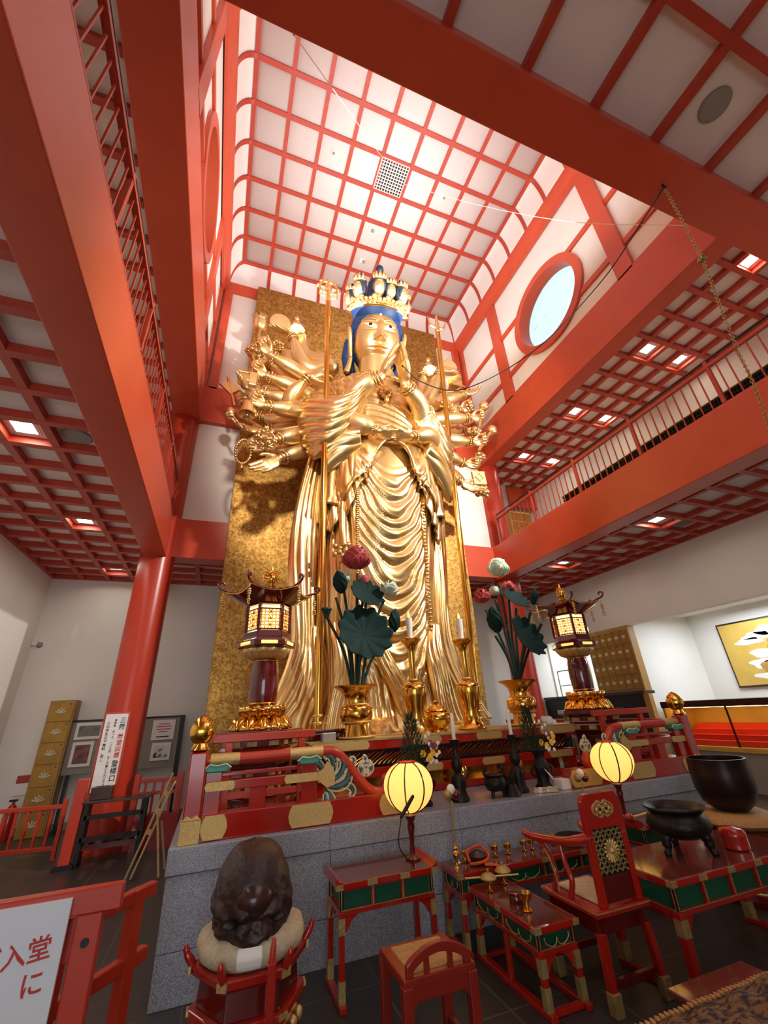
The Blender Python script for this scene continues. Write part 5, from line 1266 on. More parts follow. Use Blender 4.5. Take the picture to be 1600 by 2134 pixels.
def flower_vase(x, y, label, l2, seed):
    c = V((x, y, .81)); t = thing('dark_vase', label, 'vase', c); mb = MB()
    mb.lathe([(.085, 0), (.09, .02), (.065, .05), (.06, .12), (.08, .17), (.085, .2), (.06, .25), (.05, .28), (.06, .31), (.09, .35), (.05, .34)], c, 24, lambda a, z: 1+.05*sin(5*a+z*20)); mb.build('vase_body', 'bronze', t, smooth=60)
    mb = MB()
    for s_ in (-1, 1): mb.torus(c+V((s_*.085, 0, .16)), .045, .012, (0, -1, 0), 14, 6)
    mb.build('dragon_handle', 'bronze', t, split=True, smooth=60)
    k = thing('flower_bunch', l2, 'flowers', c+V((0, 0, .33))); rn = random.Random(seed)
    mb = MB()
    for i in range(420):
        h = rn.random(); ax = V((-.06-.02*h, .0, .33+.42*h)); a = rn.uniform(0, 6.28); r = (.13*(1-h)+.02)*rn.random()**.5; p = c+ax+V((r*cos(a), r*sin(a), 0)); d = V((cos(a)*.5, sin(a)*.5, 1)).normalized()*rn.uniform(.04, .08); mb.tube([p, p+d], [.004, .001], 3, cap=False)
    for i in range(16):
        a = rn.uniform(0, 6.28); mb.tube([c+V((0, 0, .3)), c+V((.1*cos(a), .1*sin(a)-.02, .5))], .004, 4)
    mb.build('greenery', 'pine', k)
    def bl(m, name, spots, r):
        mb = MB()
        for dx, dz in spots:
            q = c+V((dx, -.1+rn.uniform(-.03, .02), dz)); mb.sphere(q, r*.5, 7, 5)
            for j in range(6): a = j*PI/3; mb.sphere(q+V((r*.7*cos(a), 0, r*.7*sin(a))), (r*.45, r*.3, r*.45), 6, 5)
        mb.build(name, m, k, smooth=180)
    bl('yellow', 'yellow_blossom', ((-.01, .42), (.09, .42), (.13, .47), (.05, .39)), .028)
    bl('wflow', 'white_blossom', ((.0, .62), (.02, .56), (.07, .58), (.05, .5), (.03, .37), (.06, .35), (.09, .36), (.12, .4), (.15, .42), (.11, .35), (.08, .46), (-.04, .68), (.14, .5)), .017)
    bl('purple', 'purple_blossom', ((.06, .5), (.1, .48)), .03)
flower_vase(1.88, 4.2, 'dark ornate vase on the platform edge behind the left paper lantern', 'bunch of pine, yellow and white flowers behind the left paper lantern', 3)
flower_vase(3.27, 4.22, 'dark ornate vase on the platform edge left of the right paper lantern', 'bunch of pine, yellow and white flowers left of the right paper lantern', 4)
c = V((2.62, 4.12, .81)); t = thing('tripod_censer', 'small black tripod incense burner with upright handles on the platform edge', 'incense burner', c)
mb = MB(); mb.lathe([(.03, .05), (.08, .06), (.105, .1), (.1, .15), (.08, .17), (.092, .185), (.09, .19), (.07, .17)], c, 26); mb.build('bowl', 'bronze', t, smooth=50)
for k in range(3):
    a = PI/2+2*PI*k/3; mb = MB(); mb.capsule([c+V((.06*cos(a), .06*sin(a), .07)), c+V((.075*cos(a), .075*sin(a), .01))], [.02, .012], 8); mb.build('leg', 'bronze', t, smooth=60)
for s_ in (-1, 1): MB().tube(catmull([c+V((s_*.09, 0, .16)), c+V((s_*.115, 0, .21)), c+V((s_*.1, 0, .26)), c+V((s_*.085, 0, .21))], 5), .012, 8).build('handle', 'bronze', t, smooth=60)
c = V((2.78, 4.1, .81)); t = thing('lantern_shaped_stand', 'small dark slotted metal stand beside the tripod incense burner', 'stand', c)
mb = MB(); mb.lathe([(.09, 0), (.085, .02), (.06, .07), (.05, .1)], c, 16); mb.build('slotted_base', 'bronze', t, smooth=40); mb = MB(); mb.prism([(c.x-.05, .9), (c.x+.05, .9), (c.x+.06, 1.0), (c.x+.02, .96), (c.x, .99), (c.x-.02, .96), (c.x-.06, 1.0)], 'y', c.y-.01, c.y+.01); mb.build('crest', 'bronze', t)
for i, (x, y, x2, y2) in enumerate(((3.02, 4.08, 3.18, 4.02), (3.06, 4.12, 3.26, 4.05), (3.1, 4.05, 3.24, 3.98), (3.16, 4.1, 3.3, 4.06))):
    t = thing('incense_packet', ['thin pale incense packet at the far edge of the pile left of the dark vase', 'longest pale incense packet in the pile by the dark right vase', 'incense packet lying nearest the platform edge by the right vase', 'short pale incense packet touching the foot of the dark right vase'][i], 'packet', (x, y, .81), group='incense packets'); mb = MB(); mb.bar((x, y, .822+.012*(i % 2)), (x2, y2, .822+.012*(i % 2)), .035, .02); mb.build('wrapper', 'creamcl', t, bevel=.004); mb = MB(); mb.bar((x+.04, y-.02, .824+.012*(i % 2)), (x+.07, y-.03, .824+.012*(i % 2)), .037, .022); mb.build('paper_band', 'paperw', t)
t = thing('white_box', 'white cardboard box with open flap beside the foot of the right railing', 'box', (3.42, 4.1, .81)); MB().box(3.33, 3.55, 4.02, 4.14, .812, .9).build('carton', 'paperw', t, bevel=.003); MB().bar((3.33, 4.14, .9), (3.28, 4.18, .99), .12, .006).build('flap', 'paperw', t)
def ball_stick(x, y, zt, label, z0=.472):
    t = thing('three_ball_ornament', label, 'ornament', (x, y, z0)); MB().tube(catmull([(x, y, z0), (x-.01, y, z0+.2), (x, y, zt-.05)], 6), .008, 6).build('thin_stem', 'gdull', t, smooth=60)
    for (dx, dz, m_, nm) in ((-.035, 0, 'gdull', 'gold_ball'), (.0, .035, 'wax', 'white_ball'), (.045, -.005, 'lacd', 'red_ball')):
        mb = MB(); mb.sphere((x+dx, y, zt+dz), (.036, .036, .04), 14, 10); mb.build(nm, m_, t, smooth=180)
    MB().lathe([(.05, z0), (.04, z0+.012), (.006, z0+.02)], (x, y, 0), 16).build('foot', 'alu', t, smooth=60)
pA = at(940, 1655, 3.84); pB = at(1210, 1620, 3.84)
ball_stick(pA.x, 3.84, pA.z, 'three coloured balls on a thin stem in front of the left bronze candlestick')
ball_stick(pB.x, 3.84, pB.z, 'three coloured balls on a thin stem beside the carved chair back')
# ================================================================ FOREGROUND FURNITURE
def lacq_table(label, x0, x1, y0, y1, z, nx, ny, ap=.13, ends=False, leg=.036, runner=True, panelm='green', midleg=0, scroll=True):
    t = thing('lacquer_table', label, 'table', ((x0+x1)/2, (y0+y1)/2, 0))
    o = .03
    top = MB().box(x0-o, x1+o, y0-o, y1+o, z-.022, z).build('table_top', 'brownlac', t, bevel=.004)
    e = MB()
    for a in ((x0-o-.006, x1+o+.006, y0-o-.008, y0-o), (x0-o-.006, x1+o+.006, y1+o, y1+o+.008), (x0-o-.008, x0-o, y0-o, y1+o), (x1+o, x1+o+.008, y0-o, y1+o)): e.box(a[0], a[1], a[2], a[3], z-.034, z-.002)
    e.build('red_edging', 'lac', top, bevel=.003)
    mb = MB()
    for k in range(nx+1):
        xx = x0-o+(x1-x0+2*o)*k/nx; mb.box(max(x0-o-.01, xx-.035), min(x1+o+.01, xx+.035), y0-o-.012, y0-o-.006, z-.033, z-.003)
    for k in range(ny+1):
        yy = y0-o+(y1-y0+2*o)*k/ny; mb.box(x0-o-.012, x0-o-.006, max(y0-o-.01, yy-.03), min(y1+o+.01, yy+.03), z-.033, z-.003)
    mb.build('gilt_plate', 'gdull', top, split=True)
    if ends:
        for xx, s_ in ((x0-o, -1), (x1+o, 1)):
            mb = MB(); mb.prism([(xx-s_*.04, z), (xx-s_*.01, z+.012), (xx+s_*.014, z+.035), (xx+s_*.014, z-.022), (xx-s_*.04, z-.022)], 'y', y0-o-.01, y1+o+.01); mb.build('upturned_end', 'lac', t, bevel=.003)
    za, zb = z-.03, z-.03-ap
    MB().box(x0+.012, x1-.012, y0+.012, y1-.012, zb+.012, za).build('apron', panelm, t)
    fr = MB(); gl = MB()
    for y, s_ in ((y0, -1), (y1, 1)):
        fr.box(x0, x1, y-.012, y+.012, za-.02, za); fr.box(x0-.012, x1+.012, y-.016, y+.016, zb-.01, zb+.016)
        for k in range(nx+1):
            xx = x0+(x1-x0)*k/nx; fr.box(xx-.012, xx+.012, y-.012, y+.012, zb, za); gl.box(xx-.004, xx+.004, y-.0135, y+.0135, zb, za)
        gl.bar((x0, y-.018*1, zb+.018), (x1, y-.018, zb+.018), .004); gl.bar((x0, y+.018, zb+.018), (x1, y+.018, zb+.018), .004)
    for x, s_ in ((x0, -1), (x1, 1)):
        fr.box(x-.012, x+.012, y0, y1, za-.02, za); fr.box(x-.016, x+.016, y0, y1, zb-.01, zb+.016)
        for k in range(ny+1):
            yy = y0+(y1-y0)*k/ny; fr.box(x-.012, x+.012, yy-.012, yy+.012, zb, za); gl.box(x-.0135, x+.0135, yy-.004, yy+.004, zb, za)
        gl.bar((x-.018, y0, zb+.018), (x-.018, y1, zb+.018), .004)
    fr.build('panel_frame', 'lac', t, bevel=.002); gl.build('gilt_line', 'gdull', t, split=True)
    sc = MB()
    for k in range(nx):
        xc = x0+(x1-x0)*(k+.5)/nx; w = (x1-x0)/nx*.36
        for s_ in (-1, 1): sc.tube(catmull([(xc+s_*w, y0-.014, za-.03), (xc+s_*w*.95, y0-.014, zb+.045), (xc+s_*w*.5, y0-.014, zb+.022), (xc+s_*.012, y0-.014, zb+.03), (xc, y0-.014, zb+.06)], 4), .0035, 5)
    for k in range(ny):
        yc = y0+(y1-y0)*(k+.5)/ny; w = (y1-y0)/ny*.36
        for s_ in (-1, 1): sc.tube(catmull([(x0-.014, yc+s_*w, za-.03), (x0-.014, yc+s_*w*.95, zb+.045), (x0-.014, yc+s_*w*.5, zb+.022), (x0-.014, yc+s_*.012, zb+.03), (x0-.014, yc, zb+.06)], 4), .0035, 5)
    if scroll: sc.build('gilt_scroll', 'gdull', t, split=True)
    for x in (x0, x1):
        for y in (y0, y1):
            l = MB().box(x-leg/2, x+leg/2, y-leg/2, y+leg/2, .03 if runner else 0, zb+.01).build('leg', 'lac', t, bevel=.003)
            mb = MB(); q = leg/2+.003
            mb.box(x-q, x+q, y-q, y+q, zb-.1, zb-.02); mb.box(x-q, x+q, y-q, y+q, .03, .13); mb.build('gilt_shoe', 'gdull', l, split=True)
            sx = 1 if x == x0 else -1; sy = 1 if y == y0 else -1
            b = MB(); b.prism([(x+sx*leg/2, zb-.01), (x+sx*(leg/2+.09), zb-.01), (x+sx*(leg/2+.05), zb-.035), (x+sx*(leg/2+.025), zb-.07), (x+sx*leg/2, zb-.1)], 'y', y-.006, y+.006)
            b.prism([(y+sy*leg/2, zb-.01), (y+sy*(leg/2+.09), zb-.01), (y+sy*(leg/2+.05), zb-.035), (y+sy*(leg/2+.025), zb-.07), (y+sy*leg/2, zb-.1)], 'x', x-.006, x+.006)
            b.tube(catmull([(x+sx*(leg/2+.09), y-.008, zb-.012), (x+sx*(leg/2+.05), y-.008, zb-.036), (x+sx*(leg/2+.025), y-.008, zb-.071), (x+sx*(leg/2), y-.008, zb-.1)], 4), .004, 5); b.build('corner_bracket', 'lac', l)
    for k in range(1, midleg+1):
        yy = y0+(y1-y0)*k/(midleg+1)
        for x in (x0, x1): MB().box(x-leg*.4, x+leg*.4, yy-leg*.4, yy+leg*.4, .03, zb).build('middle_leg', 'lac', t, bevel=.003)
    if runner:
        for x in (x0, x1): MB().box(x-.022, x+.022, y0-.05, y1+.05, 0, .032).build('foot_runner', 'lac', t, bevel=.005)
        if midleg:
            for y in (y0, y1): MB().box(x0, x1, y-.018, y+.018, .002, .03).build('foot_rail', 'lac', t, split=True, bevel=.004)
    return t
lacq_table('tall narrow red table with green panels carrying the left paper lantern', .9, 1.55, 3.44, 3.74, .6, 3, 1, ends=True, scroll=False)
lacq_table('tall narrow red table with green panels almost hidden behind the carved chair', 3.62, 4.28, 3.44, 3.74, .6, 3, 1, ends=True, scroll=False)
lacq_table('red table of ritual vessels standing against the granite platform', 1.88, 3.42, 3.62, 3.87, .47, 4, 1, ap=.11)
lacq_table('low long red table with green panels placed end-on, between stool and chair', 1.95, 2.2, 2.84, 3.54, .40, 1, 2, ap=.1, midleg=1)
lacq_table('big red table with green panels carrying the black cauldron', 2.76, 4.06, 2.52, 3.04, .58, 5, 2, ap=.14, leg=.05, ends=False, scroll=False)
mb = MB(); mb.prism([(4.06, .58), (4.1, .59), (4.125, .625), (4.125, .56), (4.06, .56)], 'y', 2.47, 3.09)
M_END = mb
# paper lanterns on stands
def ball_lamp(side):
    cx, cy = (1.5, 3.62) if side == 0 else (3.68, 3.66)
    t = thing('paper_lantern', ['glowing round paper lantern on a slim stand on the left narrow table', 'glowing round paper lantern behind the carved chair, in front of the right railing'][side], 'lantern', (cx, cy, .6))
    mb = MB(); mb.lathe([(.055, .6), (.06, .61), (.04, .62), (.02, .63), (.018, .7), (.022, .76), (.03, .8), (.024, .83), (.04, .86), (.05, .88), (.03, .885)], (cx, cy, 0), 20); mb.build('stand', 'maroon', t, smooth=50)
    mb = MB(); mb.lathe([(.052, .872), (.054, .89), (.05, .895)], (cx, cy, 0), 20); mb.build('gilt_collar', 'gplate', t, smooth=50)
    zc, R, Hh = 1.06, .195, .175
    prof = []
    for k in range(17):
        a = -PI/2+.28+(PI-.62)*k/16; prof.append((R*cos(a)*(1+.06*sin(a)), zc+Hh*sin(a)))
    mb = MB(); mb.lathe(prof, (cx, cy, 0), 40, cap=False); mb.build('paper_shade', 'paper', t, smooth=180)
    for k in range(8):
        a = 2*PI*k/8+.25; mb = MB(); mb.tube([(cx+(r+.001)*cos(a), cy+(r+.001)*sin(a), z) for r, z in prof], .006, 5); mb.build('rib', 'lacd', t)
    mb = MB(); mb.torus((cx, cy, prof[-1][1]), prof[-1][0], .008, n=28, m=6); mb.torus((cx, cy, prof[0][1]), prof[0][0], .007, n=28, m=6); mb.build('rim_hoop', 'lac', t, smooth=60)
    return t
ball_lamp(0); ball_lamp(1)
p0, p1 = at(836, 1702, 3.36), at(860, 1660, 3.36)
t = thing('black_switch', 'small black switch stick hanging in front of the left paper lantern', 'switch', p0); mb = MB(); mb.capsule([p0, p0.lerp(p1, .5), p1], [.012, .014, .012], 10); mb.build('switch_body', 'black', t, smooth=60)
mb = MB(); mb.tube(catmull([p0, V((p0.x-.02, 3.38, .75)), V((1.44, 3.45, .605))], 6), .004, 5); mb.build('wire', 'black', t)
# vessels on the table by the platform
def cup(x, y, z, label, s=1, lid=False, m='gpol'):
    t = thing('brass_cup', label, 'cup', (x, y, z)); c = (x, y, z); mb = MB()
    mb.lathe([(.018*s, .001), (.022*s, .004), (.01*s, .012*s), (.01*s, .03*s), (.026*s, .04*s), (.03*s, .062*s), (.027*s, .062*s), (.02*s, .045*s)], c, 20); mb.build('bowl', m, t, smooth=50)
    if lid:
        mb = MB(); mb.lathe([(.05*s, .063*s), (.052*s, .068*s), (.04*s, .082*s), (.02*s, .092*s), (.006*s, .095*s), (.008*s, .11*s), (.001, .116*s)], c, 24); mb.build('domed_lid', 'gdull', t, smooth=50)
    return t
VL = ['brass cup at the back of the vessel table behind the orange cord', 'brass cup just right of the orange cord on the vessel table', 'brass cup second to the right of the orange cord on the vessel table', 'brass cup near the end of the chair arm, closer to the orange cord', 'brass cup directly behind the end of the chair arm', 'brass cup behind the middle of the chair arm, left one', 'brass cup behind the middle of the chair arm, right one']
for (u, v_), l in zip(((967, 1772), (1030, 1768), (1056, 1761), (1090, 1758), (1106, 1754), (1126, 1745), (1149, 1738)), VL):
    q = atz(u, v_, .47); q.y = min(q.y, 3.84); k = q.y
    q = at(u, v_, 3.8); cup(q.x, 3.8, .47, l, 1.15)
c = V((at(950, 1785, 3.72).x, 3.72, .47)); t = thing('brass_pagoda_bottle', 'small slender brass bottle at the left end of the vessel table', 'bottle', c); mb = MB()
mb.lathe([(.025, .001), (.012, .02), (.01, .05), (.028, .075), (.03, .09), (.012, .11), (.018, .125), (.008, .14), (.003, .16)], c, 20); mb.build('bottle_body', 'gpol', t, smooth=50)
c = V((at(995, 1785, 3.74).x, 3.74, .47)); t = thing('dark_bowl', 'small dark bowl tied with an orange cord on the vessel table', 'bowl', c); mb = MB(); mb.lathe([(.05, .001), (.07, .02), (.075, .05), (.05, .07), (.015, .085)], c, 24); mb.build('bowl_body', 'dwoods', t, smooth=50)
t = thing('orange_cord', 'braided orange cord with hanging tail looped over the vessel table edge', 'cord', c); mb = MB()
mb.tube(catmull([c+V((-.09, -.03, .02)), c+V((-.07, .04, .07)), c+V((0, .02, .1)), c+V((.06, .02, .09)), c+V((.075, -.05, .05)), c+V((.02, -.09, .03)), c+V((-.06, -.08, .02)), c+V((-.1, -.05, .015))], 8), .011, 8)
mb.build('loop', 'orange', t, smooth=60)
mb = MB(); P = catmull([c+V((.0, -.1, .012)), c+V((.05, -.13, .012)), c+V((.09, -.165, .0)), c+V((.11, -.175, -.06)), c+V((.1, -.175, -.1))], 6); mb.tube(P, [(.03, .008)]*len(P), 10); mb.build('tail', 'orange', t, smooth=60)
c = V((at(1185, 1726, 3.78).x, 3.76, .47)); t = thing('wide_black_dish', 'wide shallow black dish on the vessel table behind the chair arm', 'dish', c); mb = MB(); mb.lathe([(.05, .001), (.06, .02), (.13, .05), (.14, .056), (.12, .05), (.04, .03)], c, 30); mb.build('dish_body', 'bronze', t, smooth=50)
# on the low table
for (u, v_, l) in ((1021, 1858, 'lidded brass cup on the low table, the left one of two'), (1051, 1842, 'lidded brass cup at the far end of the low table')):
    q = atz(u, v_, .40); q.y = min(q.y, 3.52); q.x = at(u, v_, q.y).x; cup(q.x, q.y, .40, l, 1.15, True)
q = atz(1099, 1898, .40); cup(q.x, q.y, .40, 'open brass incense cup on the near part of the low table', 1.5)
q = atz(1076, 1880, .40); t = thing('red_box', 'small round dark red box on the low table beside the incense cup', 'box', q); mb = MB(); mb.lathe([(.045, .001), (.048, .01), (.048, .04), (.044, .045)], q, 24); mb.build('box_body', 'lacd', t, smooth=40); mb = MB(); mb.lathe([(.05, .045), (.05, .056), (.03, .06)], q, 24); mb.build('lid', 'lacd', t, smooth=40)
a_, b_ = V((1.86, 3.5, .466)), V((2.24, 3.38, .466)); t = thing('gilt_rod', 'thin gilt rod lying across the lidded cup at the back of the low table', 'rod', a_.lerp(b_, .5)); MB().tube([a_, b_], .006, 8).build('rod_body', 'gplate', t, smooth=60); MB().sphere(a_, .009).build('rod_tip', 'gplate', t, smooth=60)
# carved chair that faces the statue
t = thing('carved_chair', 'red lacquered ceremonial armchair with gilt lattice back facing the statue', 'chair', (2.5, 2.9, 0))
x0, x1, y0, y1 = 2.30, 2.68, 2.70, 3.14
s_ = MB().box(x0-.03, x1+.02, y0-.04, y1+.03, .42, .455).build('seat', 'lac', t, bevel=.006)
mb = MB(); mb.bar((x0-.032, y0-.04, .445), (x0-.032, y1+.03, .445), .006); mb.bar((x0-.03, y0-.042, .445), (x1+.02, y0-.042, .445), .006); mb.build('gilt_line', 'gdull', s_, split=True)
MB().box(x0, x1, y0, y1, .33, .42).build('seat_frame', 'lacd', t, bevel=.004)
MB().box(x0+.05, x1-.05, y0+.03, y1-.04, .455, .475).build('seat_cushion', 'creamcl', t, bevel=.01)
for x in (x0+.01, x1-.01):
    for y in (y0+.01, y1-.01):
        l = MB().bar((x, y, .34), (x+(-.02 if x < 2.5 else .02), y+(-.02 if y < 2.9 else .02), .03), .045).build('leg', 'lac', t, bevel=.004)
        MB().box(x-.045 if x < 2.5 else x-.015, x+.015 if x < 2.5 else x+.045, y-.05 if y < 2.9 else y-.01, y+.01 if y < 2.9 else y+.05, .0, .1).build('gilt_shoe', 'gdull', l, split=True, bevel=.004)
for y in (y0, y1): MB().box(x0, x1, y-.015, y+.015, .1, .14).build('stretcher', 'lacd', t, bevel=.004)
bx0, bx1 = 2.335, 2.665
mb = MB(); mb.prism([(bx0, .455), (bx0-.0, 1.0), (bx0+.03, 1.035), (bx1-.03, 1.035), (bx1, 1.0), (bx1, .455), (bx1-.045, .455), (bx1-.045, .84), (bx0+.045, .84), (bx0+.045, .455)], 'y', y0-.03, y0+.01); bk = mb.build('back_frame', 'lac', t, bevel=.006)
MB().box(bx0+.04, bx1-.04, y0-.012, y0-.004, .6, .85).build('lattice_backing', 'black', bk)
mb = MB()
for k in range(-6, 12):
    for d in (-1, 1):
        P = []
        xa = bx0+.045; xb = bx1-.045
        for j in range(31):
            z = .61+.23*j/30; x = xa+k*.045+d*(z-.61)
            if xa <= x <= xb: P.append((x, y0-.02, z))
        if len(P) > 1: mb.bar(P[0], P[-1], .009, .009, up=(0, 1, 0))
mb.build('gilt_lattice', 'gdull', bk)
mb = MB(); cz = V((2.5, y0-.028, .72))
for k in range(16):
    a = 2*PI*k/16; mb.capsule([cz+V((.012*cos(a), 0, .012*sin(a))), cz+V((.055*cos(a), -.004, .055*sin(a)))], [.006, .009], 6)
mb.sphere(cz, .018); mb.build('chrysanthemum', 'gplate', bk, smooth=60)
mb = MB(); cz = V((2.5, y0-.032, .945))
for dx, dz, r in ((-.055, .0, .03), (.055, .0, .03), (-.03, .022, .022), (.03, .022, .022), (-.028, -.02, .022), (.028, -.02, .022), (0, .004, .024)): mb.torus(cz+V((dx, 0, dz)), r, .008, (0, -1, 0), 14, 5); mb.sphere(cz+V((dx, -.002, dz)), r*.45, 8, 6)
mb.build('carved_clouds', 'gplate', bk, smooth=60)
MB().box(bx0+.045, bx1-.045, y0-.02, y0, .47, .6).build('lower_splat', 'lacd', bk, bevel=.004)
for x, d in ((x0-.005, -1), (x1-.0, 1)):
    mb = MB(); P = catmull([(bx0+.02 if d < 0 else bx1-.02, y0-.005, .8), (x, y0+.08, .775), (x-.0, y0+.25, .745), (x+d*.03, y1-.02, .735), (x+d*.07, y1+.06, .75)], 7); mb.capsule(P, [.03]*7+[.027]*7+[.025]*7+[.024]*7+[.02], 12); arm_ = mb.build('arm', 'lac', t, smooth=180)
    mb = MB(); mb.capsule(catmull([(x+d*.02, y1-.03, .73), (x, y1-.09, .65), (x, y1-.13, .55), (x, y1-.08, .455)], 5), .018, 8); mb.build('arm_support', 'lac', arm_, smooth=180)
    mb = MB(); mb.capsule(catmull([(x, y0+.22, .745), (x, y0+.2, .65), (x, y0+.16, .55), (x, y0+.2, .455)], 5), .018, 8); mb.build('arm_support', 'lac', arm_, smooth=180)
    mb = MB(); mb.tube(catmull([(x-.02, y1-.05, .7), (x-.02, y1-.11, .64), (x-.02, y1-.15, .55), (x-.02, y1-.16, .47)], 5), .005, 5); mb.build('gilt_line', 'gdull', arm_, split=True)
# red bench-like stool with arched back, close by
M['stoolred'] = mat('stool_red_paint', S(140, 36, 20), .3, var=.15, scale=4)
t = thing('red_stool', 'small red stool with arched slatted back and tan seat pad', 'stool', (1.16, 2.72, 0))
x0, x1, y0, y1 = .99, 1.34, 2.57, 2.88
MB().box(x0-.02, x1+.02, y0-.02, y1+.02, .41, .45).build('seat_frame', 'stoolred', t, bevel=.006); MB().box(x0+.03, x1-.03, y0+.02, y1-.02, .44, .458).build('seat_pad', 'tan', t, bevel=.008)
for x in (x0, x1):
    for y in (y0, y1): MB().bar((x, y, .42), (x+(.0 if x < 1.1 else .0), y, 0), .05).build('leg', 'stoolred', t, bevel=.005)
for y in (y0, y1): mb = MB(); mb.prism([(x0, .41), (x1, .41), (x1, .3), (x1-.05, .36), (x0+.05, .36), (x0, .3)], 'y', y-.014, y+.014); mb.build('apron', 'stoolred', t, bevel=.004)
for x in (x0, x1): MB().box(x-.014, x+.014, y0, y1, .1, .14).build('stretcher', 'stoolred', t, bevel=.004)
MB().box(x0, x1, 2.71, 2.74, .105, .14).build('stretcher', 'stoolred', t, bevel=.004)
mb = MB(); n = 20; A = []
for k in range(n+1):
    s_ = k/n; A.append((x0-.0+(x1-x0)*s_, .492+.062*sin(PI*s_)**.8))
poly = A+[(x1, .45), (x1-.035, .45), (x1-.035, .49)]+[(x0+.035+(x1-x0-.07)*(1-k/n), .47+.046*sin(PI*k/n)**.8) for k in range(n+1)]+[(x0+.035, .45), (x0, .45)]
mb.prism(poly, 'y', y0-.018, y0+.016); mb.build('arched_back', 'stoolred', t, bevel=.004)
for x in (1.1, 1.23): MB().box(x-.012, x+.012, y0-.01, y0+.01, .45, .512).build('back_slat', 'stoolred', t)
# wooden fish drum on its cushion and stand
c = V((.32, 3.16, 0))
t = thing('drum_stand', 'red and gold hexagonal stand under the carved wooden drum', 'stand', c)
rot = lambda prof, name, m, **k: MB().lathe(prof, c, 6).build(name, m, t, bevel=.006, **k)
rot([(.31, 0), (.32, .04), (.28, .07), (.27, .2), (.3, .27), (.3, .3)], 'stand_foot', 'lac'); mid = rot([(.26, .3), (.25, .41)], 'stand_waist', 'lacd'); rot([(.27, .41), (.3, .43), (.31, .465), (.29, .47), (.2, .465)], 'stand_rim', 'lac')
mb = MB(); pn = MB()
for k in range(6):
    a = PI/6+PI/3*k; n_ = V((cos(a), sin(a), 0)); s2 = V((-sin(a), cos(a), 0))
    for o in (-.055, .055): pn.bar(c+n_*.214+s2*o+V((0, 0, .33)), c+n_*.214+s2*o+V((0, 0, .385)), .075, .008, up=n_)
    for o in (-.08, 0, .08): mb.sphere(c+n_*.25+s2*o+V((0, 0, .2)), (.024, .024, .03), 8, 6)
    a2 = PI/3*k; d = V((cos(a2), sin(a2), 0)); mb.bar(c+d*.304+V((0, 0, .432)), c+d*.304+V((0, 0, .465)), .05, .012, up=d); mb.bar(c+d*.294+V((0, 0, .28)), c+d*.294+V((0, 0, .3)), .05, .012, up=d)
pn.build('green_panel', 'green', mid, split=True); mb.build('gilt_carving', 'gplate', t, smooth=60, split=True)
for k in range(6):
    a = PI/3*k; d = V((cos(a), sin(a), 0)); mb = MB(); mb.capsule(catmull([c+d*.29+V((0, 0, .46)), c+d*.304+V((0, 0, .48)), c+d*.325+V((0, 0, .51)), c+d*.335+V((0, 0, .54))], 4), [.02]*8+[.016]*4+[.01], 8); mb.build('corner_horn', 'lac', t, smooth=60)
t = thing('drum_cushion', 'round cream cushion with silver brocade patch under the wooden drum', 'cushion', c+V((0, 0, .47)))
mb = MB(); mb.lathe([(.1, .47), (.24, .472), (.275, .5), (.285, .535), (.27, .575), (.22, .6), (.05, .6)], c, 48, lambda a, z: 1+.015*sin(9*a)); mb.build('cushion_body', 'creamcl', t, smooth=60)
mb = MB()
def pf(u, v): a = -PI/2-.12+.42*(u-.5); r, z = ((.296, 0.485+.09*v)); rr = interp([(.472, .245), (.5, .282), (.535, .292), (.575, .277), (.6, .22)], z)[0]; return c+V((rr*cos(a), rr*sin(a), z))
mb.grid(pf, 14, 8); mb.build('brocade_patch', 'gplate' if False else 'wax', t, smooth=180)
t = thing('wooden_fish_drum', 'large dark carved wooden fish drum with a smooth round knob', 'drum', c+V((0, 0, .6)))
mb = MB()
def wf(u, v):
    a = 2*PI*u; th = -PI/2+PI*v; ct = max(0, cos(th)); k = .9
    x = math.copysign(abs(cos(a))**k, cos(a))*ct**.75; y = math.copysign(abs(sin(a))**k, sin(a))*ct**.75; z = sin(th)
    p = V((x*.2*(1-.1*max(0, z)), y*.25, .205*z)); fr = max(0, -sin(a))
    d = 0
    if z < 0: d += .02*(1-fr*.4)*(sin(9*a+3*z)*sin(11*z+a)) + (.035*sin(3.2*a)**2*fr if z < -.45 else 0)
    d += .010*sin(26*a)*sstep(.2, .6, ct)*sstep(.55, .9, 1-fr)
    d += .012*abs(sin(8*z+2*cos(3*a)))*(1-sstep(.6, .95, fr))
    d -= .05*gs(z+.42, .07)*sstep(.3, .7, fr)*gs(abs(x)-.42, .22)
    q = V((x*2.6, y*2.6, z*3.2)); lo = sstep(.0, -.35, z); d += (.08*lo+.01)*mnoise.fractal(q*.9, 1.0, 2.0, 3)+.1*lo*(1-lo*.3)
    p *= 1+d*1.3; fl = 1+.16*sstep(-.35, -.8, z); return c+V((-.015+p.x*fl, -.02+p.y*fl, .752+p.z))
mb.grid(wf, 120, 80, True); mb.build('carved_body', 'dwood', t, smooth=180)
mb = MB(); mb.sphere(c+V((-.02, -.15, .745)), (.122, .15, .105), 26, 18); mb.build('smooth_knob', 'dwoods', t, smooth=180)
mb = MB()
for x in (-.1, .09): mb.sphere(c+V((x*1.25-.015, -.25, .665)), (.034, .04, .016), 12, 8)
mb.build('sound_slot', 'black', t, split=True, smooth=180)
t = thing('drum_striker', 'upright red lacquered striker pole in front of the wooden drum', 'striker', (.375, 2.74, 0))
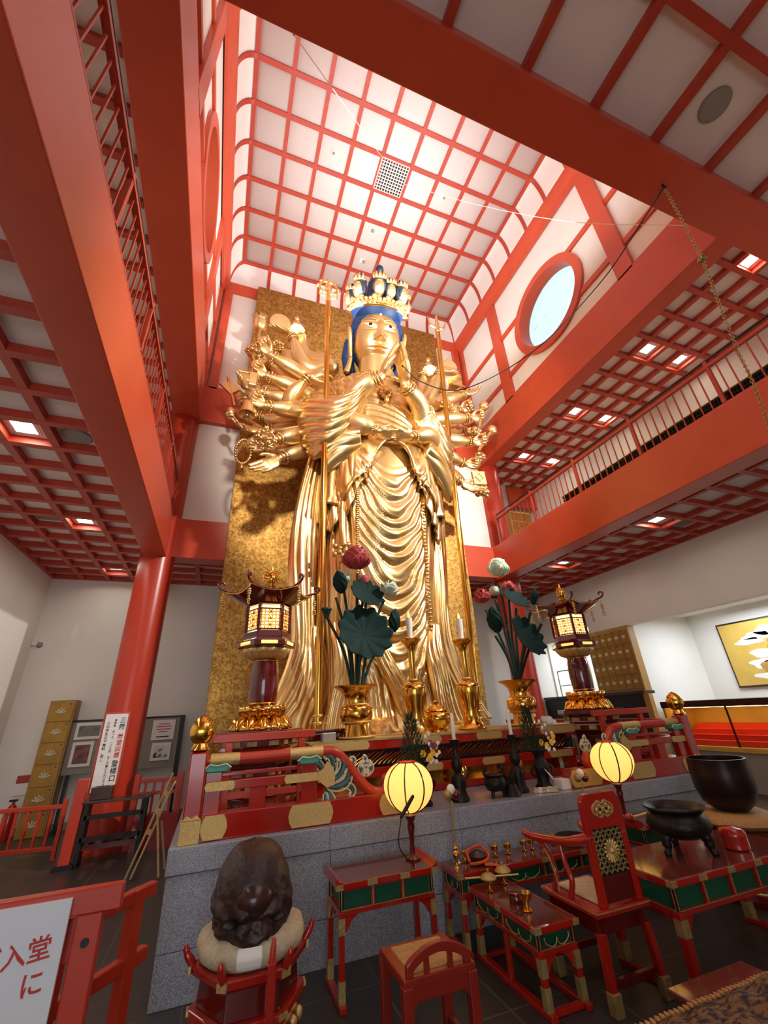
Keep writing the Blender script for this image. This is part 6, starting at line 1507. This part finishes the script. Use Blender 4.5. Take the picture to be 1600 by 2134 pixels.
MB().box(.357, .397, 2.72, 2.76, .02, .56).build('shaft', 'lac', t, bevel=.006); mb = MB(); mb.capsule([(.377, 2.74, .56), (.38, 2.74, .6), (.382, 2.74, .635)], [.016, .014, .01], 10); mb.build('pole_tip', 'redc', t, smooth=60); MB().box(.31, .44, 2.69, 2.8, 0, .025).build('foot_block', 'lac', t, bevel=.005)
# cauldron, red box on the big table
c = V((3.3, 2.8, .58)); t = thing('black_cauldron', 'large black three-legged incense cauldron standing on the big red table', 'cauldron', c); mb = MB()
mb.lathe([(.03, .085), (.12, .095), (.19, .13), (.212, .17), (.2, .215), (.172, .245), (.188, .262), (.208, .275), (.204, .285), (.172, .27), (.15, .24)], c, 44); mb.build('cauldron_body', 'bronze', t, smooth=50)
for k in range(3):
    a = -PI/2+.5+2*PI*k/3; mb = MB(); mb.capsule(catmull([c+V((.14*cos(a), .14*sin(a), .12)), c+V((.16*cos(a), .16*sin(a), .09)), c+V((.16*cos(a), .16*sin(a), .045)), c+V((.175*cos(a), .175*sin(a), .018))], 4), [.04]*4+[.032]*4+[.022]*4+[.026], 10); mb.build('leg', 'bronze', t, smooth=60)
MB().lathe([(.16, .225), (.155, .235)], c, 30).build('ash_bed', 'greyp', t)
c = V((3.66, 2.68, .58)); t = thing('red_incense_case', 'round red lacquer case with domed lid on the big table beside the cauldron', 'box', c); mb = MB(); mb.lathe([(.075, .001), (.085, .01), (.085, .085)], c, 30); mb.build('case_body', 'lac', t, smooth=40); mb = MB(); mb.lathe([(.088, .085), (.088, .1), (.07, .125), (.02, .135)], c, 30); mb.build('lid', 'lac', t, smooth=40)
# brass handled ladle tip visible behind the chair
q = at(1320, 1690, 3.5); t = thing('gilt_headed_mallet', 'red and gilt mallet lying on the hidden table left of the cauldron', 'mallet', (q.x, 3.5, .61)); MB().tube([(q.x-.05, 3.5, .64), (q.x+.22, 3.55, .64)], .014, 10).build('handle', 'gplate', t, smooth=60); mb = MB(); mb.sphere((q.x-.07, 3.5, .645), (.045, .035, .035), 12, 8); mb.build('mallet_head', 'lac', t, smooth=60)
# singing bowl
c = V((4.62, 3.3, 0)); t = thing('bowl_stand', 'red lacquered round stand under the big singing bowl', 'stand', c); mb = MB(); mb.lathe([(.34, 0), (.35, .05), (.27, .1), (.25, .3), (.31, .4), (.36, .45), (.36, .5), (.3, .51)], c, 40); mb.build('stand_body', 'lacd', t, smooth=40)
mb = MB(); mb.torus(c+V((0, 0, .475)), .362, .01, n=48); mb.torus(c+V((0, 0, .09)), .29, .01, n=48); mb.build('gilt_band', 'gplate', t, split=True, smooth=60)
t = thing('bowl_cushion', 'gold brocade ring cushion under the big singing bowl', 'cushion', c+V((0, 0, .51))); mb = MB(); mb.lathe([(.15, .512), (.29, .515), (.33, .55), (.32, .59), (.26, .62), (.12, .615)], c, 48, lambda a, z: 1+.02*sin(16*a)); mb.build('cushion_body', 'tan', t, smooth=60)
t = thing('singing_bowl', 'big dark bronze singing bowl resting on a gold cushion', 'bowl', c+V((0, 0, .62))); mb = MB(); mb.lathe([(.05, .622), (.14, .63), (.21, .69), (.245, .79), (.25, .92), (.24, 1.03), (.243, 1.04), (.226, 1.041), (.23, .92), (.22, .79), (.14, .68)], c, 56); M['bronzes'] = mat('smooth_bronze', S(52, 36, 30), .32, .5, var=.25, scale=3); mb.build('bowl_body', 'bronzes', t, smooth=60)

# brocade seat at the near right corner
M['broc'] = mat('gold_brocade', S(122, 88, 50), .75, .1, col2=S(46, 22, 18), scale=26, bump=.8, bscale=34, stretch=(1, 2.2, 1), ramp=(.42, .56))
t = thing('brocade_seat', 'low seat covered with gold brocade and a twisted fringe at the near right corner', 'seat', (2.45, 1.7, 0))
MB().box(1.85, 3.0, 1.35, 1.93, .0, .36).build('seat_base', 'lacd', t, bevel=.01)
mb = MB()
def bf(u, v):
    x = 1.78+1.3*u; y = 1.3+.68*v; e = min(u, 1-u, v*.6, (1-v)*.6)
    return V((x, y, .36+.065*sstep(0, .12, e)+.012*sin(u*40)*sin(v*25)+.03*sin(u*7+v*4)*sstep(0, .2, e)))
mb.grid(bf, 70, 40); mb.build('brocade_cover', 'broc', t, smooth=180, solid=.02)
mb = MB()
for k in range(46):
    u = k/45; p = bf(u, 1)+V((0, .0, .01)); mb.capsule([p, p+V((.02, .035, -.01))], [.011, .007], 6)
mb.build('twisted_fringe', 'tan', t, smooth=60)
MB().box(2.2, 2.75, 1.985, 2.2, .30, .325).build('flat_mat', 'brownlac', t, bevel=.006)
MB().box(2.25, 2.7, 2.0, 2.18, .0, .30).build('mat_block', 'lacd', t)
# ---- barrier with notice board at the near left corner
t = thing('barrier', 'red wooden barrier carrying the white notice board at the near left corner', 'barrier', (-.8, 2.75, 0))
MB().box(-1.6, -.31, 2.72, 2.78, .865, .955).build('top_rail', 'redc', t, bevel=.006)
MB().box(-.475, -.375, 2.725, 2.8, 0, .865).build('post', 'redc', t, bevel=.006); mb = MB(); mb.lathe([(.016, -.004), (.016, .004)], (0, 0, 0), 16); mb.v = [V((-.425+p.x, 2.724+p.z, .77+p.y)) for p in mb.v]; mb.build('bolt_hole', 'black', t)
MB().box(-.56, -.46, 2.76, 2.82, .7, .85).build('backing_block', 'redc', t, bevel=.004); MB().box(-1.5, -1.4, 2.73, 2.8, 0, .865).build('post', 'redc', t, bevel=.006); MB().box(-1.45, -.42, 2.74, 2.79, .25, .31).build('lower_rail', 'redc', t, bevel=.004)
b = thing('notice_board', 'white notice board with red brush lettering hung on the near left barrier', 'sign', (-.9, 2.7, .45)); MB().box(-1.35, -.5, 2.7, 2.7205, .3, .935).build('board', 'acryl', b, bevel=.002)
mtx = Matrix.Translation((-.79, 2.6985, .735)) @ Matrix.Rotation(PI/2, 4, 'X') @ Matrix.Rotation(.1, 4, 'Z')
text_mesh('lettering', 'ご入堂', .085, 'redink', b, mtx)
mtx = Matrix.Translation((-.79, 2.6985, .63)) @ Matrix.Rotation(PI/2, 4, 'X') @ Matrix.Rotation(.1, 4, 'Z')
text_mesh('lettering', 'て\u3000に', .085, 'redink', b, mtx)
# second barrier, set at an angle
t = thing('barrier', 'red rail barrier set at an angle just behind the notice board', 'barrier', (-.42, 3.1, 0)); d = V((sin(math.radians(38)), cos(math.radians(38)), 0))
pe = V((-.225, 3.33, 0)); pb = pe-d*.12
MB().bar(pb, pb+V((0, 0, .8)), .065, .065, up=d).build('post', 'redc', t, bevel=.006); q = pb-d*.42; MB().bar(q, q+V((0, 0, .8)), .065, .065, up=d).build('post', 'redc', t, bevel=.006)
for z in (.77, .5, .2): MB().bar(pe-d*.6+V((0, 0, z)), pe+V((0, 0, z)), .05, .06).build('rail', 'redc', t, bevel=.006)
# ================================================================ LEFT SIDE
def low_barrier(label, P, Q, h, n, post=.05):
    P, Q = V(P), V(Q); t = thing('slatted_fence', label, 'fence', P.lerp(Q, .5)); U = V((0, 0, 1)); d = (Q-P).normalized()
    for z in (h-.04, .14): MB().bar(P+U*z, Q+U*z, .045, .05).build('rail', 'redc', t, bevel=.004)
    for p in (P, Q): MB().bar(p, p+U*(h+.05), post, post, up=d).build('post', 'redc', t, bevel=.005)
    for k in range(1, n):
        p = P.lerp(Q, k/n); MB().bar(p+U*.14, p+U*(h-.05), .032, .032, up=d).build('slat', 'redc', t)
    return t
low_barrier('low red slatted fence in front of the gold locker tower', (-2.75, 8.45, 0), (-1.88, 8.3, 0), .66, 6)
t = low_barrier('red slatted fence between the red column and the platform', (-1.0, 8.25, 0), (-.4, 8.2, 0), .88, 5, .08)
MB().bar((-1.0, 8.2, .68), (-.4, 8.17, .68), .04, .045).build('middle_rail', 'redc', t); MB().box(-.95, -.36, 8.12, 8.15, .0, .42).build('skirt_board', 'lac', t)
t = thing('red_post', 'thick pale red post leaning beside the column sign', 'post', (-1.6, 7.75, 0)); MB().bar((-1.62, 7.75, 0), (-1.6, 7.75, .98), .13, .1, up=(0, 1, 0)).build('post_body', 'redc', t, bevel=.008); MB().box(-1.72, -1.5, 7.65, 7.85, 0, .05).build('post_foot', 'black', t)
t = thing('dark_rack', 'dark wooden slatted rack standing in front of the left red column', 'rack', (-1.15, 7.85, 0))
for x in (-1.5, -.8): MB().box(x-.03, x+.03, 7.72, 7.95, 0, .68).build('side_frame', 'black', t, bevel=.004)
MB().box(-1.56, -.74, 7.7, 7.97, .68, .71).build('top_board', 'dwoods', t, bevel=.004)
for z in (.5, .26): MB().box(-1.5, -.8, 7.72, 7.76, z, z+.05).build('slat', 'black', t)
MB().box(-1.5, -.8, 7.78, 7.95, .16, .22).build('shelf', 'lacd', t)
for k in range(4):
    x = -1.38+k*.16; u = thing('red_slipper', ['red slipper on the bottom shelf of the dark rack, first from the leaning post', 'red slipper on the dark rack shelf, second from the leaning post', 'red slipper on the dark rack shelf, third from the leaning post', 'red slipper on the dark rack shelf, beside the bamboo poles'][k], 'slipper', (x, 7.85, .22), group='slippers on the rack')
    mb = MB(); mb.sphere((x, 7.85, .245), (.045, .08, .025), 12, 8); mb.build('sole', 'lac', u, smooth=180); mb = MB(); mb.sphere((x, 7.82, .265), (.042, .045, .022), 10, 7); mb.build('strap', 'lacd', u, smooth=180)
t = thing('offering_box', 'small brown wooden box on the dark rack below the column sign', 'box', (-1.36, 7.85, .71)); MB().box(-1.5, -1.24, 7.78, 7.95, .711, .86).build('box_body', 'wood2' if 'wood2' in M else 'dwoods', t, bevel=.004); MB().box(-1.45, -1.3, 7.83, 7.86, .86, .866).build('slot', 'black', t)
# sign on the column
t = thing('column_sign', 'tall narrow white sign with vertical Japanese writing on the left red column', 'sign', (-1.43, 8.15, .85)); MB().box(-1.58, -1.28, 8.14, 8.17, .76, 1.78).build('board', 'paperw', t, bevel=.002)
MB().box(-1.61, -1.25, 8.155, 8.18, .74, 1.81).build('sign_frame', 'redc', t)
rx = Matrix.Rotation(PI/2, 4, 'X')
def vt(body, x, z, s_, m, gap=1.06): text_mesh('lettering', body, s_, m, t, Matrix.Translation((x, 8.1385, z)) @ rx, True, gap)
vt('三階', -1.335, 1.66, .085, 'ink'); vt('展望回廊', -1.335, 1.44, .078, 'redink'); vt('登楼口', -1.335, 1.08, .088, 'ink')
vt('参拝料\u3000お一人\u3000一〇〇円\u3000をこの棚に入れて下さい', -1.435, 1.68, .036, 'ink'); vt('小中学生以下無料、但し', -1.525, 1.64, .046, 'ink')
# bamboo trestle
t = thing('bamboo_trestle', 'leaning bundle of thin bamboo poles tied as a trestle near the platform corner', 'trestle', (-.7, 6.9, 0))
for a, b_ in (((-.78, 6.85, .01), (-.44, 7.0, 1.02)), ((-.72, 6.8, .01), (-.40, 6.95, .93)), ((-.38, 7.0, .01), (-.5, 7.05, .5)), ((-.42, 6.7, .01), (-.55, 6.9, .62))):
    MB().tube([a, b_], .014, 8).build('bamboo_pole', 'bamboo', t, smooth=60)
for z in (.42, .62, .8): 
    k = z/1.0; p = V((-.78, 6.85, 0)).lerp(V((-.44, 7.0, 1.02)), k); q = V((-.72, 6.8, 0)).lerp(V((-.40, 6.95, .93)), k+.03); mb = MB(); mb.bar(p, q, .03, .05); mb.build('lashing', 'bamboo', t)
# gold locker tower
def lockers(name, label, x0, x1, y, z0, zs, nx, depth=.32, emblem=True):
    t = thing(name, label, 'cabinet', ((x0+x1)/2, y, z0)); nz = len(zs)-1
    MB().box(x0-.02, x1+.02, y, y+depth, zs[0], zs[-1]+.02).build('carcass', 'wood', t, bevel=.004)
    for j in range(nz):
        for i in range(nx):
            a = x0+(x1-x0)*i/nx+.006; b = x0+(x1-x0)*(i+1)/nx-.006; z_, zt = zs[j]+.006, zs[j+1]-.006; dr = MB().box(a, b, y-.015, y, z_, zt).build('locker_door', 'goldcab', t, bevel=.003)
            cx, cz = (a+b)/2, (z_+zt)/2; w = min(b-a, zt-z_); mb = MB()
            for k in range(5): an = PI/2+(k-2)*.6; mb.capsule([(cx+.03*w*cos(an), y-.017, cz-.1*w+.03*w*sin(an)), (cx+.24*w*cos(an), y-.017, cz-.1*w+.24*w*sin(an))], [.008, .016], 6)
            mb.build('emblem', 'cream', dr); mb = MB(); mb.lathe([(.012, -.003), (.012, .003)], (0, 0, 0), 10); mb.v = [V((b-.05+p.x, y-.018+p.z, zt-.04+p.y)) for p in mb.v]; mb.build('keyhole', 'black', dr)
    return t
lockers('locker_tower', 'tall narrow tower of gold lockers with pale lotus emblems against the back wall', -2.9, -2.52, 10.12, 0, [.0, .36, .72, 1.06, 1.4, 1.74, 2.08], 1, .3)
# notice panels behind the column
t = thing('exhibition_panel', 'grey standing notice panel with framed photographs behind the left red column', 'notice board', (-1.55, 10.25, 0))
MB().box(-2.5, -.62, 10.22, 10.26, .86, 1.72).build('pinboard', 'greyp', t, bevel=.004); MB().box(-2.5, -.62, 10.21, 10.27, 1.72, 1.75).build('top_trim', 'black', t); MB().box(-.66, -.58, 10.2, 10.28, 0, 1.75).build('upright', 'black', t); MB().box(-2.42, -2.38, 10.2, 10.28, 0, .86).build('upright', 'black', t)
for x in (-.62, -2.4): MB().box(x-.04, x+.04, 10.0, 10.44, 0, .05).build('foot', 'black', t)
M['photo1'] = mat('dark_photo', S(40, 44, 40), .3, col2=S(120, 118, 100), scale=7, ramp=(.5, .75)); M['photo2'] = mat('red_photo', S(150, 80, 66), .3, col2=S(60, 30, 28), scale=9); M['photo3'] = mat('mountain_photo', S(210, 205, 196), .3, col2=S(40, 40, 40), scale=4, ramp=(.45, .5))
def framed(x0, x1, z0, z1, m, label):
    f = thing('framed_photo', label, 'picture', ((x0+x1)/2, 10.21, z0)); MB().box(x0, x1, 10.2, 10.218, z0, z1).build('mount', 'paperw', f, bevel=.002); MB().box(x0+.05, x1-.05, 10.195, 10.2, z0+.05, z1-.05).build('print', m, f); return f
framed(-2.43, -1.98, 1.42, 1.7, 'photo1', 'framed dark landscape photo at the top of the notice panel left of the column'); framed(-2.42, -2.08, .98, 1.38, 'photo2', 'framed reddish photo low on the notice panel left of the column')
framed(-1.1, -.76, .98, 1.28, 'photo3', 'framed mountain photo low on the notice panel right of the column')
f = thing('notice_sheet', 'white notice sheet with red lines of writing on the panel right of the column', 'notice', (-.95, 10.21, 1.35)); MB().box(-1.14, -.74, 10.2, 10.218, 1.33, 1.68).build('sheet', 'paperw', f); mb = MB(); mk = MB()
for k, w in enumerate((.1, .14, .13, .08)): mb.box(-.94-w, -.94+w, 10.197, 10.2, 1.6-.045*k, 1.615-.045*k)
mk.box(-1.05, -.83, 10.197, 10.2, 1.375, 1.395); mb.build('red_lines', 'redink', f); mk.build('black_line', 'ink', f)
# extinguisher by the wall with its sign, wall notice
t = thing('fire_extinguisher', 'red fire extinguisher on the floor beside the gold locker tower', 'fire extinguisher', (-3.08, 10.2, 0)); mb = MB(); mb.lathe([(.08, 0), (.085, .02), (.085, .4), (.05, .48), (.025, .5), (.025, .54)], (-3.08, 10.2, 0), 20); mb.build('cylinder_body', 'lac', t, smooth=50); MB().box(-3.14, -3.02, 10.17, 10.2, .54, .57).build('handle', 'black', t)
t = thing('extinguisher_sign', 'small red and white sign on the wall beside the gold locker tower', 'sign', (-3.1, 10.44, .66)); MB().box(-3.2, -2.95, 10.435, 10.455, .78, .9).build('red_field', 'lac', t); MB().box(-3.2, -2.95, 10.436, 10.455, .6, .78).build('white_field', 'paperw', t)
t = thing('wall_notice', 'white paper notice taped to the left wall', 'notice', (-3.58, 10.0, 1.2)); MB().box(-3.595, -3.58, 9.7, 10.25, 1.12, 1.5).build('sheet', 'paperw', t)
ry = Matrix.Rotation(PI/2, 4, 'Z') @ Matrix.Rotation(PI/2, 4, 'X')
text_mesh('lettering', '三階', .08, 'ink', t, Matrix.Translation((-3.579, 9.88, 1.37)) @ ry); text_mesh('lettering', '上り口', .09, 'ink', t, Matrix.Translation((-3.579, 9.83, 1.24)) @ ry)
p = atx(70, 1340, -3.58); t = thing('wall_camera', 'tiny white camera on the left wall', 'camera', p); MB().box(-3.6, -3.5, p.y-.05, p.y+.05, p.z-.05, p.z+.05).build('bracket', 'white', t, bevel=.008); mb = MB(); mb.sphere((-3.47, p.y, p.z-.04), .06); mb.build('dome', 'grey', t, smooth=180)
# ================================================================ RIGHT SIDE
w = MB(); w.box(10.4, 10.6, 7.62, WB, 0, 3.4); w.box(WR+.2, 10.4, WB-.05, WB, 0, 3.4); struct('wall_service_room', w, 'white'); struct('ceiling_service_room', MB().box(WR+.05, 10.6, 7.62, WB, 3.3, 3.4), 'white')
t = thing('service_counter', 'long black-fronted counter with dark wooden top along the right wall', 'counter', (8.75, 8.9, 0))
MB().box(8.62, 8.9, 7.25, 10.4, 0, 1.68).build('counter_body', 'black', t); MB().box(8.58, 8.91, 7.18, 10.42, 1.68, 1.74).build('counter_top', 'dwoods', t, bevel=.006)
for y in (9.05, 9.45): MB().box(8.6, 8.62, y-.03, y+.03, 0, 1.68).build('front_strip', 'wood', t)
MB().box(8.6, 8.72, 7.1, 7.24, 0, 1.68).build('end_post', 'wood', t, bevel=.006)
t = thing('locker_bank', 'wide bank of gold lockers with pale emblems standing on the right counter', 'cabinet', (8.78, 7.85, 1.74))
MB().box(8.7, 8.9, 7.22, 8.5, 1.742, 3.14).build('carcass', 'wood', t, bevel=.006)
d0 = None
for j in range(4):
    for i in range(6):
        yy = 7.28+.2*i; zz = 1.79+.32*j
        if d0 is None:
            d0 = MB().box(8.685, 8.7, yy, yy+.19, zz, zz+.305).build('locker_door', 'goldcab', t, bevel=.003); mb = MB()
            for k in range(5): an = PI/2+(k-2)*.6; mb.capsule([(8.684, yy+.095+.01*cos(an), zz+.12), (8.684, yy+.095+.05*cos(an), zz+.12+.06*sin(an))], [.006, .012], 6)
            mb.build('emblem', 'cream', d0); mb = MB(); mb.sphere((8.683, yy+.16, zz+.27), .011, 8, 6); mb.build('keyhole', 'black', d0)
        else: dup(d0, loc=(0, .2*i, .32*j), parent=t)
t = thing('trolley', 'steel hand trolley frame standing behind the counter under the lit wall', 'trolley', (9.0, 9.5, 1.74)); mb = MB(); mb.tube(catmull([(8.7, 9.78, 1.745), (8.7, 9.78, 2.3), (8.7, 9.72, 2.36), (8.7, 9.38, 2.36), (8.7, 9.32, 2.3), (8.7, 9.32, 1.745)], 5), .016, 8); mb.build('frame_tube', 'alu', t, smooth=60); MB().tube([(8.7, 9.78, 2.0), (8.7, 9.32, 2.0)], .012, 8).build('cross_bar', 'alu', t)
# display case
t = thing('display_case', 'glass display case with glowing gold back and red felt steps on the right', 'display case', (9.4, 5.6, 0))
ya, yb = 3.4, 7.2
MB().box(9.0, 9.9, ya, yb, 0, .62).build('case_base', 'greyp', t); MB().box(8.97, 9.95, ya-.03, yb, .62, .7).build('gilt_sill', 'goldpap', t, bevel=.006); MB().box(8.97, 9.95, ya-.03, yb, 1.38, 1.5).build('case_top', 'dwoods', t, bevel=.006)
MB().box(9.85, 9.9, ya, yb, .7, 1.38).build('gold_back', 'goldpap', t); MB().box(9.0, 9.85, yb-.05, yb, .7, 1.38).build('gold_end', 'goldpap', t)
for k in range(4): MB().box(9.1+.16*k, 9.85, ya+.05, yb-.18, .7+.09*k, .79+.09*k).build('felt_step', 'sunr', t)
for y in (5.9, 4.6): MB().box(9.0, 9.02, y-.015, y+.015, .7, 1.38).build('mullion', 'dwoods', t)
M['lampw'] = mat('warm_strip_lamp', S(255, 220, 150), .5, emit=S(255, 205, 120), estr=12); MB().box(9.3, 9.38, ya+.1, yb-.1, 1.365, 1.378).build('strip_lamp', 'lampw', t)
# painting of white cloud forms on gold
t = thing('cloud_painting', 'framed gold painting with drifting white and ochre cloud shapes on the alcove wall', 'painting', (11.08, 5.4, 1.7)); y0, y1 = 3.6, 6.78
MB().box(11.05, 11.1, y0, y1, 1.69, 3.08).build('frame', 'dwoods', t, bevel=.004); MB().box(11.04, 11.05, y0+.04, y1-.04, 1.73, 3.04).build('gold_ground', 'goldpap', t)
rn = random.Random(11); wc, oc = MB(), MB()
def blob(mb, y, z, ry_, rz_, X):
    n = 26; ph = [rn.uniform(0, 6.28) for _ in range(3)]; r = mb.ring([(X, y+ry_*cos(2*PI*k/n)*(1+.16*sin(3*2*PI*k/n+ph[0])+.1*sin(5*2*PI*k/n+ph[1])), z+rz_*sin(2*PI*k/n)*(1+.16*sin(4*2*PI*k/n+ph[2]))) for k in range(n)]); r2 = mb.ring([(11.042, *mb.v[i].yz) for i in r]); mb.f.append(r); mb.bridge(r, r2)
for y, z, a, b_ in ((6.2, 2.62, .28, .07), (6.0, 2.72, .3, .08), (5.7, 2.8, .3, .12), (5.5, 2.45, .34, .2), (5.95, 2.35, .3, .1), (6.1, 2.15, .24, .1), (5.75, 2.1, .4, .14), (5.95, 1.9, .42, .07), (5.4, 1.95, .4, .1), (4.9, 2.5, .5, .24), (4.7, 2.0, .5, .16)): blob(wc, y, z, a, b_, 11.036)
for y, z, a, b_ in ((5.72, 2.5, .17, .15), (6.05, 2.08, .1, .1), (5.35, 2.2, .14, .18), (4.9, 2.25, .16, .16)): blob(oc, y, z, a, b_, 11.032)
wc.build('white_cloud', 'wax', t, split=True); M['ochre'] = mat('ochre_paint', S(190, 136, 62), .6, var=.2, scale=6); oc.build('ochre_shape', 'ochre', t, split=True)
# ================================================================ CHAINS AND WIRES
def chain(name, label, P, r, step):
    P = catmull(P, 12); L = [0]
    for a, b_ in zip(P, P[1:]): L.append(L[-1]+(b_-a).length)
    n = int(L[-1]/step); mb = MB(); k = 0
    for i in range(n):
        s_ = (i+.5)*step
        while k < len(L)-2 and L[k+1] < s_: k += 1
        f = (s_-L[k])/(L[k+1]-L[k]); p = P[k].lerp(P[k+1], f); d = (P[k+1]-P[k]).normalized(); a = d.cross(V((0, 1, 0)) if i % 2 else V((1, .2, 0))); a.normalize(); b2 = d.cross(a)
        mb.tube([p+d*(step*.66*cos(2*PI*j/8))+b2*(r*1.6*sin(2*PI*j/8)) for j in range(8)], r*.5, 4, closed=True)
    t = thing(name, label, 'chain', P[0]); mb.build('link', 'gdull' if name == 'hanging_chain' else 'black', t, smooth=60); return t
A0 = atz(1385, 392, 7.64); B0 = at(1462, 540, 1.62); C0 = at(1520, 690, 1.72); D0 = at(1575, 815, 1.8); E0 = at(1625, 960, 1.88)
t = chain('hanging_chain', 'long twisted brass chain hanging from the big crossing beam', [A0, B0, C0, D0, E0], .01, .032)
mb = MB(); mb.torus(A0+V((0, 0, .03)), .035, .008, (0, 1, 0), 14, 6); mb.bar(A0+V((0, 0, .06)), (A0.x, A0.y, 7.725), .02); mb.build('ceiling_hook', 'bronze', t, smooth=60)
mb = MB(); c = at(1462, 540, 1.62)
for k in range(6): a = k; mb.torus(c+V((.03*cos(a), .02*sin(a), .02*sin(2*a))), .03, .009, (cos(a), .5, sin(a)), 10, 5)
mb.build('knot', 'gdull', t, smooth=60)
t = thing('black_wire', 'thin black wire running from the praying hands up to the crossing beam', 'wire', A0); P = [Zm(1030, 575, 5.4), Zm(1130, 660, 5.2), Zm(1350, 700, 4.6), at(1110, 733, 3.6), at(1250, 590, 2.6), at(1345, 450, 1.75), A0+V((-.02, .0, 0))]
mb = MB(); mb.tube(catmull(P, 10), .009, 6); mb.build('wire_strand', 'black', t, smooth=60); mb = MB(); mb.sphere(P[0], .02); mb.build('end_knot', 'bronze', t, smooth=60)
a_, b_ = at(800, 335, 4.62), at(612, 72, 1.9); t = thing('white_string', 'thin white cord stretched from the lattice grille towards the crossing beam, upper left one', 'cord', a_); MB().tube([V((2.28, 4.62, 13.3)), b_], .006, 6).build('string_strand', 'wax', t); MB().sphere(b_, .012).build('end_knot', 'wax', t)
b_ = at(1428, 470, 1.9); t = thing('white_string', 'thin white cord stretched from the lattice grille towards the hanging chain', 'cord', b_); MB().tube(catmull([V((2.95, 4.95, 13.3)), at(1000, 428, 4.2), at(1190, 462, 3.0), b_], 8), .006, 6).build('string_strand', 'wax', t); MB().sphere(b_, .012).build('end_knot', 'wax', t)
# ================================================================ LIGHT
SC.view_settings.view_transform = 'Standard'; SC.view_settings.look = 'None'; SC.view_settings.gamma = 1; SC.view_settings.use_curve_mapping = False
SC.view_settings.exposure = 0.0
SC.cycles.use_denoising = True; SC.cycles.max_bounces = 8; SC.cycles.diffuse_bounces = 5; SC.cycles.glossy_bounces = 4; SC.cycles.transmission_bounces = 4
SC.cycles.sample_clamp_indirect = 6
wd = bpy.data.worlds.new('sky'); SC.world = wd; wd.use_nodes = True
bg = wd.node_tree.nodes['Background']; bg.inputs['Color'].default_value = (.86, .96, 1, 1); bg.inputs['Strength'].default_value = 1.25
def area(name, loc, target, size, power, col=(1, .95, .88), sy=None, spread=None):
    l = bpy.data.lights.new(name, 'AREA'); l.energy = power; l.color = col; l.size = size
    if sy: l.shape = 'RECTANGLE'; l.size_y = sy
    if spread: l.spread = spread
    o = bpy.data.objects.new(name, l); COL.objects.link(o); o.location = loc
    o.rotation_euler = (V(target)-V(loc)).to_track_quat('-Z', 'Y').to_euler(); return o
def spot(name, loc, target, power, ang, col=(1, .92, .8), r=.1, blend=.4):
    l = bpy.data.lights.new(name, 'SPOT'); l.energy = power; l.color = col; l.spot_size = math.radians(ang); l.shadow_soft_size = r; l.spot_blend = blend
    o = bpy.data.objects.new(name, l); COL.objects.link(o); o.location = loc
    o.rotation_euler = (V(target)-V(loc)).to_track_quat('-Z', 'Y').to_euler(); return o
spot('statue_spot_right', (5.9, 1.95, 7.2), (1.7, 6.9, 6.3), 2300, 100, (1, .965, .92), r=.12)
spot('statue_spot_left', (.2, 2.0, 7.4), (2.8, 6.8, 7.4), 900, 80, r=.2)

area('atrium_fill', (2.6, 5.2, 9.6), (2.6, 5.2, 14), 5.2, 330, (.95, .975, 1))  # added unseen fill aimed up at the atrium ceiling, no lamp of the hall
area('alcove_lamp', (10.0, 4.6, 3.3), (10.0, 4.6, 0), 1.2, 150, (.78, .9, 1), sy=4)
area('entrance_day', (-1.3, -4.4, 1.7), (-.3, 3, 1.4), 3.6, 80, (.88, .94, 1), sy=2.6)
area('aisle_left_lamps', (-2.3, 5, 4.45), (-2.3, 5, 0), .5, 45, (1, .95, .88), sy=8)
area('aisle_right_lamps', (7.6, 5, 4.45), (7.6, 5, 0), .5, 16, (1, .95, .88), sy=8)
area('front_hall_fill', (2.6, -1.6, 7.7), (2.6, -1.6, 0), 4, 110, (.96, .97, 1), sy=6)  # added soft frontal fill to brighten the gilding, no fixture behind it
area('service_lamp', (9.7, 9.0, 3.2), (9.7, 9.0, 0), .8, 60, (.8, .92, 1), sy=2)
